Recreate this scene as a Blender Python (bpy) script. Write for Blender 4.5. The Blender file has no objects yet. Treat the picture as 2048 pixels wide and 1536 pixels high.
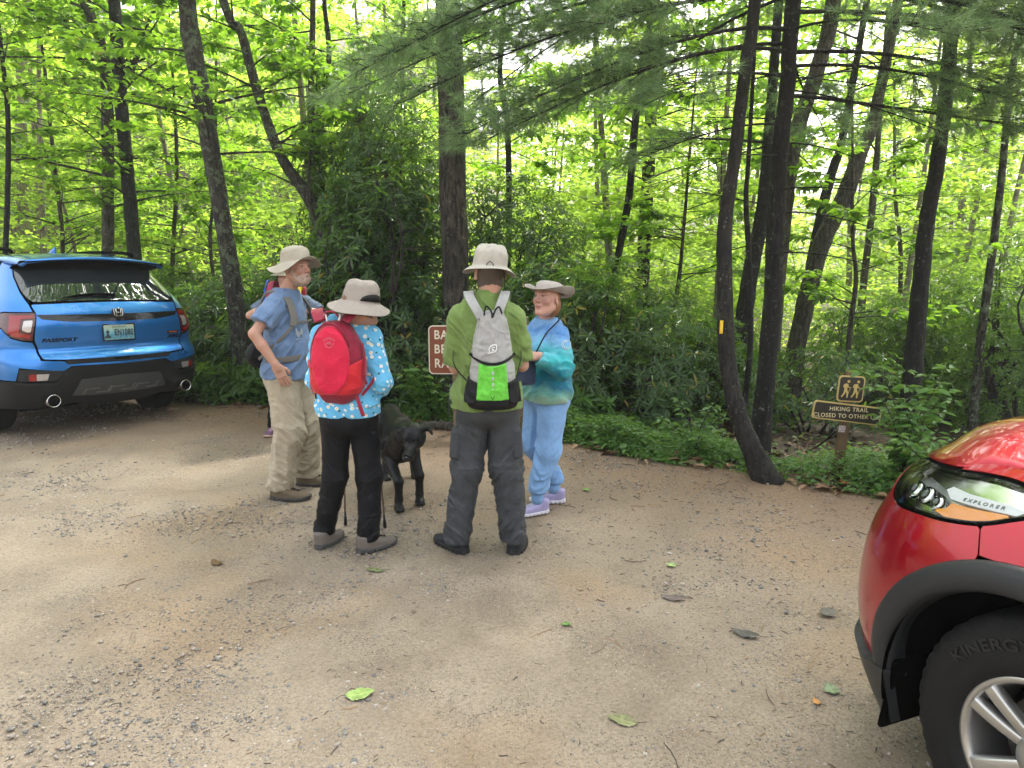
import bpy, bmesh, math, random
import numpy as np
from math import sin, cos, pi, radians
from mathutils import Vector, Matrix, noise as mnoise
from mathutils.geometry import delaunay_2d_cdt

scn = bpy.context.scene
# ------------------------------------------------------------------ camera, sky, sun, exposure
CAM_H, PITCH, FOC = 1.70, radians(9.6), 1420.0          # FOC: focal length in px of a 2048 px wide frame
cam_d = bpy.data.cameras.new('camera'); cam = bpy.data.objects.new('camera', cam_d)
scn.collection.objects.link(cam); scn.camera = cam
cam.location = (0, 0, CAM_H); cam.rotation_euler = (pi/2 - PITCH, 0, 0)
cam_d.sensor_width = 36.0; cam_d.lens = FOC/2048*36.0
cam_d.clip_start = 0.05; cam_d.clip_end = 600
SUN_EL, SUN_AZ = radians(56), radians(28)               # azimuth measured from +Y towards +X
wd = bpy.data.worlds.new('World'); scn.world = wd; wd.use_nodes = True
wn, wl = wd.node_tree.nodes, wd.node_tree.links
bg = wn['Background']
sky = wn.new('ShaderNodeTexSky'); sky.sky_type = 'NISHITA'; sky.sun_disc = False
sky.sun_elevation = SUN_EL; sky.sun_rotation = SUN_AZ
sky.air_density = 1.6; sky.dust_density = 6.0; sky.ozone_density = 1.0
hs = wn.new('ShaderNodeHueSaturation'); hs.inputs['Saturation'].default_value = 0.22
wl.new(sky.outputs[0], hs.inputs['Color']); wl.new(hs.outputs[0], bg.inputs['Color'])
bg.inputs['Strength'].default_value = 0.15
sun_d = bpy.data.lights.new('sun', 'SUN'); sun = bpy.data.objects.new('sun', sun_d)
scn.collection.objects.link(sun)
sun_d.energy = 2.3; sun_d.angle = radians(8); sun_d.color = (1.0, .95, .86)
sun.rotation_euler = (pi/2 - SUN_EL, 0, pi - SUN_AZ)
scn.view_settings.view_transform = 'Standard'; scn.view_settings.look = 'None'
scn.view_settings.exposure = 2.03; scn.view_settings.gamma = 1
scn.cycles.max_bounces = 8; scn.cycles.diffuse_bounces = 4; scn.cycles.glossy_bounces = 3
scn.cycles.transmission_bounces = 4; scn.cycles.transparent_max_bounces = 8
scn.cycles.use_denoising = True
scn.cycles.sample_clamp_indirect = 4.0
scn.cycles.caustics_reflective = False; scn.cycles.caustics_refractive = False

# ------------------------------------------------------------------ object helpers
rng = np.random.default_rng(7); random.seed(7)
def link(o):
    scn.collection.objects.link(o); return o
def tag(o, label=None, cat=None, group=None, kind=None):
    if label: o['label'] = label
    if cat: o['category'] = cat
    if group: o['group'] = group
    if kind: o['kind'] = kind
    return o
def empty(name, loc=(0,0,0), rz=0.0, label=None, cat=None, group=None, kind=None):
    o = link(bpy.data.objects.new(name, None)); o.location = loc; o.rotation_euler = (0,0,rz)
    o.empty_display_size = .1
    return tag(o, label, cat, group, kind)
def mesh(name, V, F, smooth=True):
    """V (n,3), F: list of faces or int array (m,3)/(m,4)"""
    me = bpy.data.meshes.new(name)
    V = np.asarray(V, dtype=np.float32).reshape(-1,3)
    if isinstance(F, np.ndarray):
        m, k = F.shape
        me.vertices.add(len(V)); me.vertices.foreach_set('co', V.ravel())
        me.loops.add(m*k); me.loops.foreach_set('vertex_index', F.astype(np.int32).ravel())
        me.polygons.add(m); me.polygons.foreach_set('loop_start', (np.arange(m)*k).astype(np.int32))
        me.polygons.foreach_set('loop_total', np.full(m, k, dtype=np.int32))
        me.update(calc_edges=True)
    else:
        me.from_pydata([tuple(map(float, v)) for v in V], [], [tuple(map(int, f)) for f in F]); me.update()
    if smooth: me.polygons.foreach_set('use_smooth', [True]*len(me.polygons))
    return me
def obj(name, me, mat=None, parent=None, loc=None, rot=None, sc=None):
    o = link(bpy.data.objects.new(name, me))
    if mat is not None and (len(me.materials) == 0): me.materials.append(mat)
    if parent is not None: o.parent = parent
    if loc is not None: o.location = loc
    if rot is not None: o.rotation_euler = rot
    if sc is not None: o.scale = sc if hasattr(sc, '__len__') else (sc,)*3
    return o
class MB:
    """collects pieces of ONE mesh"""
    def __init__(s): s.v = []; s.f = []; s.n = 0; s.mi = []
    def add(s, V, F, mi=0):
        V = np.asarray(V, dtype=float).reshape(-1,3)
        s.v.append(V); s.f += [tuple(int(i)+s.n for i in f) for f in F]; s.mi += [mi]*len(F); s.n += len(V); return s
    def box(s, c, d, R=None, mi=0):
        d = np.array(d)/2; V = np.array([[x,y,z] for x in (-1,1) for y in (-1,1) for z in (-1,1)])*d
        if R is not None: V = V @ np.array(R).T
        return s.add(V+np.array(c), [(0,1,3,2),(4,6,7,5),(0,4,5,1),(2,3,7,6),(0,2,6,4),(1,5,7,3)], mi)
    def tube(s, pts, rad, n=8, cap=True, mi=0):
        V, F = tube(pts, rad, n, cap); return s.add(V, F, mi)
    def mesh(s, name, smooth=False):
        me = mesh(name, np.concatenate(s.v), s.f, smooth)
        if any(s.mi): me.polygons.foreach_set('material_index', s.mi)
        return me
    def build(s, name, mat, parent=None, smooth=False, bevel=0, seg=2, **k):
        me = s.mesh(name, smooth)
        if isinstance(mat, (list, tuple)):
            for m in mat: me.materials.append(m)
            mat = None
        o = obj(name, me, mat, parent, **k)
        if bevel: bev(o, bevel, seg)
        return o
def bev(o, w, seg=2, ang=35):
    m = o.modifiers.new('bevel', 'BEVEL'); m.width = w; m.segments = seg; m.limit_method = 'ANGLE'; m.angle_limit = radians(ang)
    m.harden_normals = False
    o.data.polygons.foreach_set('use_smooth', [True]*len(o.data.polygons))
    return o
def frames(pts):
    P = np.asarray(pts, float); T = np.gradient(P, axis=0); T /= np.linalg.norm(T, axis=1)[:,None]+1e-12
    up = np.array([0,0,1.]) if abs(T[0][2]) < .9 else np.array([1.,0,0])
    N = np.cross(up, T[0]); N /= np.linalg.norm(N); Ns = [N]
    for i in range(1, len(P)):
        N = Ns[-1] - T[i]*np.dot(Ns[-1], T[i]); N /= np.linalg.norm(N)+1e-12; Ns.append(N)
    Ns = np.array(Ns); return P, T, Ns, np.cross(T, Ns)
def tube(pts, rad, n=8, cap=True):
    P, T, N, B = frames(pts); rad = np.broadcast_to(np.asarray(rad, float), (len(P),))
    a = np.arange(n)*2*pi/n
    V = (P[:,None,:] + rad[:,None,None]*(np.cos(a)[None,:,None]*N[:,None,:] + np.sin(a)[None,:,None]*B[:,None,:])).reshape(-1,3)
    F = []
    for i in range(len(P)-1):
        for j in range(n):
            k = (j+1)%n; F.append((i*n+j, i*n+k, (i+1)*n+k, (i+1)*n+j))
    if cap: F.append(tuple(range(n-1,-1,-1))); F.append(tuple((len(P)-1)*n+j for j in range(n)))
    return V, F
def spline(pts, m):
    """Catmull-Rom through pts, m samples, roughly even"""
    P = np.asarray(pts, float)
    if len(P) == 2: return P[0] + (P[1]-P[0])*np.linspace(0,1,m)[:,None]
    Q = np.vstack([2*P[0]-P[1], P, 2*P[-1]-P[-2]])
    d = np.r_[0, np.cumsum(np.linalg.norm(np.diff(P, axis=0), axis=1))]
    t = np.linspace(0, d[-1], m); out = []
    for x in t:
        i = min(max(np.searchsorted(d, x, side='right')-1, 0), len(P)-2); u = (x-d[i])/(d[i+1]-d[i]+1e-12)
        a,b,c,e = Q[i],Q[i+1],Q[i+2],Q[i+3]
        out.append(.5*((2*b)+(c-a)*u+(2*a-5*b+4*c-e)*u*u+(3*b-a-3*c+e)*u**3))
    return np.array(out)
def grid_faces(nu, nv, wrap=False):
    i = np.arange(nu-1)[:,None]; j = np.arange(nv if wrap else nv-1)[None,:]; k = (j+1)%nv
    return np.stack([i*nv+j, i*nv+k, (i+1)*nv+k, (i+1)*nv+j], -1).reshape(-1,4)
def rev(me):
    me.flip_normals(); return me
def text_mesh(txt, size, ext=.001, align='CENTER', sx=1.0, bold=0.0, shear=0.0, spacing=1.0):
    c = bpy.data.curves.new('lettering', 'FONT'); c.body = txt; c.size = size; c.extrude = ext; c.align_x = align; c.align_y = 'CENTER'
    c.offset = bold; c.shear = shear; c.space_character = spacing
    o = bpy.data.objects.new('lettering', c); scn.collection.objects.link(o)
    bpy.context.view_layer.update()
    me = bpy.data.meshes.new_from_object(o.evaluated_get(bpy.context.evaluated_depsgraph_get()))
    bpy.data.objects.remove(o); bpy.data.curves.remove(c)
    V = np.zeros(len(me.vertices)*3, np.float32); me.vertices.foreach_get('co', V); V = V.reshape(-1,3); V[:,0] *= sx
    me.vertices.foreach_set('co', V.ravel()); me.update()
    return me
def mapped(me, fn):
    V = np.zeros(len(me.vertices)*3, np.float32); me.vertices.foreach_get('co', V); V = fn(V.reshape(-1,3).astype(float))
    me.vertices.foreach_set('co', V.astype(np.float32).ravel()); me.update(); return me

# ------------------------------------------------------------------ numpy noise and signed-distance modelling
def _h(ix, iy, iz, seed):
    h = (ix.astype(np.int64)*374761393 + iy.astype(np.int64)*668265263 + iz.astype(np.int64)*2147483647 + seed*974711) & 0xffffffff
    h = ((h ^ (h >> 13))*1274126177) & 0xffffffff
    return ((h ^ (h >> 16)) & 0xffff)/65535.0
def vn(P, f=1.0, seed=0):
    """value noise in -1..1"""
    Q = P*f; I = np.floor(Q); w = Q-I; w = w*w*(3-2*w); I = I.astype(np.int64); r = 0
    for dx in (0,1):
        for dy in (0,1):
            for dz in (0,1):
                r = r + _h(I[:,0]+dx, I[:,1]+dy, I[:,2]+dz, seed)*(w[:,0] if dx else 1-w[:,0])*(w[:,1] if dy else 1-w[:,1])*(w[:,2] if dz else 1-w[:,2])
    return r*2-1
def smin(a, b, k):
    h = np.clip(.5+.5*(b-a)/k, 0, 1); return b*(1-h)+a*h - k*h*(1-h)
def smax(a, b, k): return -smin(-a, -b, k)
def cap(P, a, b, ra, rb=None):
    a = np.asarray(a, float); b = np.asarray(b, float); rb = ra if rb is None else rb
    ab = b-a; t = np.clip(((P-a)@ab)/(ab@ab+1e-12), 0, 1)
    return np.linalg.norm(P-a-t[:,None]*ab, axis=1) - (ra+(rb-ra)*t)
def chain(P, pts, rad, k=.01):
    r = None
    for i in range(len(pts)-1):
        c = cap(P, pts[i], pts[i+1], rad[i], rad[i+1]); r = c if r is None else smin(r, c, k)
    return r
def rotm(rx=0, ry=0, rz=0):
    return np.array(Matrix.Rotation(rz,3,'Z') @ Matrix.Rotation(ry,3,'Y') @ Matrix.Rotation(rx,3,'X'))
def ell(P, c, r, R=None):
    Q = P-np.asarray(c, float)
    if R is not None: Q = Q@R
    r = np.asarray(r, float); k0 = np.linalg.norm(Q/r, axis=1); k1 = np.linalg.norm(Q/(r*r), axis=1)+1e-9
    return k0*(k0-1)/k1
def rbox(P, c, d, r=.01, R=None):
    Q = P-np.asarray(c, float)
    if R is not None: Q = Q@R
    q = np.abs(Q)-np.asarray(d, float)+r
    return np.linalg.norm(np.maximum(q,0), axis=1)+np.minimum(q.max(1),0)-r
def sdf_mesh(name, fn, lo, hi, h, newton=1):
    lo = np.array(lo, float); hi = np.array(hi, float); B = 6
    n = (np.ceil((hi-lo)/h/B)*B).astype(int)+1
    nb = (n-1)//B
    ci = np.stack(np.meshgrid(*[np.arange(k) for k in nb], indexing='ij'), -1).reshape(-1,3)
    fc = fn(lo+(ci+.5)*B*h)
    act = np.abs(fc) < B*h*.9*1.35
    F = np.repeat(np.repeat(np.repeat(fc.reshape(nb), B,0),B,1),B,2)
    F = np.pad(F, ((0,1),)*3, mode='edge').astype(np.float32)
    m = np.zeros(n, bool)
    for b in ci[act]: m[b[0]*B:b[0]*B+B+1, b[1]*B:b[1]*B+B+1, b[2]*B:b[2]*B+B+1] = True
    idx = np.argwhere(m)
    val = np.empty(len(idx), np.float32)
    for s in range(0, len(idx), 400000): val[s:s+400000] = fn(lo+idx[s:s+400000]*h)
    F[idx[:,0],idx[:,1],idx[:,2]] = val
    S = F < 0
    c = S[:-1,:-1,:-1].astype(np.int8)
    cnt = sum(S[a:n[0]-1+a, b:n[1]-1+b, d:n[2]-1+d].astype(np.int8) for a in (0,1) for b in (0,1) for d in (0,1))
    cells = np.argwhere((cnt > 0) & (cnt < 8))
    acc = np.zeros((len(cells),3)); num = np.zeros(len(cells))
    C = [np.array(c) for c in [(0,0,0),(1,0,0),(0,1,0),(1,1,0),(0,0,1),(1,0,1),(0,1,1),(1,1,1)]]
    for a,b in [(0,1),(2,3),(4,5),(6,7),(0,2),(1,3),(4,6),(5,7),(0,4),(1,5),(2,6),(3,7)]:
        ia = cells+C[a]; ib = cells+C[b]; fa = F[ia[:,0],ia[:,1],ia[:,2]]; fb = F[ib[:,0],ib[:,1],ib[:,2]]
        x = (fa < 0) != (fb < 0); t = np.where(x, fa/(fa-fb+1e-20), 0)
        p = C[a][None]+(C[b]-C[a])[None]*t[:,None]; acc += p*x[:,None]; num += x
    V = lo+(cells+acc/num[:,None])*h
    for _ in range(newton):
        e = h*.3; f0 = fn(V); g = np.stack([fn(V+np.eye(3)[k]*e)-f0 for k in range(3)], 1)/e
        g2 = (g*g).sum(1)+1e-6; V = V-np.clip(f0/g2, -h*.6, h*.6)[:,None]*g
    vid = -np.ones(n-1, np.int64); vid[cells[:,0],cells[:,1],cells[:,2]] = np.arange(len(cells))
    Q = []
    for ax in range(3):
        sl1 = [slice(None)]*3; sl2 = [slice(None)]*3; sl1[ax] = slice(0,-1); sl2[ax] = slice(1,None)
        A = S[tuple(sl1)]; Bm = S[tuple(sl2)]; e = np.argwhere(A != Bm)
        u, v = (ax+1)%3, (ax+2)%3
        ok = (e[:,u] > 0) & (e[:,v] > 0) & (e[:,u] < n[u]-1) & (e[:,v] < n[v]-1); e = e[ok]
        ins = A[e[:,0],e[:,1],e[:,2]]
        def g(du, dv):
            q = e.copy(); q[:,u] -= du; q[:,v] -= dv; return vid[q[:,0],q[:,1],q[:,2]]
        q = np.stack([g(1,1), g(0,1), g(0,0), g(1,0)], 1); q[~ins] = q[~ins][:, ::-1]; Q.append(q)
    Q = np.concatenate(Q); Q = Q[(Q >= 0).all(1)]
    return mesh(name, V, Q)

# ------------------------------------------------------------------ material helpers
class M:
    """tiny node-graph helper"""
    def __init__(s, name):
        s.m = bpy.data.materials.new(name); s.m.use_nodes = True; s.t = s.m.node_tree; s.n = s.t.nodes; s.l = s.t.links
        s.b = s.n['Principled BSDF']; s.tc = None
    def co(s, kind='Object', scale=None):
        if s.tc is None: s.tc = s.n.new('ShaderNodeTexCoord')
        o = s.tc.outputs[kind]
        if scale is None: return o
        mp = s.n.new('ShaderNodeMapping'); mp.inputs['Scale'].default_value = scale if hasattr(scale,'__len__') else (scale,)*3
        s.l.new(o, mp.inputs[0]); return mp.outputs[0]
    def noise(s, vec, scale=5, detail=4, rough=.5, dist=0, out='Fac'):
        n = s.n.new('ShaderNodeTexNoise'); s.l.new(vec, n.inputs['Vector']); n.inputs['Scale'].default_value = scale
        n.inputs['Detail'].default_value = detail; n.inputs['Roughness'].default_value = rough; n.inputs['Distortion'].default_value = dist
        return n.outputs[out]
    def vor(s, vec, scale=5, feature='F1', out='Distance', rand=1):
        n = s.n.new('ShaderNodeTexVoronoi'); s.l.new(vec, n.inputs['Vector']); n.inputs['Scale'].default_value = scale; n.feature = feature
        n.inputs['Randomness'].default_value = rand
        return n.outputs[out]
    def ramp(s, fac, stops, interp='LINEAR'):
        n = s.n.new('ShaderNodeValToRGB'); n.color_ramp.interpolation = interp; s.l.new(fac, n.inputs[0]); e = n.color_ramp.elements
        while len(e) < len(stops): e.new(.5)
        for k,(p,c) in enumerate(stops):
            e[k].position = p; c = (c,c,c) if not hasattr(c,'__len__') else c; e[k].color = (*c,1)
        return n.outputs[0]
    def mix(s, fac, a, b, blend='MIX'):
        n = s.n.new('ShaderNodeMix'); n.data_type = 'RGBA'; n.blend_type = blend
        for v,i in ((fac,0),(a,6),(b,7)):
            if hasattr(v,'links') or hasattr(v,'is_linked'): s.l.new(v, n.inputs[i])
            elif i == 0: n.inputs[0].default_value = v
            else: n.inputs[i].default_value = (*v,1)
        return n.outputs[2]
    def math(s, op, a, b=None, clamp=False):
        n = s.n.new('ShaderNodeMath'); n.operation = op; n.use_clamp = clamp
        for k,v in enumerate((a,b)):
            if v is None: continue
            if hasattr(v,'is_linked'): s.l.new(v, n.inputs[k])
            else: n.inputs[k].default_value = v
        return n.outputs[0]
    def sep(s, vec):
        n = s.n.new('ShaderNodeSeparateXYZ'); s.l.new(vec, n.inputs[0]); return n.outputs
    def objrand(s):
        return s.n.new('ShaderNodeObjectInfo').outputs['Random']
    def attr(s, name, out='Fac'):
        n = s.n.new('ShaderNodeAttribute'); n.attribute_name = name; return n.outputs[out]
    def bump(s, h, strength=.5, dist=.01):
        n = s.n.new('ShaderNodeBump'); n.inputs['Strength'].default_value = strength; n.inputs['Distance'].default_value = dist
        s.l.new(h, n.inputs['Height']); s.l.new(n.outputs[0], s.b.inputs['Normal']); return s
    def set(s, **k):
        names = dict(col='Base Color', rough='Roughness', metal='Metallic', coat='Coat Weight', coatr='Coat Roughness', spec='Specular IOR Level',
                     trans='Transmission Weight', sheen='Sheen Weight', alpha='Alpha', ior='IOR', sss='Subsurface Weight')
        for a,v in k.items():
            i = s.b.inputs[names[a]]
            if hasattr(v,'is_linked'): s.l.new(v, i)
            elif hasattr(v,'__len__'): i.default_value = (*v,1)
            else: i.default_value = v
        return s
def plain(name, col, rough=.5, metal=0, var=.12, scale=20, bump=0, bscale=None, **k):
    m = M(name); f = m.noise(m.co(), scale, 5)
    c = m.mix(f, tuple(max(0,x*(1-var)) for x in col), tuple(min(1,x*(1+var)) for x in col))
    m.set(col=c, rough=rough, metal=metal, **k)
    if bump: m.bump(m.noise(m.co(), bscale or scale*4, 4), bump, .004)
    return m.m

# ================================================================== SETTING
def at(px, py, D):
    """the world point seen at pixel (px, py) of a 2048x1536 frame, D metres in front of the camera along the ground"""
    u = (px-1024)/FOC; v = (768-py)/FOC
    r = np.array([u, cos(PITCH)+v*sin(PITCH), -sin(PITCH)+v*cos(PITCH)])
    return np.array([0,0,CAM_H]) + r*(D/r[1])
EDGE = np.array([(-30,11.5),(-12,10.2),(-7,9.4),(-4.25,8.75),(-2.97,8.36),(-2.38,8.21),(-1.43,7.8),(-.63,7.12),(.51,6.66),(1.01,6.13),(1.4,5.89),(1.76,5.8),(2.22,5.35),(2.65,5.0),(3.6,4.7),(5,4.6),(9,4.9),(30,5.5)])
def edge_y(x): return np.interp(x, EDGE[:,0], EDGE[:,1])
def terr(x, y):
    """ground height; 0 in the parking place"""
    x = np.asarray(x, float); y = np.asarray(y, float)
    d = np.maximum(y-edge_y(x), 0); P = np.stack([x.ravel(), y.ravel(), np.zeros(x.size)], 1)
    nz = (vn(P, .9, 3)*.035+vn(P, .3, 5)*.12).reshape(x.shape)*np.clip(d/1.5, 0, 1)
    side = np.clip((x-1)/4, 0, 1)
    z = -np.clip(d, 0, 7)*.10*side - np.clip(d-1,0,3)*.03
    left = np.clip((2-x)/14, 0, 1)
    z = z + np.clip(y-15, 0, 60)*(.06+.30*left) + np.clip(y-34,0,100)*.12
    return z+nz
def ground():
    xs = np.unique(np.r_[np.linspace(-300,-30,14), np.linspace(-30,-7,40), np.linspace(-7,6,240), np.linspace(6,30,40), np.linspace(30,300,14)])
    ys = np.unique(np.r_[np.linspace(-300,-10,12), np.linspace(-10,.6,24), np.linspace(.6,10,200), np.linspace(10,40,70), np.linspace(40,300,20)])
    X, Y = np.meshgrid(xs, ys, indexing='ij'); Z = terr(X, Y)
    P = np.stack([X.ravel(), Y.ravel(), np.zeros(X.size)], 1)
    near = (np.abs(X) < 7)&(Y < 10)&(Y > .5)
    Z = Z + near*(vn(P, 1.1, 21)*.008+vn(P, 5, 22)*.004+vn(P, 14, 23)*.0022).reshape(X.shape)
    me = mesh('ground', np.stack([X,Y,Z], -1).reshape(-1,3), grid_faces(len(xs), len(ys))[:, ::-1])
    rag = (vn(P, 3, 31)*.07+vn(P, 9, 32)*.05).reshape(X.shape)
    d = np.clip((Y-edge_y(X)+rag), -3, 3)
    a = me.attributes.new('forest', 'FLOAT', 'POINT'); a.data.foreach_set('value', d.ravel().astype(np.float32))
    m = M('gravel_ground'); co = m.co()
    big = m.noise(co, .55, 4, .55); mid = m.noise(co, 2.6, 6, .6); fine = m.noise(co, 70, 4, .7); sp = m.vor(co, 95); sp2 = m.vor(co, 42)
    spc = m.vor(co, 95, out='Color'); spc2 = m.vor(co, 42, out='Color')
    c = m.mix(m.ramp(mid, [(.35,0),(.62,1)]), (.215,.170,.122), (.295,.242,.178))
    c = m.mix(m.math('MULTIPLY', m.ramp(m.noise(co, .8, 3, .5), [(.5,0),(.66,1)]), .55), c, (.29,.19,.10))
    grit = m.ramp(m.noise(co, 1.9, 7, .65), [(.44,0),(.6,1)])       # where loose grey grit lies
    stone = m.ramp(m.sep(spc)[0], [(0,(.05,.05,.05)),(.35,(.13,.125,.12)),(.6,(.27,.225,.17)),(.85,(.46,.39,.30)),(1,(.16,.10,.055))])
    msk = m.math('MULTIPLY', m.ramp(sp, [(.28,1),(.42,0)]), m.math('ADD', m.math('MULTIPLY', grit, .7), .3))
    c = m.mix(msk, c, stone)
    stone2 = m.ramp(m.sep(spc2)[1], [(0,(.05,.05,.055)),(.5,(.15,.14,.13)),(1,(.36,.29,.21))])
    msk2 = m.math('MULTIPLY', m.math('MULTIPLY', m.ramp(sp2, [(.25,1),(.36,0)]), m.ramp(m.sep(spc2)[2], [(.55,0),(.6,1)])), m.math('ADD', m.math('MULTIPLY', grit,.8),.12))
    c = m.mix(msk2, c, stone2)
    c = m.mix(m.math('MULTIPLY', m.ramp(fine, [(.3,1),(.55,0)]), .5), c, (.075,.05,.032))
    # sodden needle litter near the edge, then the forest floor
    fo = m.attr('forest')
    red = m.math('MULTIPLY', m.ramp(m.math('ADD', fo, m.math('MULTIPLY', m.math('SUBTRACT', mid, .5), .9)), [(-.0,0),(1,1)]), 1)
    fr = m.n.new('ShaderNodeMapRange'); m.l.new(m.math('ADD', fo, m.math('MULTIPLY', m.math('SUBTRACT', mid, .5), 1.2)), fr.inputs[0])
    fr.inputs[1].default_value = -2.6; fr.inputs[2].default_value = -.05
    litter = m.mix(m.ramp(m.noise(co, 60, 5, .7), [(.35,0),(.65,1)]), (.085,.04,.022), (.26,.15,.085))
    c = m.mix(m.math('MULTIPLY', fr.outputs[0], .68), c, litter)
    f2 = m.n.new('ShaderNodeMapRange'); m.l.new(fo, f2.inputs[0]); f2.inputs[1].default_value = -.02; f2.inputs[2].default_value = .25
    soil = m.mix(m.ramp(m.noise(co, 22, 6, .7), [(.35,0),(.7,1)]), (.018,.013,.008), (.09,.055,.03))
    c = m.mix(f2.outputs[0], c, soil)
    m.set(col=c, rough=m.ramp(mid, [(.3,.62),(.6,.85)]), spec=.35)
    h = m.math('ADD', m.math('MULTIPLY', m.ramp(sp, [(0,1),(.42,0)]), m.math('ADD', m.math('MULTIPLY', grit, .7), .2)), m.math('MULTIPLY', fine, .9))
    m.bump(h, .75, .008)
    return tag(obj('ground', me, m.m), kind='structure')
ground()

# ------------------------------------------------------------------ loose stones, twigs, needles, fallen leaves
def frame_pts(n, x0=0, x1=2048, y0=880, y1=1536, seed=1, k=1.0):
    """n ground points spread over the visible lot, denser near the viewer is avoided: uniform in depth^k"""
    r = np.random.default_rng(seed); out = []
    X = r.uniform(-6, 4.2, n*6); Y = 1.25*(9.0/1.25)**r.uniform(0, 1, n*6)
    ok = (np.abs(X) < Y*.80+.35) & (Y < edge_y(X)+.05)
    return X[ok][:n], Y[ok][:n]
def stones():
    r = np.random.default_rng(5); n = 110000
    X, Y = frame_pts(n, seed=5); P = np.stack([X,Y,X*0],1)
    g = vn(P, 1.3, 41)*.6+vn(P, 3.4, 42)*.4 + np.clip((2.6-Y)*.15,-.2,.2) + np.clip(-X*.12-.02,-.25,.22)
    keep = r.uniform(size=len(X)) < np.clip(.34+g*1.7, .08, 1); X, Y = X[keep], Y[keep]; n = len(X)
    bm = bmesh.new(); bmesh.ops.create_icosphere(bm, subdivisions=1, radius=1); V0 = np.array([v.co[:] for v in bm.verts]); F0 = np.array([[v.index for v in f.verts] for f in bm.faces]); bm.free()
    s = .0022*np.exp(r.normal(0,.55,n)); s = np.where(r.uniform(size=n) < .02, s*2.2, s); s = np.clip(s*(.85+.14*Y), .0016, .0125)
    sc = s[:,None]*r.uniform([.8,.8,.45],[1.5,1.2,.8],(n,3)); a = r.uniform(0,2*pi,n)
    V = V0[None]*(1+r.uniform(-.22,.22,(n,len(V0),1)))*sc[:,None]
    R = np.stack([np.cos(a),-np.sin(a),np.sin(a),np.cos(a)],1).reshape(n,2,2); V[...,:2] = np.einsum('nij,nkj->nki', R, V[...,:2])
    V += np.stack([X,Y,sc[:,2]*.12],1)[:,None]
    F = F0[None]+(np.arange(n)*len(V0))[:,None,None]
    me = mesh('loose_gravel', V.reshape(-1,3), F.reshape(-1,3), smooth=False)
    rn = np.repeat(r.uniform(size=n), len(V0)).astype(np.float32); me.attributes.new('rnd','FLOAT','POINT').data.foreach_set('value', rn)
    m = M('gravel_stone'); c = m.ramp(m.attr('rnd'), [(0,(.030,.027,.023)),(.2,(.075,.068,.056)),(.42,(.16,.138,.108)),(.68,(.27,.21,.145)),(.85,(.36,.29,.21)),(.93,(.45,.40,.33)),(1,(.28,.15,.06))])
    c = m.mix(.35, c, m.ramp(m.noise(m.co(), 160, 3), [(.3,.08),(.7,.5)])); m.set(col=c, rough=.6)
    tag(obj('loose_gravel', me, m.m), 'loose grey and tan gravel stones scattered over the parking area', 'gravel', kind='stuff')
stones()
def litter():
    r = np.random.default_rng(9)
    # needles and thin twigs: three-sided slivers
    X, Y = frame_pts(16000, seed=12)
    w = np.clip(.25+.35*(X+1.2)/3+.8*np.clip(1.6-(edge_y(X)-Y),0,1), .06, 1); k = r.uniform(size=len(X)) < w; X, Y = X[k], Y[k]; n = len(X)
    L = np.where(r.uniform(size=n) < .012, r.uniform(.06,.16,n), np.clip(.011*np.exp(r.normal(0,.55,n)),.004,.05)); W = np.clip(L*.05, .0006, .0014)*(.75+.18*Y)
    a = r.uniform(0,2*pi,n); bend = r.normal(0,.12,n)*L
    t = np.linspace(-.5,.5,4); cx = t[None]*L[:,None]; cy = bend[:,None]*(1-4*t[None]**2)
    px = X[:,None]+cx*np.cos(a)[:,None]-cy*np.sin(a)[:,None]; py = Y[:,None]+cx*np.sin(a)[:,None]+cy*np.cos(a)[:,None]
    nx = -np.sin(a)[:,None]*W[:,None]; ny = np.cos(a)[:,None]*W[:,None]
    z0 = .003+np.abs(r.normal(0,.003,(n,1)))
    V = np.stack([np.stack([px-nx,py-ny,z0+0*px],-1), np.stack([px,py,z0+2*W[:,None]+0*px],-1), np.stack([px+nx,py+ny,z0+0*px],-1)], 2)  # n,4,3,3
    b = np.arange(n)[:,None]*12; F = []
    for i in range(3):
        for j in range(2): F.append(b+np.array([i*3+j, (i+1)*3+j, (i+1)*3+j+1, i*3+j+1])[None])
    me = mesh('fallen_needles', V.reshape(-1,3), np.concatenate(F))
    me.attributes.new('rnd','FLOAT','POINT').data.foreach_set('value', np.repeat(r.uniform(size=n),12).astype(np.float32))
    m = M('dead_needle'); m.set(col=m.ramp(m.attr('rnd'), [(0,(.02,.014,.01)),(.45,(.06,.035,.025)),(.75,(.14,.075,.04)),(1,(.32,.2,.09))]), rough=.7)
    tag(obj('fallen_needles', me, m.m), 'dark wet needles and twigs strewn across the dirt', 'needles', kind='stuff')
litter()

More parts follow.
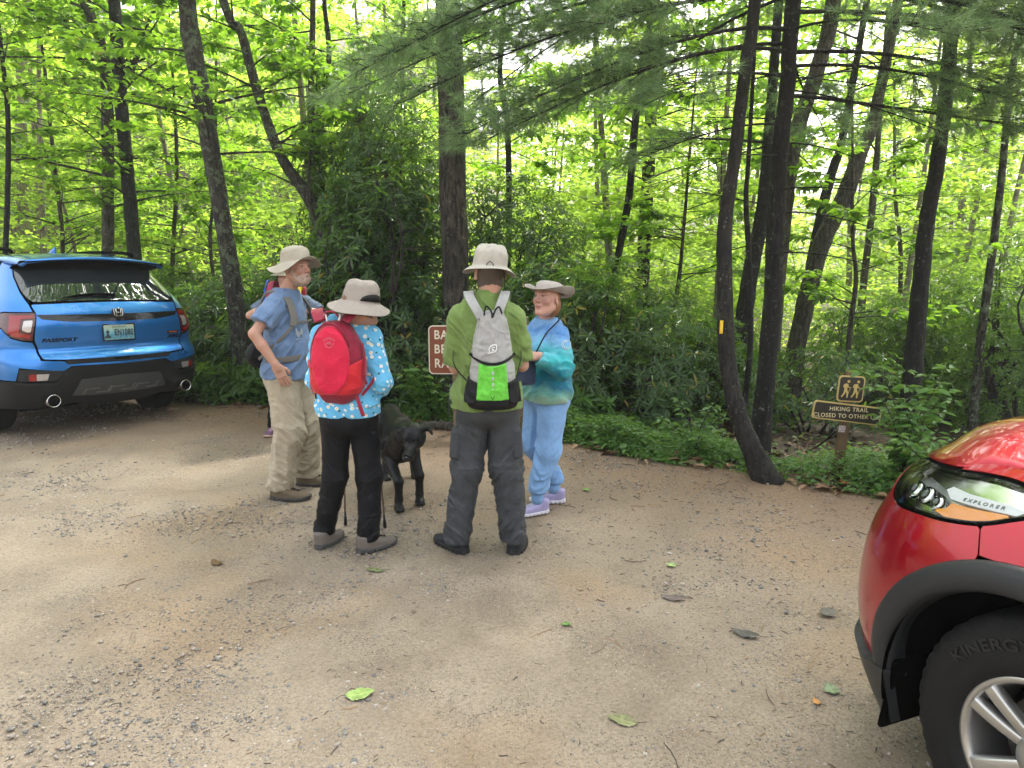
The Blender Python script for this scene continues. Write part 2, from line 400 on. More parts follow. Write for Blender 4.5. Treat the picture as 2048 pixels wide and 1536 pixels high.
# ------------------------------------------------------------------ leaves
def leaf_arrays(P, D, N, L, W, fold=.25, droop=.15):
    """P base points, D unit directions, N approx normals -> 6-vertex leaves"""
    n = len(P); S = np.cross(D, N); S /= np.linalg.norm(S,axis=1)[:,None]+1e-9; N = np.cross(S, D)
    L = np.broadcast_to(L,(n,))[:,None]; W = np.broadcast_to(W,(n,))[:,None]
    b = P; t = P+D*L-N*L*droop
    q1 = P+D*L*.30+N*W*fold; q2 = P+D*L*.68-N*L*droop*.35+N*W*fold*.8
    V = np.stack([b, q1+S*W*.46, q2+S*W*.42, t, q2-S*W*.42, q1-S*W*.46], 1)
    return V
def leaf_mesh(name, V, rnd):
    n = len(V); b = np.arange(n)[:,None]*6
    F = np.stack([b+np.array([0,1,2,3]), b+np.array([0,3,4,5])], 1).reshape(-1,4)
    me = mesh(name, V.reshape(-1,3), F, smooth=False)
    me.attributes.new('rnd','FLOAT','POINT').data.foreach_set('value', np.repeat(rnd,6).astype(np.float32))
    return me
def unit(v): return v/(np.linalg.norm(v,axis=-1,keepdims=True)+1e-9)
def leaf_mat(name, dark, light, trans, tw=.5, rough=.4, spec=.5, yellow=None):
    m = M(name); c = m.mix(m.attr('rnd'), dark, light)
    if yellow: c = m.mix(m.ramp(m.attr('rnd'), [(.965,0),(.97,1)]), c, yellow)
    m.set(col=c, rough=rough, spec=spec)
    tr = m.n.new('ShaderNodeBsdfTranslucent'); tc = m.mix(m.attr('rnd'), tuple(x*.75 for x in trans), trans); m.l.new(tc, tr.inputs[0])
    mx = m.n.new('ShaderNodeMixShader'); mx.inputs[0].default_value = tw
    m.l.new(m.b.outputs[0], mx.inputs[1]); m.l.new(tr.outputs[0], mx.inputs[2]); m.l.new(mx.outputs[0], m.n['Material Output'].inputs[0])
    return m.m
LM = dict(
    maple=leaf_mat('maple_leaf', (.05,.13,.012), (.13,.25,.022), (.38,.66,.04), .58, .42, .45, (.30,.20,.02)),
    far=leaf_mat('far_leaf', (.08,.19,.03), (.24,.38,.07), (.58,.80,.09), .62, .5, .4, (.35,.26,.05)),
    green=leaf_mat('green_leaf', (.025,.07,.012), (.07,.15,.025), (.28,.48,.05), .45, .32, .5),
    rhodo=leaf_mat('rhododendron_leaf', (.018,.052,.016), (.085,.17,.045), (.24,.44,.05), .40, .24, .7, (.30,.20,.02)),
    laurel=leaf_mat('laurel_leaf', (.022,.06,.018), (.075,.16,.04), (.24,.42,.05), .38, .28, .6),
    herb=leaf_mat('herb_leaf', (.04,.12,.02), (.11,.24,.05), (.26,.44,.06), .40, .38, .5),
    pine=leaf_mat('pine_needle', (.02,.06,.03), (.24,.38,.18), (.34,.52,.20), .45, .4, .4, (.25,.15,.05)),
)
def bark(name, base, dark, lichen=(.20,.23,.17), lk=.45, wet=0.0, vs=1.0, blotch=.60):
    m = M(name); co = m.co('Object'); st = m.co('Object', (1,1,.22)); n = m.noise(st, 34*vs, 7, .7, .3); n2 = m.noise(co, 3.0, 4)
    c = m.mix(m.ramp(n, [(.42,0),(.56,1)]), dark, base)
    c = m.mix(m.math('MULTIPLY', m.ramp(m.noise(co, 9, 5, .7), [(blotch,0),(blotch+.06,1)]), lk), c, lichen)
    c = m.mix(m.math('MULTIPLY', m.ramp(m.noise(co, 30, 3, .6), [(.64,0),(.67,1)]), min(1,lk*1.0)), c, (.34,.34,.29))
    if wet: c = m.mix(m.math('MULTIPLY', m.ramp(n2, [(.38,0),(.55,1)]), wet), c, (.010,.009,.008))
    m.set(col=c, rough=.75, spec=.3); m.bump(m.math('ADD', m.math('MULTIPLY', n, 1.6), m.math('MULTIPLY', m.noise(m.co('Object',(1,1,.10)), 60*vs, 3, .6), .8)), 1.0, .03); return m.m
BK = dict(
    grey=bark('grey_bark', (.095,.082,.066), (.026,.022,.018)),
    dark=bark('dark_wet_bark', (.026,.022,.018), (.006,.005,.005), lk=.5, wet=.7),
    lichen=bark('lichened_bark', (.062,.056,.046), (.016,.014,.012), (.13,.17,.10), .75, vs=1.2, blotch=.52),
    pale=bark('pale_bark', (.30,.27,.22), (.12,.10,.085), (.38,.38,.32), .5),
    moss=bark('mossy_bark', (.042,.036,.028), (.010,.009,.008), (.10,.16,.07), .55, wet=.55),
    big=bark('ridged_bark', (.10,.085,.07), (.012,.011,.010), (.25,.26,.2), .4, wet=.55, vs=.8),
    twig=bark('twig_bark', (.06,.05,.04), (.02,.017,.014), lk=.2),
)
def trunk_mesh(name, pts, rad, seg=.07, n=18, amp=.07, flare=0, seed=0, extra=None):
    pts = np.asarray(pts); L = np.linalg.norm(np.diff(pts,axis=0),axis=1).sum(); m = max(8, int(L/seg))
    P = spline(pts, m); R = np.interp(np.linspace(0,1,m), np.linspace(0,1,len(rad)) if len(rad)!=len(pts) else np.r_[0,np.cumsum(np.linalg.norm(np.diff(pts,axis=0),axis=1))]/L, rad)
    _, T, N, B = frames(P); a = np.arange(n)*2*pi/n
    dirv = np.cos(a)[None,:,None]*N[:,None]+np.sin(a)[None,:,None]*B[:,None]
    base = (P[:,None]+dirv*R[:,None,None])
    q = base.reshape(-1,3)+seed*7.3
    d = (vn(q*np.array([1,1,.28]), 1.4/max(R.mean(),.02), seed)*amp+vn(q, .5/max(R.mean(),.02), seed+1)*amp*1.1).reshape(m,n)
    rr = R[:,None]*(1+d)
    if flare:
        h = P[:,2]-P[0,2]; rr = rr*(1+flare*np.exp(-h/.28)[:,None]*(.55+.45*np.cos(a*3+seed)[None]**2+.25*np.cos(a*5+seed*2)[None]))
    V = (P[:,None]+dirv*rr[:,:,None]).reshape(-1,3)
    mb = MB(); F = [tuple(f) for f in grid_faces(m, n, True)]; F += [tuple(range(n-1,-1,-1)), tuple((m-1)*n+j for j in range(n))]
    mb.add(V, F)
    for e in (extra or []): mb.tube(e[0], e[1], e[2] if len(e) > 2 else 6)
    return mb.mesh(name, smooth=True), P, R
def boughs(r, P, R, h0, h1, n, len0, len1, up=.25, leafL=.11, twigs=7, per=12, asp=.55, spread=.9, az=None, sag=.12, zmin=.4, flat=.35):
    """side boughs off a trunk polyline P with sprays of leaves -> (tubes, leaf verts)"""
    tubes = []; LV = []
    zi = [i for i in range(len(P)) if h0 <= P[i,2] <= h1]
    if not zi: return tubes, np.zeros((0,6,3))
    for k in range(n):
        i = zi[int(r.uniform(0, len(zi)))]; a = r.uniform(0, 2*pi) if az is None else r.uniform(*az); L = r.uniform(len0, len1)
        d = np.array([cos(a), sin(a), up+r.normal(0,.15)]); d /= np.linalg.norm(d)
        t = np.linspace(0,1,6)[:,None]; side = np.cross(d,[0,0,1]); bp = P[i]+d*L*t+side*(r.normal(0,.12)*L*t**2)+np.array([0,0,-1])*sag*L*t**2
        tubes.append((bp, np.linspace(min(R[i]*.35, .006+.0065*L), .002, 6), 5))
        for q in range(twigs):
            u = r.uniform(.25,1); b = bp[0]+(bp[-1]-bp[0])*u; b = np.array([np.interp(u, t[:,0], bp[:,c]) for c in range(3)])
            td = d+side*r.uniform(-1,1)*1.3+np.array([0,0,r.normal(0,.15)]); td /= np.linalg.norm(td); tl = L*r.uniform(.18,.42)*spread
            tubes.append((np.array([b, b+td*tl*.5-[0,0,.02*tl], b+td*tl-[0,0,.12*tl]]), np.array([.0045,.003,.0015]), 3))
            m = int(per*r.uniform(.6,1.4)); uu = r.uniform(.05,1.05,m)[:,None]
            lp = b+td*tl*uu-np.array([0,0,.12*tl])*uu**2+r.normal(0,1,(m,3))*np.array([.05,.05,.02])*min(1, tl*2)
            ts = np.cross(td,[0,0,1.]); sg = np.where(r.uniform(size=(m,1))<.5,-1,1)
            ld = unit(td[None]*r.uniform(.2,.9,(m,1))+ts[None]*sg*r.uniform(.4,1,(m,1))+r.normal(0,.25,(m,3))-np.array([0,0,.25]))
            ln = unit(np.array([0,0,1.])+r.normal(0,flat,(m,3)))
            lL = leafL*r.uniform(.65,1.25,m); LV.append(leaf_arrays(lp, ld, ln, lL, lL*asp*r.uniform(.85,1.15,m), .2, r.uniform(.05,.3)))
    V = np.concatenate(LV); return tubes, V[V[:,:,2].min(1) > zmin]
GAP_P = np.array([.98,4.0,0]); GAP_D = np.array([sin(SUN_AZ)*cos(SUN_EL), cos(SUN_AZ)*cos(SUN_EL), sin(SUN_EL)])
def in_gap(P):
    """the opening in the canopy that lets one shaft of sun reach the dirt right of the hikers"""
    Q = P-GAP_P; t = Q@GAP_D; R_ = Q-t[:,None]*GAP_D; d = np.hypot(R_[:,0]*.62, R_[:,1]); return d < .52+.20*vn(R_+5, 1.6, 3)
def tree(name, label, pts, rad, bk='grey', leaf='maple', bs=(), seed=0, flare=.35, n=18, group=None, extra=None, seg=.07, amp=.07, cat='tree', top=None, limbs=()):
    """pts: world points base->top; rad metres"""
    r = np.random.default_rng(seed+100); pts = np.asarray(pts, float)
    if top is not None:                          # carry the stem on above the frame
        d = pts[-1]-pts[-2]; d /= np.linalg.norm(d); d = d*.6+np.array([0,0,.6]); d/=np.linalg.norm(d)
        pts = np.vstack([pts, pts[-1]+d*(top-pts[-1,2])*.5, pts[-1]+d*(top-pts[-1,2])]); rad = list(rad)+[rad[-1]*.7, rad[-1]*.25]
    base = pts[0].copy(); root = empty(name, base, 0, label, cat, group)
    P = spline(pts, 200); dd = np.r_[0,np.cumsum(np.linalg.norm(np.diff(pts,axis=0),axis=1))]; R = np.interp(np.linspace(0,dd[-1],200), dd, rad)
    tb = []; LV = []
    for b in bs:
        t, V = boughs(r, P, R, **b); tb += t; LV.append(V)
    for lp, lr in limbs:
        lp = np.asarray(lp); Q = spline(lp, 14); tb.append((Q, np.linspace(lr, lr*.3, 14), 8))
        t, V = boughs(r, Q, np.full(14,lr), Q[:,2].min(), Q[:,2].max()+.1, 6, .6, 1.4, leafL=.11); tb += t; LV.append(V)
    tb = [(np.asarray(a)-base, b, c) for a,b,c in tb]
    me, _, _ = trunk_mesh('trunk', pts-base, rad, seg, n, amp, flare, seed)
    obj('trunk', me, BK[bk], root)
    if tb:
        mb = MB()
        for e in tb: mb.tube(*e, cap=False)
        obj('branches', mb.mesh('branches', True), BK['twig'] if bk not in ('pale',) else BK['pale'], root)
    if LV:
        V = np.concatenate(LV); V = V[~in_gap(V[:,0])]; V = V-base
        if len(V): obj('crown', leaf_mesh('crown', V, r.uniform(size=len(V))), LM[leaf], root)
    return root
def pxr(w, D): return w/2/FOC*D*.90
def ptree(name, label, path, ws, D, **k):
    """path: pixel points from the base up, all at ground distance D (or a list of distances)"""
    Ds = D if hasattr(D,'__len__') else [D]*len(path)
    pts = [at(x,y,d) for (x,y),d in zip(path,Ds)]
    zt = float(terr(pts[0][0], pts[0][1]))-.05
    if pts[0][2] > zt+.6: pts = [np.array([pts[0][0]-.05,pts[0][1],zt])]+pts; ws = [ws[0]*1.1]+list(ws); Ds = [Ds[0]]+list(Ds)
    pts[0][2] = min(zt, pts[0][2]) if pts[0][2] > zt+.3 else zt
    return tree(name, label, pts, [pxr(w, d) for w,d in zip(ws,Ds)], **k)
HI = dict(h0=5.5, h1=13, n=34, len0=1.5, len1=3.6, leafL=.14, twigs=8, per=12)      # crown above the frame
NB = dict(leafL=.115, twigs=7, per=12)
ptree('tree', 'thick straight dark trunk standing directly behind the brown sign', [(905,830),(911,600),(904,300),(900,120),(897,0)], [66,58,56,54,54], 8.2, bk='big', bs=[HI, dict(h0=4.2,h1=5.6,n=5,len0=.8,len1=1.6,**NB)], seed=1, top=15, n=36, seg=.05, flare=.3, amp=.05)
ptree('tree', 'grey lichened trunk leaning left, rising behind the bearded man', [(492,770),(470,600),(442,420),(408,220),(380,60),(374,0)], [42,37,36,37,36,35], 8.9, bk='lichen', bs=[HI, dict(h0=3,h1=5.6,n=12,len0=.8,len1=2.2,**NB)], seed=2, top=14, n=30, seg=.05)
ptree('tree', 'slender crooked trunk bending left with a knot, behind the man in blue shirt', [(690,740),(672,600),(648,480),(620,400),(566,320),(530,230),(505,150),(480,60),(440,-20)], [30,28,28,26,22,20,20,18,18], 9.4, bk='lichen', bs=[HI, dict(h0=2.4,h1=5.6,n=14,len0=.7,len1=1.8,**NB)], seed=3, top=12, n=20, seg=.05)
ptree('tree', 'straight thin grey stem right of the crooked trunk', [(640,760),(632,560),(625,400),(622,200),(626,0)], [16,14,14,13,12], 10.2, bk='grey', bs=[dict(h0=2.6,h1=7,n=22,len0=.7,len1=2,**NB)], seed=4, top=9, n=12)
ptree('tree', 'thin dark kinked stem just right of the straight grey stem', [(668,740),(655,560),(650,400),(634,300),(652,200),(658,100),(648,0)], [16,16,18,14,12,11,9], 10.0, bk='dark', bs=[dict(h0=3,h1=7,n=18,len0=.7,len1=1.8,**NB)], seed=5, top=8, n=12)
ptree('tree', 'dark trunk of the left pair rising behind the blue car roof', [(285,700),(270,520),(256,360),(240,180),(228,0)], [30,28,27,26,24], 11, bk='dark', bs=[HI, dict(h0=2.6,h1=7,n=30,len0=.9,len1=2.6,**NB)], seed=6, top=13, n=20,
      limbs=[([at(250,170,11),at(275,110,11.2),at(300,40,11.4),at(325,-30,11.6)],.05)])
ptree('tree', 'straighter partner trunk left of the dark one behind the blue car', [(215,700),(216,500),(216,300),(212,160),(200,80),(172,0)], [26,24,24,22,20,20], 11.6, bk='grey', bs=[HI, dict(h0=2.4,h1=7,n=32,len0=.9,len1=2.6,**NB)], seed=7, top=12, n=18)
ptree('tree', 'thin curved stem at the far left edge of the picture', [(5,640),(14,430),(16,240),(6,130),(-10,0)], [12,11,10,9,9], 10.5, bk='dark', bs=[dict(h0=2.4,h1=6.5,n=26,len0=.8,len1=2.2,**NB)], seed=8, top=8, n=10)
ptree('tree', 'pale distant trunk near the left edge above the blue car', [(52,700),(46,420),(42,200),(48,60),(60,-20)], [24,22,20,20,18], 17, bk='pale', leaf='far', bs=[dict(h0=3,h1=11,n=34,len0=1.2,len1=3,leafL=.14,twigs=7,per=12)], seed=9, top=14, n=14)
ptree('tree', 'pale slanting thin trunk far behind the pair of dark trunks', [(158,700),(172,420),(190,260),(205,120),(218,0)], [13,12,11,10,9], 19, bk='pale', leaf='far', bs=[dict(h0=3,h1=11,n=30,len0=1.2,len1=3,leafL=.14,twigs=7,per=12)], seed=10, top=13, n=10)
ptree('tree', 'thin pale stem with a dark foot between the pair and the leaning trunk', [(342,700),(345,520),(352,400),(353,300),(350,230)], [10,9,9,8,6], 13, bk='grey', bs=[dict(h0=1.6,h1=5.5,n=24,len0=.7,len1=1.8,**NB)], seed=11, top=6.5, n=10)
ptree('tree', 'thin dark stem hanging with leaves left of the thick trunk', [(790,640),(803,450),(806,280),(804,120),(808,0)], [12,11,9,9,8], 13, bk='dark', bs=[dict(h0=3.5,h1=8,n=30,len0=.9,len1=2.2,**NB)], seed=12, top=9, n=10)
ptree('tree', 'dark forking stem just right of the thick trunk top', [(1012,640),(1018,420),(1014,240),(1000,150),(1008,0)], [14,13,13,12,10], 12, bk='dark', bs=[dict(h0=3.2,h1=7.5,n=26,len0=.8,len1=2.2,**NB)], seed=13, top=9, n=10)
ptree('tree', 'slim dark trunk right of the woman in the teal shirt', [(1205,830),(1219,700),(1230,550),(1257,400),(1270,250),(1285,120),(1305,0)], [18,17,16,16,16,15,14], 10.5, bk='dark', bs=[HI, dict(h0=3,h1=6.5,n=16,len0=.8,len1=2.2,**NB)], seed=14, top=12, n=16)
ptree('tree', 'broader dim trunk behind and right of the slim dark trunk', [(1282,800),(1284,600),(1292,430),(1300,280),(1305,120)], [34,30,28,26,24], 15, bk='moss', bs=[dict(h0=3,h1=10,n=34,len0=1.2,len1=3,leafL=.13,twigs=7,per=12)], seed=15, top=13, n=16)
T12 = [(1540,965),(1512,915),(1488,860),(1466,786),(1453,700),(1450,600),(1450,450),(1468,325),(1480,225),(1496,100),(1510,0)]
ptree('tree', 'mossy trunk with a yellow blaze, its foot sweeping out at the lot edge', T12, [62,48,41,39,37,35,31,27,26,25,25], [5.45,5.5,5.56,5.64,5.7,5.75,5.85,5.9,5.95,6.05,6.1], bk='moss', bs=[dict(h0=4.5,h1=11,n=24,len0=1.2,len1=3,leafL=.13,twigs=7,per=11)], seed=16, top=11, n=30, seg=.04, flare=.22, amp=.06)
ptree('tree', 'blackish leaning trunk behind the blazed trunk', [(1440,850),(1478,700),(1498,560),(1522,440),(1535,300)], [44,38,34,30,22], 9, bk='dark', bs=[dict(h0=3,h1=9,n=14,len0=1,len1=2.4,**NB)], seed=17, top=10, n=18)
ptree('tree', 'thin wavy dark stem between the blazed trunk and the pine', [(1480,860),(1500,700),(1498,520),(1492,400),(1498,300)], [14,13,12,11,9], 7.6, bk='dark', bs=[dict(h0=3,h1=7,n=8,len0=.6,len1=1.5,**NB)], seed=18, top=7, n=10)
ptree('tree', 'big grey trunk leaning right, beyond the pine', [(1570,820),(1600,660),(1640,500),(1690,390),(1722,300),(1760,180)], [44,38,37,36,30,22], 11, bk='grey', bs=[HI, dict(h0=4,h1=7,n=10,len0=1,len1=2.4,**NB)], seed=19, top=14, n=20)
ptree('tree', 'dark leaning twin of the big grey trunk, just left of it', [(1590,760),(1612,600),(1640,440),(1665,340),(1690,250)], [26,24,22,20,16], 11.8, bk='dark', bs=[dict(h0=3.5,h1=9,n=14,len0=1,len1=2.4,**NB)], seed=20, top=10, n=14)
ptree('tree', 'tall dark trunk standing behind the red car bonnet', [(1812,868),(1830,690),(1853,450),(1879,300),(1909,0)], [42,38,32,29,28], 7.6, bk='dark', bs=[HI], seed=21, top=14, n=28, seg=.05)
ptree('tree', 'slender mottled trunk near the right edge leaning right', [(1945,860),(1959,700),(1998,400),(2023,150),(2048,20)], [20,18,15,13,12], 8.6, bk='lichen', bs=[HI], seed=22, top=11, n=16)
ptree('tree', 'faint tall trunk high up behind the pine boughs', [(1560,500),(1585,300),(1606,225),(1640,120),(1668,0)], [34,34,32,32,30], 10, bk='grey', bs=[HI, dict(h0=5,h1=7,n=6,len0=1,len1=2.4,**NB)], seed=29, top=12, n=18)
ptree('tree', 'thin distant trunk between the big grey one and the bonnet trunk', [(1716,760),(1724,600),(1742,440),(1752,330),(1762,200)], [18,16,14,13,10], 14, bk='grey', bs=[dict(h0=3,h1=9,n=30,len0=1,len1=2.6,**NB)], seed=23, top=11, n=10)
ptree('tree', 'thin leaning sapling far behind the hiking trail sign', [(1790,760),(1800,620),(1800,480),(1790,380)], [10,10,9,7], 16, bk='grey', leaf='far', bs=[dict(h0=2,h1=9,n=30,len0=1,len1=2.6,**NB)], seed=24, top=9, n=8)
ptree('tree', 'mid-distance sapling with lime leaves right of the blazed trunk', [(1690,800),(1700,660),(1712,560),(1705,470)], [12,11,10,8], 9.5, bk='twig' if 0 else 'grey', bs=[dict(h0=.9,h1=3.6,n=26,len0=.7,len1=1.9,**NB)], seed=25, top=4.2, n=10)
ptree('tree', 'low spreading sapling with bright leaves between slim trunk and pine', [(1340,820),(1345,700),(1352,600),(1362,520)], [12,11,10,8], 11, bk='grey', bs=[dict(h0=1.4,h1=4.2,n=30,len0=.8,len1=2,**NB)], seed=26, top=5, n=10)
ptree('tree', 'small leafy tree in front of the far hillside left of centre', [(440,760),(432,600),(420,480),(430,360)], [10,9,8,6], 12.5, bk='grey', bs=[dict(h0=1.4,h1=6,n=40,len0=.8,len1=2.2,**NB)], seed=27, top=7, n=8)
ptree('tree', 'bright sapling seen between the blue car roof and leaning trunk', [(120,760),(118,600),(125,480),(110,340)], [12,11,9,8], 12.5, bk='grey', bs=[dict(h0=1.4,h1=6,n=44,len0=.9,len1=2.4,**NB)], seed=28, top=7, n=8)

# yellow trail blaze painted on the leaning trunk
def blaze():
    c = at(1439,652,5.72)+np.array([0,-.062,0])
    V = []; 
    for i in range(7):
        for j in range(5):
            z = (i/6-.5)*.105; a = (j/4-.5)*.8
            V.append([.075*sin(a*.5-.25)*.8, -.075*cos(a*.5-.25)+.075-.014, z+.0])
    o = obj('trail_blaze', mesh('trail_blaze', V, grid_faces(7,5)[:, ::-1]), plain('blaze_paint', (.80,.52,.02), .6, var=.1, scale=30), loc=c+np.array([.0,-.03,0]))
    s = o.modifiers.new('t','SOLIDIFY'); s.thickness = .004
    tag(o, 'yellow painted rectangle on the mossy leaning trunk', 'trail blaze')
blaze()

# ------------------------------------------------------------------ white pine with drooping boughs
def needles(r, tips, dirs, n=34, L=.105, w=.0013, spread=.55):
    """tufts of slivers round tips"""
    k = len(tips); P = np.repeat(tips, n, 0)+np.repeat(dirs, n, 0)*r.uniform(-.09,.02,(k*n,1)); D = unit(np.repeat(dirs, n, 0)+r.normal(0,spread,(k*n,3)))
    l = L*r.uniform(.6,1.15,(k*n,1)); S = unit(np.cross(D, r.normal(0,1,(k*n,3))))*w
    return np.stack([P-S, P+S, P+D*l-np.array([0,0,.012])], 1)
def pine():
    r = np.random.default_rng(77); D = 6.6
    N_NEED, N_W = 38, .0017
    path = [(1520,880),(1535,720),(1545,600),(1552,450),(1560,300),(1577,150),(1587,0)]; ws = [42,40,40,38,34,32,32]
    pts = [at(x,y,D) for x,y in path]; pts[0][2] = float(terr(pts[0][0],pts[0][1]))-.05
    top = pts[-1]+np.array([.15,0,4]); pts.append(top); rad = [pxr(w,D) for w in ws]+[.05]
    base = pts[0].copy(); root = empty('pine_tree', base, 0, 'white pine with straight black trunk and long drooping feathery boughs', 'pine tree')
    me, P, R = trunk_mesh('trunk', np.array(pts)-base, rad, .05, 28, .05, .25, 31); obj('trunk', me, BK['dark'], root)
    mb = MB(); tips = []; dirs = []
    def bough(p0, a, L, rise, droop, den=1.0, bare=.25):
        d = np.array([cos(a), sin(a), 0]); t = np.linspace(0,1,12)
        wv = r.normal(0,.05)
        bp = p0+d*L*t[:,None]+np.array([0,0,1])*(rise*L*t-droop*1.42*L*t**1.7)[:,None]+np.cross(d,[0,0,1])*(wv*L*np.sin(t*4))[:,None]
        mb.tube(bp-base, np.linspace(.007+.0045*L, .003, 12), 6, cap=False)
        m = int(L*13*den)
        for q in range(m):
            u = bare+(1-bare)*(q+r.uniform())/m; b = np.array([np.interp(u, t, bp[:,c]) for c in range(3)]); s = -1 if q%2 else 1
            tl = r.uniform(.35,.75)*(1.15-u*.6); td = d*.75+np.cross(d,[0,0,1])*s*r.uniform(.5,1)+np.array([0,0,r.normal(-.08,.14)]); td /= np.linalg.norm(td)
            e = b+td*tl-np.array([0,0,.12*tl]); tw = np.array([b, (b+e)/2+[0,0,.02], e]); mb.tube(tw-base, [.0045,.003,.0018], 3, cap=False)
            for z in range(int(3+tl*7)):
                v = r.uniform(.3,1); c = b+(e-b)*v+np.array([0,0,.02]); sd = unit((td+r.normal(0,.55,3))[None])[0]; l2 = r.uniform(.04,.16)
                c2 = c+sd*l2; mb.tube(np.array([c,c2])-base, [.0022,.0014], 3, cap=False); tips.append(c2); dirs.append(sd)
            tips.append(e); dirs.append(td)
    def tp(z): i = np.argmin(abs(P[:,2]+base[2]-z)); return P[i]+base
    for z, a, L, rise, droop in [(5.4,pi*1.02,4.6,.05,.22),(5.0,pi*1.08,4.9,.0,.20),(4.7,pi*.97,4.2,-.02,.22),(4.4,pi*1.12,4.2,.02,.26),(4.1,pi*1.0,4.6,0,.20),(3.75,pi*1.16,3.6,.02,.22),(3.5,pi*1.05,3.3,0,.2),(3.3,pi*1.25,2.2,0,.2),
                                 (5.6,-.12,3.9,.05,.24),(5.1,-.25,3.8,.02,.2),(4.8,.1,4.2,0,.18),(4.5,-.15,3.6,.0,.2),(4.1,.02,3.9,.02,.16),(3.8,-.3,3.2,.0,.15),(3.5,.1,3.4,.06,.17),(3.15,-.12,3.0,.05,.16),
                                 (5.0,-1.4,2.2,.0,.22),(4.4,-1.9,2.0,.0,.2),(3.7,-1.2,1.7,.0,.2),(5.2,-2.3,2.8,.0,.22),(4.6,-.8,2.5,0,.2),(4.0,-2.6,2.5,0,.2),(4.9,1.5,2.5,0,.2),(4.0,2.2,2.5,0,.2),(3.6,1.0,2.3,0,.2),(2.9,-2.9,1.6,.05,.2),(4.55,pi*1.05,4.4,0,.26),(4.25,pi*.93,3.6,0,.25),(3.95,pi*1.1,4.0,.02,.24),(5.2,pi*1.15,4.4,0,.26),(3.6,pi*.95,2.8,.04,.2),(4.35,-.05,3.8,.02,.26),(3.95,-.22,3.4,.04,.24),(5.3,-.4,3.8,0,.28),(4.7,.2,3.6,0,.26),(3.4,-.05,2.6,.08,.2),(5.9,-2.8,4.0,.05,.2),(6.0,-.5,4.0,.1,.22),(6.3,-1.6,3.4,.05,.2)]:
        L *= .84 if cos(a) < -.5 else .9
        bough(tp(z), a+r.normal(0,.05), L, rise+r.normal(0,.03), droop, bare=.3)
    for z in np.arange(6.4, 9.5, .35): bough(tp(min(z,9.2)), r.uniform(0,2*pi), r.uniform(2,3.2), .15, .2, .6)
    for q in range(16):                                   # dead bare side twigs on the lower stem
        z = r.uniform(1.6,3.4); a = r.uniform(0,2*pi); L = r.uniform(.5,1.7); d = np.array([cos(a),sin(a),r.normal(.05,.12)]); p0 = tp(z)
        t = np.linspace(0,1,8)[:,None]; bp = p0+d*L*t+r.normal(0,.10,3)*t**2*L+np.array([0,0,-.15])*t**2*L; mb.tube(bp-base, np.linspace(.009,.002,8), 5, cap=False)
        for s in range(5):
            u = r.uniform(.3,1); b = bp[int(u*7)]; e = b+(d+r.normal(0,.6,3))*L*.25; mb.tube(np.array([b,(b+e)/2+r.normal(0,.02,3),e])-base, [.003,.002,.001], 3, cap=False)
    obj('branches', mb.mesh('branches', True), BK['dark'], root)
    V = needles(r, np.array(tips), np.array(dirs), N_NEED, .11, N_W); V = V[~in_gap(V[:,0])]-base; n = len(V)
    me = mesh('needles', V.reshape(-1,3), np.arange(n*3).reshape(-1,3), smooth=False)
    me.attributes.new('rnd','FLOAT','POINT').data.foreach_set('value', np.repeat(r.uniform(size=n),3).astype(np.float32))
    obj('needle_crown', me, LM['pine'], root); print('pine needles', n)
pine()

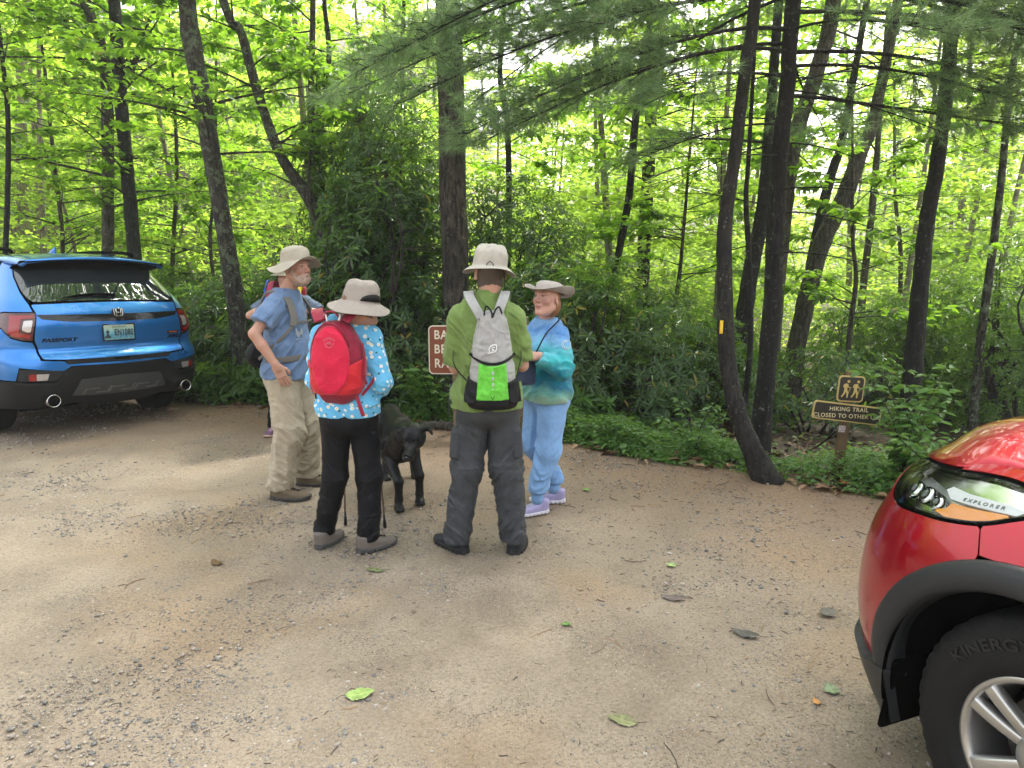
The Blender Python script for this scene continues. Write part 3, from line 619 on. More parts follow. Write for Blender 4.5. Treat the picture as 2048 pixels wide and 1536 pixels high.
# ------------------------------------------------------------------ shrubs
def whorl_shrub(name, label, c, size, n, seed, leaf='rhodo', L=.13, per=8, asp=.28, stems=7, cat='shrub', hollow=.35, updir=.5, group=None):
    """multi-stemmed shrub: leaning stems, leaf whorls spread through an uneven crown. c ground centre, size (rx,ry,height)"""
    r = np.random.default_rng(seed+500); c = np.array([c[0], c[1], float(terr(c[0],c[1]))]); root = empty(name, c, 0, label, cat, group)
    mb = MB(); rx, ry, h = size
    pts = []
    while len(pts) < n:
        q = r.uniform(-1,1,(n*3,3)); q[:,2] = r.uniform(.06,1,n*3)
        rad = np.sqrt(q[:,0]**2+q[:,1]**2); lump = vn(q*np.array([rx,ry,h])+seed, 1.5, seed)*.28+vn(q*np.array([rx,ry,h])+seed, 3.7, seed+1)*.12
        lim = np.sqrt(np.clip(1-(np.clip(q[:,2]-.45,0,1)/.58)**2,0,1))
        gap = vn(q*np.array([rx,ry,h])+9+seed, 2.2, seed+4)
        ok = (rad < (lim+lump)) & (rad > hollow*(lim+lump)*r.uniform(0,1,len(q))) & (gap > -.35) & (lim > .05)
        pts += list(q[ok]*np.array([rx,ry,h]))
    pts = np.array(pts[:n])
    st = []
    for s in range(stems):
        a = r.uniform(0,2*pi); b = np.array([cos(a)*.12*rx, sin(a)*.12*ry, -.05]); e = np.array([cos(a)*rx*r.uniform(.3,.8), sin(a)*ry*r.uniform(.3,.8), h*r.uniform(.6,.95)])
        m1 = b+(e-b)*.35+r.normal(0,.14,3)*min(1,h/2); m2 = b+(e-b)*.7+r.normal(0,.16,3)*min(1,h/2)
        S = spline([b,m1,m2,e], 12); rr = .009+.010*h; mb.tube(S, np.linspace(rr,.006,12), 6, cap=False); st.append(S)
    A = np.concatenate(st)
    for k in r.choice(n, min(n, 240), replace=False):
        p = pts[k]; j = np.argmin(np.linalg.norm(A-p+np.array([0,0,.15]),axis=1)); q = (A[j]+p)/2+r.normal(0,.05,3)*[1,1,.4]-[0,0,.03]
        mb.tube(np.array([A[j], q, p]), [.007,.005,.003], 3, cap=False)
    obj('stems', mb.mesh('stems', True), BK['twig'], root)
    out = unit(pts*np.array([1/rx,1/ry,.3/h])*np.array([1,1,1])+np.array([0,0,updir])+r.normal(0,.35,pts.shape))
    k = per; ph = r.uniform(0,2*pi,(n,1))+np.arange(k)[None]*2*pi/k+r.normal(0,.2,(n,k))
    s = unit(np.cross(out, np.array([.3,.2,.9])+0*out)); t = np.cross(out, s)
    D = unit((np.cos(ph)[...,None]*s[:,None]+np.sin(ph)[...,None]*t[:,None])+out[:,None]*r.uniform(-.15,.55,(n,k,1))).reshape(-1,3)
    N = unit(np.repeat(out,k,0)+r.normal(0,.15,(n*k,3))); P = np.repeat(pts,k,0)+D*.01
    l = L*r.uniform(.6,1.2,n*k); V = leaf_arrays(P, D, N, l, l*asp, .25, .18); V = V[(V[:,:,2].min(1) > 0)]
    obj('foliage', leaf_mesh('foliage', V, r.uniform(size=len(V))), LM[leaf], root)
    return root
SH = [  # label, px x, ground distance, (rx, ry, h), whorls, leaf length, per, asp, material
 ('large rhododendron between the crooked trunk and the thick trunk', 770, 8.6, (1.05,.8,2.9), 1000, .115, 8, .26, 'rhodo'),
 ('small-leaved laurel mass at the left flank of the thick trunk', 790, 8.9, (.85,.6,3.8), 3100, .058, 7, .42, 'laurel'),
 ('dark laurel hugging the right side of the thick trunk', 1035, 9.0, (.95,.6,2.8), 2600, .058, 7, .42, 'laurel'),
 ('rhododendron right of the brown sign behind the teal shirted woman', 1130, 8.2, (.9,.7,1.8), 750, .11, 8, .26, 'rhodo'),
 ('wide dark rhododendron behind the two dark haired hikers and dog', 690, 9.2, (1.2,.8,1.9), 850, .12, 8, .26, 'rhodo'),
 ('rhododendron behind the bearded man left of the crooked trunk', 560, 9.6, (1.1,.8,1.6), 750, .12, 8, .26, 'rhodo'),
 ('rhododendron beside the blue car rear corner', 420, 10.2, (1.0,.8,1.35), 650, .12, 8, .26, 'rhodo'),
 ('olive rhododendron thicket left of the blazed trunk', 1330, 8.3, (1.2,.8,1.35), 900, .10, 8, .26, 'rhodo'),
 ('tangled laurel thicket in front of the slim dark trunk', 1235, 9.4, (1.1,.8,1.9), 1400, .07, 7, .36, 'green'),
 ('dim rhododendron between the blazed trunk and the pine', 1420, 9.6, (1.0,.8,1.2), 650, .11, 8, .26, 'rhodo'),
 ('thin twiggy shrub behind the hiking trail sign', 1640, 8.8, (1.2,.8,1.1), 500, .09, 8, .28, 'rhodo'),
 ('laurel thicket right of the bonnet trunk', 1930, 10.5, (1.5,.9,2.2), 2200, .08, 7, .36, 'green'),
 ('laurel thicket left of the bonnet trunk', 1760, 11.5, (1.4,.9,1.9), 1700, .08, 7, .36, 'green'),
 ('tall laurel spilling in at the right picture edge', 2060, 9.0, (1.1,.8,2.7), 1700, .07, 7, .38, 'green'),
 ('laurel behind the roof of the blue car', 330, 12.5, (1.6,.9,1.8), 1700, .09, 7, .34, 'green'),
 ('leggy rhododendron with hanging leaves high above the red backpack', 735, 9.8, (.9,.6,4.2), 1500, .14, 7, .24, 'rhodo'),
]
for k,(lb,px,D,sz,n,L,per,asp,mt) in enumerate(SH):
    c = at(px, 700, D); whorl_shrub('shrub', lb, (c[0], D), sz, n, k, mt, L, per, asp, stems=9 if sz[2] > 1.5 else 6)
for k,(lb,px,py,sz,n) in enumerate([('low rhododendron seedling touching the blue car bumper', 368, 806, (.34,.28,.42), 70),
     ('low rhododendron clump second from the blue car', 430, 812, (.36,.28,.46), 80),
     ('low rhododendron clump at the bearded man elbow', 500, 812, (.30,.25,.50), 70),
     ('pale wet rhododendron sprig right of the teal shirted woman', 1165, 850, (.34,.3,.42), 60)]):
    c = at(px, py, 8.6); t = CAM_H/(CAM_H-c[2]) if c[2] < CAM_H else 1; g = np.array([0,0,CAM_H])+(c-np.array([0,0,CAM_H]))*t
    whorl_shrub('low_shrub', lb, (g[0], g[1]+.25), sz, n, 60+k, 'green' if k < 3 else 'herb', .17, 8, .24, stems=5, cat='shrub', hollow=.1)

def sprig(name, label, x, y, h, n, seed, leafL=.07, leaf='herb', spread=.4):
    """broad-leaved young plant with a few arching stems"""
    r = np.random.default_rng(seed); c = np.array([x,y,float(terr(x,y))]); root = empty(name, c, 0, label, 'plant'); mb = MB(); LV = []
    for s in range(n):
        a = r.uniform(0,2*pi); e = np.array([cos(a)*spread*r.uniform(.3,1), sin(a)*spread*r.uniform(.3,1), h*r.uniform(.55,1)])
        S = spline([[0,0,-.02], e*[.3,.3,.6], e], 8); mb.tube(S, np.linspace(.006,.002,8), 4, cap=False)
        for u in np.linspace(.35,1,6):
            b = S[int(u*7)]; m = 5; ph = r.uniform(0,2*pi)+np.arange(m)*2*pi/m
            D = unit(np.stack([np.cos(ph),np.sin(ph),r.uniform(-.2,.3,m)],1)); l = leafL*r.uniform(.7,1.3,m)
            LV.append(leaf_arrays(b+D*.02, D, unit(np.array([0,0,1.])+r.normal(0,.25,(m,3))), l, l*.5, .2, .2))
    obj('stems', mb.mesh('stems', True), BK['twig'], root); V = np.concatenate(LV)
    obj('foliage', leaf_mesh('foliage', V, r.uniform(size=len(V))), LM[leaf], root)
sprig('sapling', 'broad-leaved sapling overlapping the right end of the trail sign', 3.05, 5.35, .95, 15, 1, .085)
sprig('sapling', 'leafy plant between the trail sign and the red headlight', 3.05, 4.95, .55, 12, 2, .075)
sprig('sapling', 'bright leafy seedling behind the black dog', -.95, 8.1, .6, 8, 3, .11)
sprig('sapling', 'bright seedling just left of the brown sign post', -.85, 7.5, .62, 7, 4, .09)
sprig('sapling', 'lime seedling at the foot of the blazed trunk', 1.62, 6.1, .5, 8, 5, .07)

def ground_cover():
    r = np.random.default_rng(31); n = 11000
    X = r.uniform(-5.5, 5, n*2); d = np.abs(r.normal(0,.9,n*2)); Y = edge_y(X)+.03+d
    P = np.stack([X,Y,0*X],1); dens = np.where(X > .3, 1.0, .38)*np.clip(.55+vn(P,1.2,8)*1.1,.05,1); ok = (r.uniform(size=n*2) < dens)&(np.abs(X) < Y*.8+.4); X, Y, d = X[ok][:n], Y[ok][:n], d[ok][:n]; n = len(X)
    Z = terr(X,Y); P = np.stack([X,Y,X*0],1); h = np.clip(.07+.13*(vn(P,2.1,9)+.6), .03, .30)*np.clip(d/.2,.25,1)
    k = 7; ph = r.uniform(0,2*pi,(n,1))+np.arange(k)[None]*2.4; zz = Z[:,None]+h[:,None]*r.uniform(.25,1.1,(n,k))
    B = np.stack([X[:,None]+np.cos(ph)*.045*r.uniform(.3,1.2,(n,k)), Y[:,None]+np.sin(ph)*.045*r.uniform(.3,1.2,(n,k)), zz], -1).reshape(-1,3)
    D = unit(np.stack([np.cos(ph),np.sin(ph),r.uniform(-.3,.35,(n,k))],-1)).reshape(-1,3); l = .036*np.exp(r.normal(0,.35,n*k))
    V = leaf_arrays(B, D, unit(np.array([0,0,1.])+r.normal(0,.35,(n*k,3))), l, l*.55, .2, .2)
    tag(obj('ground_cover', leaf_mesh('ground_cover', V, r.uniform(size=n*k)), LM['herb']), 'low bright green herbs and vines growing along the edge of the gravel', 'ground cover', kind='stuff')
    # dead leaves and sticks under the trees
    n = 5000; X = r.uniform(-6,7,n); Y = edge_y(X)-.1+np.abs(r.normal(0,2.2,n)); Z = terr(X,Y)+.012
    D = unit(np.stack([r.normal(size=n),r.normal(size=n),r.normal(0,.2,n)],1)); l = r.uniform(.05,.12,n)
    V = leaf_arrays(np.stack([X,Y,Z+r.uniform(0,.02,n)],1), D, unit(np.array([0,0,1.])+r.normal(0,.4,(n,3))), l, l*.5, .3, .2)
    m = M('dead_leaf'); m.set(col=m.ramp(m.attr('rnd'), [(0,(.04,.022,.012)),(.6,(.13,.065,.03)),(1,(.28,.17,.09))]), rough=.55)
    tag(obj('dead_leaves', leaf_mesh('dead_leaves', V, r.uniform(size=n)), m.m), 'brown dead leaves covering the forest floor', 'dead leaves', kind='stuff')
ground_cover()

# ------------------------------------------------------------------ the wood beyond, too many stems to count
def far_wood():
    r = np.random.default_rng(55); mb = MB(); LV = []; cnt = 0
    spots = []
    for _ in range(420):
        y = r.uniform(13, 42); x = r.uniform(-1,1)*(y*.85+7)
        if all((x-a)**2+(y-b)**2 > (1.3+.03*y)**2 for a,b in spots): spots.append((x,y))
        if len(spots) >= 158: break
    for x,y in spots:
        z = float(terr(x,y)); h = r.uniform(4.5,13) if x < 1 else r.uniform(6,14); lean = r.normal(0,.06,2)
        P = spline([[x,y,z-.1],[x+lean[0]*h*.5+r.normal(0,.1),y,z+h*.5],[x+lean[0]*h,y+lean[1]*h,z+h]], 14); R = np.linspace(.02+.006*h, .015, 14)
        mb.tube(P, R, 8, cap=False)
        nb = int(14+h*2.3); sc = 1+.018*(y-12)
        # cheap boughs: leaf sprays only, with a stick each
        for k in range(nb):
            i = int(r.uniform(2,13)); a = r.uniform(0,2*pi); L = r.uniform(.8,2.6)*(1.1-.35*i/13); d = np.array([cos(a),sin(a),.15+r.normal(0,.15)])
            e = P[i]+d*L
            if k%2 == 0: mb.tube(np.array([P[i],(P[i]+e)/2+[0,0,.05],e]), [.014,.009,.004], 3, cap=False)
            m = int(98*L/1.7); u = r.uniform(.2,1.05,(m,1)); s = np.cross(d,[0,0,1.])
            lp = P[i]+d*L*u+s*r.normal(0,.30,(m,1))*L*.5+np.array([0,0,1])*r.normal(0,.07,(m,1))-np.array([0,0,.12])*L*u**2
            ld = unit(d+r.normal(0,.7,(m,3))*[1,1,.4]); l = .115*sc*r.uniform(.7,1.3,m)
            LV.append(leaf_arrays(lp, ld, unit(np.array([0,-.15,1.])+r.normal(0,.45,(m,3))), l, l*.6, .15, .15))
    # dense low brush so that the bottom of the wood closes
    for _ in range(2300):
        y = r.uniform(12.5, 40); x = r.uniform(-1,1)*(y*.88+7); z = float(terr(x,y)); m = 55; hh = r.uniform(.8,3.4); sc = 1+.018*(y-12)
        lp = np.array([x,y,z])+r.normal(0,1,(m,3))*[.6,.4,.0]+np.array([0,0,1])*r.uniform(.05,1,(m,1))*hh
        l = .10*sc*r.uniform(.7,1.3,m); LV.append(leaf_arrays(lp, unit(r.normal(0,1,(m,3))*[1,1,.4]), unit(np.array([0,-.2,1.])+r.normal(0,.45,(m,3))), l, l*.55, .15, .15))
    V = np.concatenate(LV); print('far leaves', len(V))
    lm = leaf_mesh('far_wood', V, r.uniform(size=len(V)))
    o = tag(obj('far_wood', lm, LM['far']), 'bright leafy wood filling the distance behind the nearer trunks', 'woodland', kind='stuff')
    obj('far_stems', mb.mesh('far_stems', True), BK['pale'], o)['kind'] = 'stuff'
far_wood()

def fallen_leaf(label, px, py, L, W, ang, col, seed, lobes=0, curl=.03):
    g = at(px,py,2.0); t = CAM_H/(CAM_H-g[2]); g = np.array([0,0,CAM_H])+(g-np.array([0,0,CAM_H]))*t; r = np.random.default_rng(seed); n = 26; V = [(0,0,0)]; F = []
    t = np.linspace(0,1,n); w = W/2*np.sin(pi*t**.85)**.8*(1+.14*np.abs(np.sin(t*pi*(6+lobes)))+r.normal(0,.03,n)); V = []
    for i in range(n):
        y = (t[i]-.5)*L; b = .003*sin(t[i]*5+seed)+curl*L*(2*t[i]-1)**2*.4
        V += [(-w[i],y,b+.004*abs(sin(t[i]*9+seed))),(-w[i]*.5,y,b+.006),(0,y,b),(w[i]*.5,y,b+.007),(w[i],y,b+.005*abs(cos(t[i]*7)))]
    root = empty('fallen_leaf', (g[0],g[1],.009), ang, label, 'leaf')
    m = M('fallen_leaf_'+str(seed)); co = m.co(); c = m.mix(m.ramp(m.noise(co, 45, 5, .6), [(.4,0),(.65,1)]), col, tuple(x*.6 for x in col)); v = m.math('ABSOLUTE', m.sep(co)[0]); c = m.mix(m.math('LESS_THAN', v, .0012), c, tuple(min(1,x*1.5) for x in col)); m.set(col=c, rough=.45)
    obj('blade', mesh('blade', V, grid_faces(n,5)), m.m, root); mb = MB(); mb.tube(spline([(0,-L*.5,.004),(.005,-L*.65,.006),(.02,-L*.8,.003)],8), .0012, 5); mb.build('stalk', BK['twig'], root, smooth=True)
for a in [('large pale green fallen leaf lying near the bottom left of centre',720,1392,.115,.075,-1.35,(.30,.42,.12)),('dull green ragged leaf lying near the bottom right of centre',1245,1445,.11,.06,1.2,(.20,.21,.09)),
          ('curled brown dead leaf on the dirt left of the hikers feet',432,1128,.10,.05,.8,(.14,.08,.03)),('flat olive leaf just below the woman in black trousers',750,1143,.11,.04,1.4,(.17,.20,.08)),
          ('small green sprig leaf on bare dirt below the green shirted man',1132,1252,.045,.04,.3,(.12,.26,.05)),('orange yellow chip of leaf left of the red car tyre',1633,1408,.04,.028,.2,(.55,.26,.06)),
          ('grey green leaf with long stalk left of the red bumper',1662,1382,.07,.055,.1,(.17,.24,.11)),('dark wet brown leaf left of the red wing',1655,1228,.09,.07,2.2,(.10,.085,.07)),
          ('dark oblong leaf lying in the pale patch right of centre',1490,1270,.13,.06,1.0,(.07,.065,.06)),('purplish sodden leaf in the middle right of the lot',1345,1198,.12,.06,1.3,(.12,.085,.08)),
          ('bright green leaf lying behind the teal shirted woman',1172,982,.06,.04,1.4,(.14,.32,.05)),('pale green leaf lying in the lit patch right of the hikers',1342,1133,.06,.045,.9,(.30,.42,.14)),
          ('orange dead leaf by the foot of the trail sign',1690,966,.10,.08,.4,(.40,.10,.03))]:
    fallen_leaf(*a, seed=hash(a[0][:9])%97 if 0 else len(a[0])+a[1]%50)

# ================================================================== PEOPLE
def fold(P, f, sx=(1,1,1), seed=0, warp=.35):
    Q = P*np.array(sx); w = vn(Q, f*.6, seed+50)*warp/f
    n = vn(Q+w[:,None], f, seed); return (1-2*np.abs(n))
def skin_mat(name, base=(.49,.29,.215)):
    m = M(name); at_ = m.n.new('ShaderNodeAttribute'); at_.attribute_name = 'tint'
    co = m.co(); n = m.noise(co, 38, 5, .6)
    c = m.mix(m.math('MULTIPLY', m.ramp(n, [(.35,0),(.7,1)]), .35), base, tuple(min(1,x*y) for x,y in zip(base,(1.25,.85,.8))))
    c = m.mix(at_.outputs['Alpha'], c, at_.outputs['Color'])
    m.set(col=c, rough=.52, sss=.12, spec=.4); m.b.inputs['Subsurface Radius'].default_value = (.012,.005,.003); m.b.inputs['Subsurface Scale'].default_value = .6
    m.bump(m.noise(co, 220, 4), .15, .002); return m.m
def tint(me, fn):
    n = len(me.vertices); V = np.zeros(n*3, np.float32); me.vertices.foreach_get('co', V); C = fn(V.reshape(-1,3).astype(float)).astype(np.float32)
    a = me.color_attributes.new('tint', 'FLOAT_COLOR', 'POINT'); a.data.foreach_set('color', C.ravel())
def head_sdf(Q, beard=0.0, fem=0.0):
    """head-local: centre of head, +y towards the face, chin at -.115"""
    q = Q.copy(); q[:,0] = np.abs(q[:,0]); w = 1-.04*fem
    d = ell(Q, (0,-.014,.028), (.077*w,.097,.092))
    d = smin(d, ell(Q, (0,.018,-.035), (.060*w,.073,.078)), .03)
    d = smin(d, cap(q, (.052*w,-.005,-.055), (.012,.062,-.094), .020, .020), .03)
    d = smin(d, ell(q, (.040,.058,-.018), (.024,.022,.022)), .02)            # cheeks
    d = smin(d, cap(q, (.012,.083,.033), (.040,.068,.036), .009, .008), .014)  # brow
    d = smax(d, -ell(q, (.031,.096,.014), (.017,.016,.011)), .010)           # sockets
    d = smin(d, ell(q, (.030,.073,.014), (.0125,.0125,.0115)), .003)         # eyeball with lids
    d = smin(d, cap(Q, (0,.086,.026), (0,.108,-.016), .0065, .0105), .012)     # nose
    d = smin(d, ell(q, (.011,.096,-.021), (.008,.010,.0075)), .006)
    d = smin(d, ell(Q, (0,.086,-.050), (.024,.013,.0065)), .006); d = smin(d, ell(Q, (0,.083,-.063), (.020,.013,.007)), .006)
    d = smax(d, -cap(q, (0,.101,-.0565), (.022,.088,-.058), .0022), .003)
    d = smin(d, ell(Q, (0,.073,-.095), (.020,.016,.014)), .02)              # chin
    R = rotm(0, radians(-8), radians(-18)); e = ell(q, (.080*w,-.012,-.002), (.009,.020,.033), R); e = smax(e, -ell(q, (.089*w,-.006,.0), (.006,.011,.018), R), .004)
    d = smin(d, e, .006)
    if beard:
        b = ell(Q, (0,.035,-.075), (.060,.064,.050)); b = smax(b, -(Q[:,1]-.0), .02); b = smax(b, Q[:,2]+.036, .012)
        b = smin(b, cap(q, (.058,.012,-.02), (.045,.045,-.07), .016, .02), .015)
        mo = cap(q, (0,.096,-.040), (.030,.078,-.055), .009, .008); b = smin(b, mo, .008)
        b = smax(b, -ell(Q, (0,.100,-.058), (.017,.02,.005)), .004)
        b = b - .0035*vn(Q, 130, 5) - .003*vn(Q*[1,1,.4], 75, 6); d = smin(d, b, .006)
    return d
def hand_sdf(Q, curl=.5, thumb=.6, side=1, spread=.12):
    """hand-local: wrist at origin, fingers towards +y, palm faces -z, thumb on -x*side"""
    d = rbox(Q, (0,.048,0), (.038,.046,.013), .012)
    d = smin(d, cap(Q, (0,-.02,0), (0,.02,0), .026, .024), .02)
    for i,(x,l) in enumerate(((-.029,.070),(-.010,.080),(.010,.075),(.028,.060))):
        x *= side; p = np.array([x,.088,0]); a = 0; th = -x*spread*8*-1
        pts = [p]; 
        for k,f in enumerate((.45,.31,.24)):
            a += curl*(.75 if k else .55)*(1+.08*i); p = p+np.array([sin(th)*cos(a), cos(th)*cos(a), -sin(a)])*l*f; pts.append(p)
        d = smin(d, chain(Q, pts, [.0088,.0082,.0076,.0062], .003), .006)
    s = -side; tp = [np.array([s*.022,.018,-.004]), np.array([s*.046,.046,-.012]), np.array([s*(.058-.02*thumb),.072,-.016-.016*thumb]), np.array([s*(.058-.04*thumb),.092,-.018-.024*thumb])]
    return smin(d, chain(Q, tp, [.015,.0115,.010,.008], .006), .008)
def fr_from(dirv, normal):
    """3x3 with columns (x,y,z) so that Q@R maps world into hand-local: y=dirv, z=normal"""
    y = np.array(dirv, float); y /= np.linalg.norm(y); z = np.array(normal, float); z -= y*(z@y); z /= np.linalg.norm(z); return np.stack([np.cross(y,z), y, z], 1)
def shoe(parent, pos, ang, L=.285, upper=None, sole=None, high=.0, ankle=None, w=1.0, lace=None):
    """pos: ankle ground point; ang: heading of the toe (0 = +y)"""
    R = rotm(0,0,ang); p = np.array([pos[0],pos[1],0]); k = L/.285
    def loc(P): return ((P-p)@R)/k
    def outline(Q, g=0):
        t = np.clip((Q[:,1]+.075)/.27, 0, 1); wd = (.036+.014*np.sin(t*pi*.9)+.006*t)*w+g; cx = .006*np.sin(t*pi)
        return np.where(Q[:,1] < -.04, np.hypot(Q[:,0], Q[:,1]+.04)-wd, np.where(Q[:,1] > .155, np.hypot(Q[:,0]-cx, (Q[:,1]-.155)*.85)-wd, np.abs(Q[:,0]-cx)-wd))
    def so(P):
        Q = loc(P); o = outline(Q, .004)+.003*np.sign(np.sin(Q[:,1]*190))*(Q[:,2] < .014); top = .026+.012*np.clip(-Q[:,1]/.08,0,1)+.012*np.clip((Q[:,1]-.13)/.07,0,1)**2; bot = .012*np.clip((Q[:,1]-.12)/.08,0,1)**2
        return smax(smax(o, Q[:,2]-top, .006), bot-Q[:,2], .004)*k
    def up(P):
        Q = loc(P); o = outline(Q, -.001); t = np.clip((Q[:,1]+.02)/.2,0,1); h = .105-.058*t**.8+high*np.clip(1-t*3.5,0,1)
        d = smax(smax(o, Q[:,2]-h, .035), .016-Q[:,2], .004); a = cap(Q, (0,-.028,.05), (0,-.036,.10+high), .041, .040); a = smax(a, Q[:,2]-(.105+high), .006)
        d = smin(d, a, .02); d = d-.0015*fold(Q, 30, (1,1,1), 3)*(Q[:,1] > .02); return d*k
    lo = [p[0]-.25,p[1]-.25,-.01]; hi = [p[0]+.25,p[1]+.25,.19+high]
    u = obj('shoe', sdf_mesh('shoe', up, lo, hi, .005), upper, parent); obj('sole', sdf_mesh('sole', so, lo, hi, .005), sole, u)
    if lace:
        mb = MB()
        for i in range(5):
            y = .03+.022*i; zt = .112-.058*np.clip((y+.02)/.2,0,1)**.8
            for s in (-1,1):
                pts = np.array([[s*.024,y,zt-.012],[0,y+.006*s,zt+.002],[-s*.024,y+.012,zt-.014]])*k; mb.tube(pts@R.T+p, .0028, 5)
        mb.build('laces', lace, u, smooth=True)
    return u
def hat(parent, c, rz, tilt, mat, crown=(.098,.108,.105), brim=.075, droop=.35, wave=(), side_curl=0.0, back=0.0, seed=0, band=None, dent=0.0, soft=.006, inner=None):
    """bucket hat; c = centre of the head opening, local +y front"""
    nA, prof = 96, []
    for t in np.linspace(0,1,16): prof.append((sin(t*pi/2)**.62 if t > 0 else 0.0, cos(t*pi/2)**.55*1.0 if t < 1 else 0.0, 0))  # (r, z, isbrim)
    prof = [(min(1,(np.sin(t*pi/2))**.8), max(0,np.cos(t*pi/2))**.42, 0) for t in np.linspace(0.0,1,16)]
    nb = 14; V = []
    A = np.arange(nA)*2*pi/nA
    for (r_, z_, _) in prof:
        V.append(np.stack([np.sin(A)*crown[0]*r_*(1-.06*z_), np.cos(A)*crown[1]*r_*(1-.06*z_), np.full(nA, crown[2]*z_)],1))
    for i in range(1, nb+1):
        t = i/nb; bw = brim*(1+back*(-np.cos(A)))
        dz = -droop*bw*(t**1.15); 
        for (k,amp,ph) in wave: dz = dz+amp*np.sin(k*A+ph)*t**1.6*brim
        dz = dz+side_curl*np.abs(np.sin(A))**2.2*brim*t**1.7
        V.append(np.stack([np.sin(A)*(crown[0]+bw*t*(1-side_curl*.25*np.abs(np.sin(A))**2)), np.cos(A)*(crown[1]+bw*t), dz],1))
    V = np.concatenate(V); n = len(V)
    N = vn(V+seed, 16, seed)*soft+vn(V*[1,1,2.2]+seed, 34, seed+1)*soft*.5; nrm = unit(V-np.array([0,0,.02])); cm = np.clip(V[:,2]/.03+.3,0,1)
    V = V+nrm*(N*cm)[:,None]; V[:,2] -= dent*np.exp(-((V[:,0]/.045)**2+((V[:,1])/.07)**2))*(V[:,2] > .5*crown[2])
    F = grid_faces(16+nb, nA, True)
    me = mesh('hat', V, F[:, ::-1])
    a = me.attributes.new('brim','FLOAT','POINT'); a.data.foreach_set('value', np.repeat(np.r_[np.zeros(16), np.arange(1,nb+1)/nb], nA).astype(np.float32))
    o = obj('hat', me, mat, parent, loc=c, rot=(tilt[0], tilt[1], rz)); s = o.modifiers.new('t','SOLIDIFY'); s.thickness = .0035; s.offset = -1
    s = o.modifiers.new('s','SUBSURF'); s.levels = 1; s.render_levels = 1
    return o
def hat_mat(name, col):
    m = M(name); co = m.co(); b = m.attr('brim'); st = m.math('SINE', m.math('MULTIPLY', b, 70.0))
    c = m.mix(m.ramp(m.noise(co, 22, 5, .6), [(.3,0),(.7,1)]), tuple(x*.86 for x in col), col)
    c = m.mix(m.math('MULTIPLY', m.ramp(st, [(.8,0),(1,1)]), m.math('GREATER_THAN', b, .03)), c, tuple(x*.7 for x in col))
    m.set(col=c, rough=.85, spec=.2); m.bump(m.math('ADD', m.math('ADD', m.math('MULTIPLY', st, .25), m.noise(co, 300, 3)), m.math('MULTIPLY', m.noise(co, 18, 5, .65, 1.5), 6)), .35, .004); return m.m
def cloth(name, col, rough=.85, var=.14, weave=420, scale=14, sheen=.15):
    m = M(name); co = m.co(); c = m.mix(m.ramp(m.noise(co, scale, 6, .6), [(.3,0),(.7,1)]), tuple(x*(1-var) for x in col), tuple(min(1,x*(1+var)) for x in col))
    m.set(col=c, rough=rough, spec=.2, sheen=sheen); m.bump(m.math('ADD', m.math('MULTIPLY', m.noise(co, weave, 2), .5), m.math('MULTIPLY', m.noise(co, 15, 5, .6, 1.6), 7)), .30, .004); return m
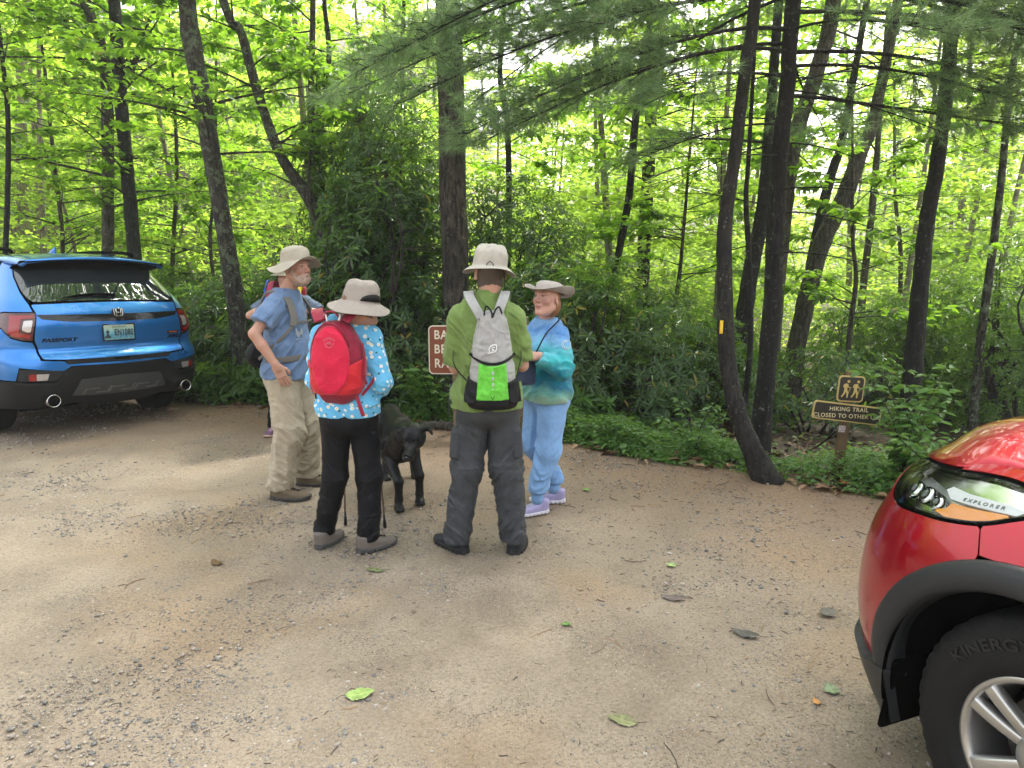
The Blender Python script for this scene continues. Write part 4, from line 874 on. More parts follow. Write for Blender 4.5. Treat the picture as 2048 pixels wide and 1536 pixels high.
class Person:
    def __init__(s, label, foot, rz, H, hips=.0, fem=0):
        s.root = empty('person', (foot[0],foot[1],0), rz, label, 'person'); s.o = np.array([foot[0],foot[1],0]); s.rz = rz; s.R = rotm(0,0,rz); s.H = H; s.fem = fem
    def L(s, w): return (np.asarray(w)-s.o)@s.R
    def px(s, x, y, D): return s.L(at(x,y,D))
    def torso(s, P, g=0):
        H = s.H; f = s.fem; w = s.w
        d = ell(P, s.chest, (.150*w+g-.010*f, .104*s.dp+g, .19+g))
        nb = s.neck-np.array([0,.0,.035])
        for sh,k in ((s.shR,1),(s.shL,-1)): d = smin(d, cap(P, nb+[k*.02,0,0], sh+np.array([-.035*k,0,-.012]), .052+g, .055+g), .045)
        d = smin(d, ell(P, s.belly, (.145*w*s.bl+g, .105*s.dp*s.bl+g, .16)), .07)
        d = smin(d, ell(P, s.pelvis, (.160*w+.008*f+g, .112*s.dp+g, .125)), .06)
        if f: 
            for x in (-1,1): d = smin(d, ell(P, s.chest+np.array([x*.07,.085,-.01]), (.062+g,.055+g,.062+g)), .03)
        return d
    def setup(s, w=1.0, dp=1.0, bl=1.0, lean=0.0, shw=.165, shz=.785, hunch=.0, twist=0.0):
        H = s.H; s.w = w; s.dp = dp; s.bl = bl
        s.pelvis = np.array([0,-.005,.525*H]); s.belly = np.array([0,.012+lean*.3,.615*H]); s.chest = np.array([0,lean*.7,.725*H])
        s.shR = np.array([shw*cos(twist),lean+hunch-shw*sin(twist)*0,shz*H-.01]); s.shL = np.array([-shw*cos(twist),lean+hunch,shz*H-.01]); s.neck = np.array([0,lean+.0,.845*H])
    def head(s, c, yaw=0, pitch=0, roll=0, beard=0, hair=None):
        s.hc = np.array(c); s.hR = rotm(0,0,yaw)@rotm(pitch,roll,0); s.beard = beard; s.yaw = yaw; s.pitch = pitch
    def body_mesh(s, mat, arms, tintfn=None, h=.005):
        """arms: list of (shoulder, elbow, wrist, hand frame, curl, side, thumb)"""
        def fn(P):
            Q = (P-s.hc)@s.hR
            d = head_sdf(Q, s.beard, s.fem)
            d = smin(d, cap(P, s.hc+s.hR@np.array([0,-.03,-.05]), s.neck-np.array([0,0,.04]), .050-.006*s.fem, .057-.006*s.fem), .025)
            d = smin(d, s.torso(P, -.014), .04)
            for (sh,el,wr,hR,curl,side,th) in arms:
                a = cap(P, sh, el, .046*s.ab, .036*s.ab); fa = cap(P, el, el+(wr-el)*.35, .037*s.ab, .038*s.ab); fb = cap(P, el+(wr-el)*.35, wr, .038*s.ab, .0245)
                a = smin(smin(a, fa, .015), fb, .012); a = smin(a, hand_sdf((P-wr)@hR, curl, th, side), .012); d = smin(d, a, .02)
            return d
        pts = np.array([s.pelvis-[.2,.2,.15], s.pelvis+[.2,.2,0], s.hc+[.14,.16,.16], s.hc-[.14,.16,0]]+[a[i]+k for a in arms for i in (0,1) for k in (-.08,.08)]+[a[2]+k for a in arms for k in (-.22,.22)])
        me = sdf_mesh('body', fn, pts.min(0), pts.max(0), h)
        def tf(V):
            C = np.zeros((len(V),4)); Q = (V-s.hc)@s.hR; q = np.abs(Q[:,0])
            def put(w, c):
                w = np.clip(np.asarray(w,float),0,1)[:,None]; C[:,:3] = C[:,:3]*(1-w)+np.array(c)*w*1.0; C[:,3:4] = np.maximum(C[:,3:4], w)
            near = (np.linalg.norm(Q,axis=1) < .19)
            put(.5*near*np.exp(-((q-.042)**2+(Q[:,2]+.02)**2)/.0006)*(Q[:,1]>.03), (.52,.17,.11))
            put(.45*near*np.exp(-(Q[:,0]**2+(Q[:,2]+.015)**2)/.0003)*(Q[:,1]>.09), (.55,.18,.12))
            put(near*((Q[:,2]+.056)**2/.000075+Q[:,0]**2/.0005 < 1)*(Q[:,1]>.078)*(.75 if not s.beard else .5), (.38,.10,.09))
            put(near*((q-.030)**2/.00013+(Q[:,2]-.0135)**2/.000022 < 1)*(Q[:,1]>.06)*1.0, (.42,.38,.35))
            put(near*((q-.029)**2/.00003+(Q[:,2]-.0135)**2/.000022 < 1)*(Q[:,1]>.06)*1.0, (.035,.03,.03))
            put(near*(((q-.030)**2/.00028+(Q[:,2]-.0195)**2/.000007) < 1)*(Q[:,1]>.06)*.7, (.12,.06,.05))
            put(near*((q-.031)**2/.0004+(Q[:,2]-.036)**2/.00002 < 1)*(Q[:,1]>.05)*.55, (.20,.12,.08))
            if s.beard:
                put(near*np.clip(1-head_beard_mask(Q)/.006,0,1)*(.62+.3*vn(Q,160,3)), (.50,.44,.38))
            if s.hairfn is not None: w, c = s.hairfn(Q, near); put(w, c)
            if tintfn: tintfn(V, put)
            return C
        tint(me, tf); return obj('body', me, mat, s.root)
    hairfn = None; ab = 1.0
def head_beard_mask(Q):
    q = Q.copy(); q[:,0] = np.abs(q[:,0]); b = ell(Q, (0,.035,-.075), (.062,.066,.052)); b = np.maximum(b, Q[:,2]+.034); b = np.maximum(b, -Q[:,1])
    b = np.minimum(b, cap(q, (.062,.005,-.005), (.047,.045,-.07), .017, .02)); b = np.minimum(b, cap(q, (0,.098,-.040), (.030,.080,-.054), .0095)); return np.maximum(b, -ell(Q, (0,.100,-.058), (.016,.03,.0045)))
def shirt(p, mat, sleeves, hem, fat=.014, wr=.006, name='shirt', neck_r=.058, seed=0, extra=None, flare=.0, h=.006, vdrape=False):
    """sleeves: list of (points, radii, cut) ; cut = (point, outward dir)"""
    def fn(P):
        d = p.torso(P, fat)
        if flare: 
            t = np.clip((p.belly[2]-P[:,2])/(p.belly[2]-hem), 0, 1); d = smin(d, ell(P, (0,-.005,hem+.05), (.165*p.w+fat+flare,.12*p.dp+fat+flare,.2)), .05)
        for pts, rad, cut in sleeves:
            a = chain(P, pts, rad, .02)
            if cut is not None: a = smax(a, (P-np.array(cut[0]))@unit(np.array(cut[1],float)), .006)
            d = smin(d, a, .035)
        z = P[:,2]; lowz = np.clip((p.chest[2]-z)/.3, 0, 1)
        Pd = P@np.array([[1,0,.8],[0,1,-.5],[0,0,1.]]); f = fold(Pd if not vdrape else P, 6.5, (1,1,2.2) if not vdrape else (2.0,2.0,.7), seed, .5)*wr*(.45+lowz*.8)+fold(Pd, 12, (1,1,1.7), seed+3, .6)*wr*.5+fold(Pd, 24, (1,1,1.5), seed+5, .6)*wr*.26
        d = d-f
        d = smax(d, hem+.012*vn(P, 5, seed)-z, .006)
        nk = P-(p.neck+np.array([0,.012,.0])); d = smax(d, -(np.hypot(nk[:,0], nk[:,1]*.95)-neck_r+np.clip(-nk[:,2]-.0,0,.1)*.8), .006)
        d = smax(d, z-(p.neck[2]+.012), .01)
        if extra: d = extra(P, d)
        return d
    pts = np.concatenate([np.array([p.pelvis-[.26,.26,.3], p.neck+[.1,.1,.06], p.pelvis+[.26,.26,0]])]+[np.array(s[0])+k for s in sleeves for k in (-.11,.11)])
    lo = pts.min(0); lo[2] = max(lo[2], hem-.04) if not sleeves else min(hem-.03, lo[2])
    return obj(name, sdf_mesh(name, fn, lo, pts.max(0), h), mat, p.root)
def trousers(p, mat, legs, top, fat=.02, wr=.008, seed=0, name='trousers', rad=(.095,.077,.070), cuffz=.03, pants_extra=None, h=.006):
    """legs: list of (hip, knee, ankle)"""
    def fn(P):
        d = ell(P, p.pelvis+np.array([0,0,.0]), (.165*p.w+fat*.6, .118*p.dp+fat*.6, .14)); d = smin(d, ell(P, p.pelvis+[0,-.03,-.06], (.155*p.w+fat*.6,.11*p.dp+fat*.5,.10)), .04)
        legd = None
        for i,(hp,kn,an) in enumerate(legs):
            hp, kn, an = map(np.array, (hp,kn,an)); a = chain(P, [hp,kn,an], [rad[0]*p.w+fat*.5, rad[1]+fat*.5, rad[2]+fat*.5], .04)
            L = an[2]; z = P[:,2]; kz = kn[2]
            bunch = np.exp(-((z-(L+.06))/.09)**2); kb = np.exp(-((z-kz+.02)/.13)**2)
            ax = (P-an); 
            sh_ = P+i*3; sh_ = sh_@np.array([[1,0,(.9 if i else -.9)],[0,1,.55],[0,0,1.]]); fo = fold(sh_, 9.5, (1,1,1.7), seed+i*7, .6)*(bunch*1.2+kb*.8+.22)*wr+fold(P+i, 5.0, (2.0,2.0,.7), seed+9+i, .5)*wr*.9*(1-bunch*.6)+fold(sh_, 21, (1,1,1.6), seed+2, .5)*wr*(.28+.35*bunch)
            a = a-fo; a = smax(a, L-cuffz+.01*vn(P, 9, seed)-z, .01)
            legd = a if legd is None else np.minimum(legd, a) if True else smin(legd, a, .01)
        cz = p.pelvis[2]-.10; 
        d = smin(d, legd, .035)
        d = smax(d, P[:,2]-top, .006)
        if pants_extra: d = pants_extra(P, d)
        return d
    A = np.concatenate([np.array(l)+k for l in legs for k in (-.16,.16)]+[np.array([p.pelvis-[.24,.22,0], p.pelvis+[.24,.22,0]])]); lo = A.min(0); hi = A.max(0); hi[2] = top+.03; lo[2] = min(l[2][2] for l in legs)-.09
    return obj(name, sdf_mesh(name, fn, lo, hi, h), mat, p.root)
def strap(pts, w, t, nrm, mat, name, parent, m=28):
    """flat band along pts; nrm: function point->outward normal"""
    P = spline(pts, m); T = unit(np.gradient(P, axis=0)); N = unit(nrm(P)); N = unit(N-T*(N*T).sum(1)[:,None]); S = np.cross(T, N); w = np.broadcast_to(w,(m,))[:,None]
    V = np.stack([P-S*w/2, P-S*w/2+N*t, P+S*w/2+N*t, P+S*w/2], 1).reshape(-1,3); F = [tuple(f) for f in grid_faces(m,4,True)]+[(3,2,1,0),tuple((m-1)*4+j for j in range(4))]
    o = obj(name, mesh(name, V, F, smooth=False), mat, parent); bev(o, t*.35, 2); return o
SK = skin_mat('skin_tone')
blk = plain('black_webbing', (.005,.005,.006), .6, spec=.25); grey_web = plain('grey_webbing', (.10,.095,.09), .7, scale=60)

# ------------------------------------------------------------------ man in green polo, back to the viewer
def green_man():
    p = Person('man in green polo shirt seen from behind with grey and lime backpack', (-.14,3.98), radians(2), 1.80); p.setup(w=.93, dp=1.02, shw=.160, shz=.785)
    p.ab = 1.0
    def hair(Q, near):
        w = near*(Q[:,2] > -.075-.25*(Q[:,1]+.02))*(Q[:,1] < .045)*(np.abs(Q[:,0]) < .0765-.0*Q[:,0]); return w*1.0*(ell(Q,(0,-.014,.028),(.079,.10,.095)) > -.004), (.075,.055,.042)
    p.hairfn = hair
    p.head(p.px(980,548,3.99)+[0,0,.0], yaw=radians(8), pitch=radians(-2))
    eR = np.array([.198,.03,1.13]); wR = np.array([.14,.26,1.10]); eL = np.array([-.180,.03,1.12]); wL = np.array([-.15,.25,1.08])
    arms = [(p.shR,eR,wR,fr_from((-.6,.8,.1),(0,.3,1)),.7,1,.6),(p.shL,eL,wL,fr_from((.6,.8,.1),(0,.3,1)),.7,-1,.6)]
    p.body_mesh(SK, arms)
    g = cloth('green_jersey', (.155,.235,.065), .8, .12, scale=8).m
    col = lambda P, d: smin(d, smax(np.abs(cap(P, p.neck-[0,-.005,.04], p.neck+[0,.0,.05], .078, .062))-.005, np.abs(P[:,2]-p.neck[2]-.005)-.036, .004), .012)
    shirt(p, g, [([p.shR-[0.01,0,0],p.shR+(eR-p.shR)*.55,eR+[0,0,.0]], [.062,.066,.068], (eR+(p.shR-eR)*.08,(.12,.05,-1))), ([p.shL+[0.01,0,0],p.shL+(eL-p.shL)*.55,eL], [.056,.058,.062], (eL+(p.shL-eL)*.06,(-.12,.05,-1)))],
          hem=.895, fat=.020, wr=.014, seed=11, extra=col, flare=.012, name='polo_shirt', vdrape=True)
    aL = p.L([-.325,4.02,.10]); aR = p.L([.015,4.02,.10])
    gr = cloth('grey_nylon', (.050,.055,.062), .6, .18, scale=10, sheen=.03).m
    def cargo(P, d):
        for x,hp,kn in ((-1,None,None),(1,None,None)):
            c = np.array([x*.178-.008,.0,.69]); d = smin(d, rbox(P, c, (.028,.075,.085), .018, rotm(0,radians(-5*x),0)), .008)
        z = P[:,2]; d = d-.004*np.exp(-((z-.555-.01*np.sin(P[:,0]*12))/.012)**2)+.003*np.exp(-((z-.535)/.006)**2); return d
    trousers(p, gr, [((.078,0,.88),(.110,.03,.51),(aR[0],aR[1],.09)), ((-.078,0,.88),(-.125,.03,.51),(aL[0],aL[1],.09))], top=.97, fat=.020, wr=.011, seed=5, rad=(.088,.072,.060), cuffz=.02, pants_extra=cargo)
    up = plain('navy_boot', (.010,.012,.02), .6, scale=40, bump=.3); so = plain('black_sole', (.010,.010,.011), .7)
    shoe(p.root, p.L([-.325,4.05,0]), radians(38), .30, up, so, .03, lace=blk); shoe(p.root, p.L([.02,4.05,0]), radians(-8), .30, up, so, .03, lace=blk)
    hm = hat_mat('cream_hat', (.45,.425,.37)); hc = p.hc+np.array([0,-.005,.040])
    h_ = hat(p.root, hc, radians(8), (radians(-3),radians(5)), hm, crown=(.093,.106,.122), brim=.055, droop=.55, wave=((2,.30,1.2),(3,.14,.5)), seed=3, soft=.009)
    mb = MB()
    for s,dx in ((-1,-.006),(1,.006)): mb.tube(spline([hc+[dx,-.112,-.005],hc+[dx*3,-.12,.012],hc+[0,-.121,.03]],8), .0022, 5)
    for a,b in (((-.085,.02,-.02),(-.062,-.055,-.175)),((.085,.0,-.02),(.062,-.062,-.165))):
        b = np.array(b); mb.tube(spline([hc+a, hc+(np.array(a)+b)/2+[.006*np.sign(a[0]),-.02,0], hc+b, hc+[0.0,-.118,-.262]], 16), .0024, 5)
    mb.box(hc+[0,-.12,-.265], (.014,.012,.02)); mb.build('chin_cord', blk, h_ and p.root, smooth=True)
    # ---- backpack
    b = empty('backpack', p.o+p.R@np.array([.0,-.15,.27]), p.rz, 'grey and lime green backpack worn by the man in green polo', 'backpack'); b.scale = (.80,.88,.87)
    O = np.array([.035,.0,0])
    ripst = cloth('silver_grey_nylon', (.33,.33,.32), .5, .10, scale=30).m; lime = cloth('lime_nylon', (.13,.52,.05), .45, .14, scale=40).m; dk = cloth('black_mesh', (.012,.012,.014), .6, .3, weave=700, sheen=0).m
    def shell(P, g=0):
        Q = P-O; z = Q[:,2]; t = np.clip((1.345-z)/.62,0,1); w = .062+.115*t**.55-.0*t; dpt = .055+.06*np.sin(np.clip(t,0,1)*pi*.62)
        r = np.sqrt((Q[:,0]/w)**2+((Q[:,1]+.0)/dpt)**2)**1.0; q = (np.abs(Q[:,0]/w)**2.6+np.abs(Q[:,1]/dpt)**2.6)**(1/2.6)
        return smax(smax((q-1)*np.minimum(w,dpt)*.8, z-1.345+.10*np.clip(np.abs(Q[:,0])/.08,0,1)*0-.012, .03), .745-z+.12*np.clip(np.abs(Q[:,0])-.06,0,.2)**1.0*2*.0, .05)-g
    def wr_(P): return fold(P, 9, (1.6,1.6,.8), 4)*.006+fold(P, 20, (1,1,1.4), 8)*.003
    zc = lambda P: P[:,2]-(1.04+2.2*(P[:,0]-O[0])**2)      # the black zip arc
    lo = [-.19,-.16,.70]; hi = [.26,.16,1.40]; back = lambda P: P[:,1]-.07
    obj('upper_pocket', sdf_mesh('upper_pocket', lambda P: smax(smax(shell(P)-wr_(P), -zc(P)+.004, .008), back(P), .01), lo, hi, .006), ripst, b)
    def lowp(P): return shell(P,-.003)-wr_(P)
    lx = lambda P: np.abs(P[:,0]-O[0])-(.092+.10*np.clip(1.02-P[:,2],0,.3))
    obj('lime_panel', sdf_mesh('lime_panel', lambda P: smax(smax(smax(shell(P,.006)-wr_(P)*1.3, zc(P)+.012, .008), lx(P), .008), np.maximum(.815-P[:,2], P[:,1]+.01), .01), lo, hi, .006), lime, b)
    obj('side_panel', sdf_mesh('side_panel', lambda P: smax(smax(lowp(P), zc(P)+.004, .006), np.maximum(.90+.0*P[:,0]-P[:,2]+.3*(np.abs(P[:,0]-O[0])-.12), back(P)), .01), lo, hi, .006), ripst, b)
    for sg in (-1,1): obj('mesh_pocket', sdf_mesh('mesh_pocket', lambda P: smax(smax(shell(P,.008)-wr_(P), P[:,2]-.93-.35*(np.abs(P[:,0]-O[0])-.12), .006), np.maximum(np.maximum(np.maximum(-lx(P), back(P)), .79-P[:,2]), -sg*(P[:,0]-O[0])), .006), lo, hi, .006), dk, b)
    obj('base', sdf_mesh('base', lambda P: smax(smax(shell(P,.002), P[:,2]-.818, .006), back(P), .01), lo, hi, .006), blk, b)
    # zip arc, handle, loops, straps
    xs = np.linspace(-.155,.155,26); zp = []
    for x in xs:
        z = 1.04+2.2*x*x; t = np.clip((1.345-z)/.62,0,1); w = .062+.115*t**.55; dpt = .055+.06*sin(t*pi*.62); k = abs(x/w)**2.6
        zp.append([O[0]+x, -dpt*max(0,1-k)**(1/2.6)-.004, z])
    mb = MB(); mb.tube(zp, .009, 6); mb.build('zip', blk, b, smooth=True)
    mb = MB(); t0 = np.array([O[0],-.035,1.355])
    mb.tube(spline([t0+[-.055,-.03,-.02],t0+[-.04,-.02,.035],t0+[-.005,-.025,.0],t0+[.0,-.03,-.035],t0+[.02,-.025,.01],t0+[.045,-.02,.03],t0+[.065,-.03,-.01]],26), .006, 6); mb.build('grab_handle', blk, b, smooth=True)
    mb = MB()
    for i,z in enumerate((.985,.950,.915,.88)): mb.box((O[0]+.002,-.128-.0*i,z), (.014,.006,.022))
    mb.build('daisy_chain', plain('light_grey_webbing', (.42,.42,.42), .7), b, bevel=.002)
    mb = MB(); mb.tube([(O[0]-.011,-.127,.86),(O[0]-.008,-.132,.835),(O[0],-.133,.825),(O[0]+.008,-.132,.835),(O[0]+.011,-.127,.86),(O[0]-.011,-.127,.861)], .003, 6); mb.build('ring', blk, b, smooth=True)
    white = plain('white_print', (.75,.75,.75), .6, var=.03)
    me = text_mesh('sylvansport', .030, .001, sx=1.15, shear=.25, bold=.0006); obj('lettering', me, white, b, loc=(O[0]+.012,-.101,.785), rot=(radians(96),radians(4),0))
    mb = MB()
    for dx,z,s in ((O[0]-.085,.795,.35),(O[0]+.004,1.125,1.0)):
        yb = -.104 if s < 1 else -.112
        a = np.linspace(0,1,9); e = [(dx+(-.034+.046*np.sin(t*2.2))*s, yb-.002, z+(-.012+.042*t+.0*np.sin(t*3))*s) for t in a]
        mb.tube(spline([(dx-.036*s,yb,z-.018*s),(dx+.002*s,yb,z-.012*s),(dx+.022*s,yb,z+.004*s),(dx+.022*s,yb,z+.034*s)],10), .0035*s+.0005, 5)
        mb.tube(spline([(dx+.022*s,yb,z+.034*s),(dx-.012*s,yb,z+.028*s),(dx-.026*s,yb,z+.006*s),(dx-.020*s,yb,z-.014*s)],10), .0035*s+.0005, 5)
        mb.tube(spline([(dx+.012*s,yb,z+.018*s),(dx-.006*s,yb,z+.018*s),(dx-.004*s,yb,z+.006*s),(dx+.008*s,yb,z+.002*s),(dx-.010*s,yb,z-.006*s)],12), .003*s+.0005, 5)
    mb.build('emblem', white, b, smooth=True)
    nrm = lambda P: P-np.array([0,.15,1.30])
    for s in (-1,1):
        pts = [(O[0]*.4+s*.055,-.03,1.315),(s*.088+.004,-.015,1.385),(s*.115,.03,1.435),(s*.125,.10,1.462),(s*.13,.18,1.45),(s*.13,.26,1.38)]
        strap(np.array(pts)+[0,0,0], .066, .012, lambda P: np.stack([P[:,0]*.2,-.7*(P[:,1]<.12),P[:,1]*0+1],1), ripst, 'shoulder_strap', b)
        strap(np.array([(s*.15+O[0],-.02,.90),(s*.215,.03,1.0),(s*.235,.10,1.08),(s*.2,.2,1.16)]), .016, .003, lambda P: np.stack([P[:,0]*0+s,P[:,1]*0-.3,P[:,1]*0],1), blk, 'side_strap', b)
    return p
green_man()

# ------------------------------------------------------------------ woman with the red backpack
def red_woman():
    p = Person('woman in blue flowered top and black trousers seen from behind', (-.95,4.05), radians(-4), 1.665, fem=1); p.setup(w=.92, dp=1.0, shw=.142, shz=.782)
    p.ab = .88
    def hair(Q, near): return near*((Q[:,2] > -.06-.3*Q[:,1])&(Q[:,1] < .03))*1.0, (.16,.09,.05)
    p.hairfn = hair
    p.head(p.px(722,608,4.0)+[0,.0,-.012], yaw=radians(-42), pitch=radians(4))
    eR = p.px(782,705,4.02)+[.0,-.03,-.03]; wR = eR+np.array([-.06,.20,-.03]); eL = np.array([-.185,.0,1.04]); wL = np.array([-.10,.18,1.0])
    eR = np.array([.20,-.02,1.03]); wR = np.array([.15,.19,.97])
    arms = [(p.shR,eR,wR,fr_from((-.2,.9,-.2),(.9,0,.3)),1.3,1,.9),(p.shL,eL,wL,fr_from((.5,.8,0),(-.7,0,.6)),1.3,-1,.9)]
    p.body_mesh(SK, arms)
    m = M('flowered_jersey'); co = m.co('Object'); b = m.mix(m.ramp(m.noise(co, 3.0, 3), [(.3,0),(.7,1)]), (.11,.42,.72), (.16,.52,.80))
    cw = m.co('Object'); d1 = m.vor(cw, 25, rand=.75); ang = m.noise(cw, 90, 2, .5)
    fl = m.math('LESS_THAN', m.math('ADD', d1, m.math('MULTIPLY', ang, .22)), .385); ct = m.math('LESS_THAN', d1, .12)
    mp = m.n.new('ShaderNodeMapping'); mp.inputs['Location'].default_value = (.021,.013,.017); m.l.new(cw, mp.inputs[0]); d2 = m.vor(mp.outputs[0], 24, rand=.8); dk = m.math('LESS_THAN', m.math('ADD', d2, m.math('MULTIPLY', m.noise(cw, 130, 2), .2)), .27)
    c = m.mix(dk, b, (.03,.10,.12)); c = m.mix(fl, c, (.78,.80,.78)); c = m.mix(ct, c, (.75,.62,.22)); m.set(col=c, rough=.75, sheen=.1, spec=.25); m.bump(m.noise(co, 60, 4), .15, .003)
    shirt(p, m.m, [([p.shR,p.shR+(eR-p.shR)*.6,eR,wR-[0,.03,0]], [.060,.056,.055,.046], (wR-[0,.05,0],(-.2,1,-.1))), ([p.shL,p.shL+(eL-p.shL)*.6,eL,wL-[0,.03,0]], [.060,.056,.055,.046], (wL-[0,.05,0],(.4,1,-.1)))],
          hem=.835, fat=.014, wr=.009, seed=21, name='flowered_top', flare=.006, neck_r=.06)
    aL = p.L([-1.15,4.14,0]); aR = p.L([-.865,4.06,0])
    bk = cloth('black_stretch_cloth', (.006,.0065,.009), .6, .2, scale=10, sheen=.0).m
    def knee(P, d):
        z = P[:,2]; d = d-.003*np.exp(-((z-.445)/.006)**2)-.003*np.exp(-((z-.23)/.006)**2); d = smin(d, rbox(P, (.20,.01,.665), (.012,.05,.03), .01, rotm(0,radians(12),0)), .01); return d
    trousers(p, bk, [((.076,0,.81),(.105,.03,.46),(aR[0],aR[1],.085)), ((-.076,0,.81),(-.110,.03,.46),(aL[0],aL[1],.085))], top=.90, fat=.014, wr=.007, seed=15, rad=(.086,.060,.050), cuffz=.02, pants_extra=knee)
    up = plain('taupe_shoe', (.135,.112,.098), .75, scale=30, bump=.3); so = plain('grey_sole', (.05,.05,.048), .7)
    shoe(p.root, p.L([-1.15,4.12,0]), radians(-14), .26, up, so, lace=blk); s2 = shoe(p.root, p.L([-.865,4.05,0]), radians(-42), .27, up, so, lace=blk)
    hm = hat_mat('taupe_hat', (.34,.30,.265)); hc = p.hc+np.array([0,0,.025])
    h_ = hat(p.root, hc, radians(-40), (radians(-7),radians(6)), hm, crown=(.094,.106,.122), brim=.070, droop=.75, wave=((2,.22,.4),(3,.14,1.5)), seed=8, soft=.007, back=.1)
    # black mesh band on the crown side
    A = np.linspace(radians(35), radians(125), 18); V = []
    for a in A:
        for t in (0,1): 
            z = .012+.042*t*sin((a-A[0])/(A[-1]-A[0])*pi)**.5; V.append([sin(a)*(.0995-.004*t), cos(a)*(.1115-.004*t), z])
    o = obj('mesh_band', mesh('mesh_band', V, grid_faces(18,2)), blk, h_); s = o.modifiers.new('t','SOLIDIFY'); s.thickness = .004; s.offset = 0
    mb = MB(); q = np.array([-.055,-.105,-.012])
    mb.tube(spline([q+[-.01,0,.03],q,q+[-.02,-.03,-.05],q+[-.005,-.035,-.075],q+[.006,-.025,-.03],q],18), .0018, 5); mb.box(q+[0,-.006,0], (.02,.012,.01)); mb.build('drawcord', blk, h_, smooth=True)
    # ---- red pack
    b = empty('backpack', p.o+p.R@np.array([-.012,-.135,.223]), p.rz-radians(3), 'bright red backpack worn by the woman in the flowered top', 'backpack')
    b.scale = (.90,.92,.88)
    rd = cloth('crimson_nylon', (.60,.012,.055), .5, .08, scale=12).m; rd2 = cloth('scarlet_nylon', (.56,.018,.03), .5, .1, scale=14).m; mr = cloth('maroon_nylon', (.25,.012,.035), .55, .14, scale=16).m
    z0, z1 = .80, 1.335; zc_ = (z0+z1)/2; hz = (z1-z0)/2
    def pk(P, g=0, wd=.168, dp=.105):
        Q = P-np.array([0,0,zc_]); t = Q[:,2]/hz; w = wd*(1-.20*np.clip(t,-1,1)**2-.08*t); return ((np.abs(Q[:,0]/w)**2.6+np.abs(Q[:,1]/dp)**2.3+np.abs(t)**3.0)**(1/2.6)-1)*.11-g
    lo = [-.21,-.16,.74]; hi = [.21,.12,1.40]
    obj('pack_body', sdf_mesh('pack_body', lambda P: pk(P)-fold(P,8,(1,1,1),3)*.004, lo, hi, .006), mr, b)
    def front(P):
        Q = P-np.array([-.01,0,zc_]); t = Q[:,2]/hz
        d = pk(P, .014)-fold(P, 7, (1.2,1.2,1), 6)*.006-fold(P, 15, (1,1,1), 9)*.003
        lim = np.sqrt((Q[:,0]/.122)**2+(np.clip(Q[:,2]-.02,-9,9)/.215)**2)-1
        return smax(smax(d, P[:,1]+.045, .01), np.maximum(lim*.1, 0*lim-1), .012)
    obj('front_pocket', sdf_mesh('front_pocket', front, lo, hi, .006), rd, b)
    def wing(P):
        Q = P-np.array([0,0,zc_]); d = pk(P, .005)-fold(P, 9, (1,1,1.3), 16)*.004; x = np.abs(Q[:,0]+.01)
        return smax(smax(d, np.maximum(P[:,1]-.05, Q[:,2]-(-.02+.55*(x-.10))), .01), np.maximum(-.20-Q[:,2], .045-.0*x-x-(-Q[:,2])*.25), .012)
    obj('side_pocket', sdf_mesh('side_pocket', wing, lo, hi, .006), rd2, b)
    A = np.linspace(-1.15,1.15,24); zp = []
    for a in A: zp.append((-.005+.128*sin(a), -.088+.022*abs(sin(a))**3-.0, zc_+.02+.232*cos(a)))
    mb = MB(); mb.tube(spline(np.array(zp)-[0,.012,0],40), .006, 6); mb.build('zip', mr, b, smooth=True)
    up_ = lambda P: np.stack([P[:,0]*0,P[:,1]*0-.7,P[:,1]*0+1],1)
    for s in (-1,1):
        strap(np.array([(s*.075,-.05,1.325),(s*.115,.0,1.375),(s*.135,.06,1.385),(s*.14,.14,1.36),(s*.14,.20,1.30)]), .072, .014, up_, mr, 'shoulder_strap', b)
        strap(np.array([(s*.155,-.02,.86),(s*.195,.03,.92),(s*.215,.10,.98)]), .022, .003, lambda P: np.stack([P[:,0]*0+s,P[:,1]*0-.4,P[:,1]*0+.2],1), mr, 'side_strap', b)
    strap(np.array([(.165,-.01,1.19),(.182,-.03,1.11),(.178,-.04,1.0),(.185,-.01,.93)]), .018, .003, lambda P: np.stack([P[:,0]*0+1,P[:,1]*0-.6,P[:,1]*0],1), mr, 'compression_strap', b)
    strap(np.array([(.13,-.04,.86),(.155,-.06,.80),(.175,-.06,.735)]), .024, .003, lambda P: np.stack([P[:,0]*0+.2,P[:,1]*0-1,P[:,1]*0],1), mr, 'hanging_strap', b)
    mb = MB(); mb.tube(spline([(-.05,-.05,1.345),(-.03,-.07,1.385),(.02,-.07,1.385),(.045,-.05,1.345)],14), .006, 6); mb.build('grab_handle', mr, b, smooth=True)
    mb = MB(); ww = plain('white_webbing', (.55,.50,.45), .7); mb.tube(spline([(-.05,-.05,1.365),(-.04,-.06,1.375),(-.02,-.085,1.330)],10), .006, 6); mb.build('loop', ww, b, smooth=True); mb = MB(); mb.tube(spline([(.055,-.04,1.365),(.055,-.06,1.37),(.05,-.08,1.335)],10), .007, 6); mb.build('loop', ww, b, smooth=True)
    pink = plain('pink_print', (.62,.16,.22), .6, var=.03)
    me = text_mesh('OSPREY', .021, .0008, spacing=1.1); 
    def arc(V): 
        a = V[:,0]/.045; return np.stack([.0+.045*np.sin(a)+V[:,1]*np.sin(a), V[:,2]-.0, .045*np.cos(a)+V[:,1]*np.cos(a)],1)
    mapped(me, arc); o = obj('lettering', me, pink, b, loc=(-.0,-.121,zc_+.115))
    mb = MB(); mb.tube(spline([(-.03,-.122,zc_+.135),(-.018,-.124,zc_+.112),(0,-.125,zc_+.105),(.018,-.124,zc_+.112),(.03,-.122,zc_+.135)],14), .0022, 5)
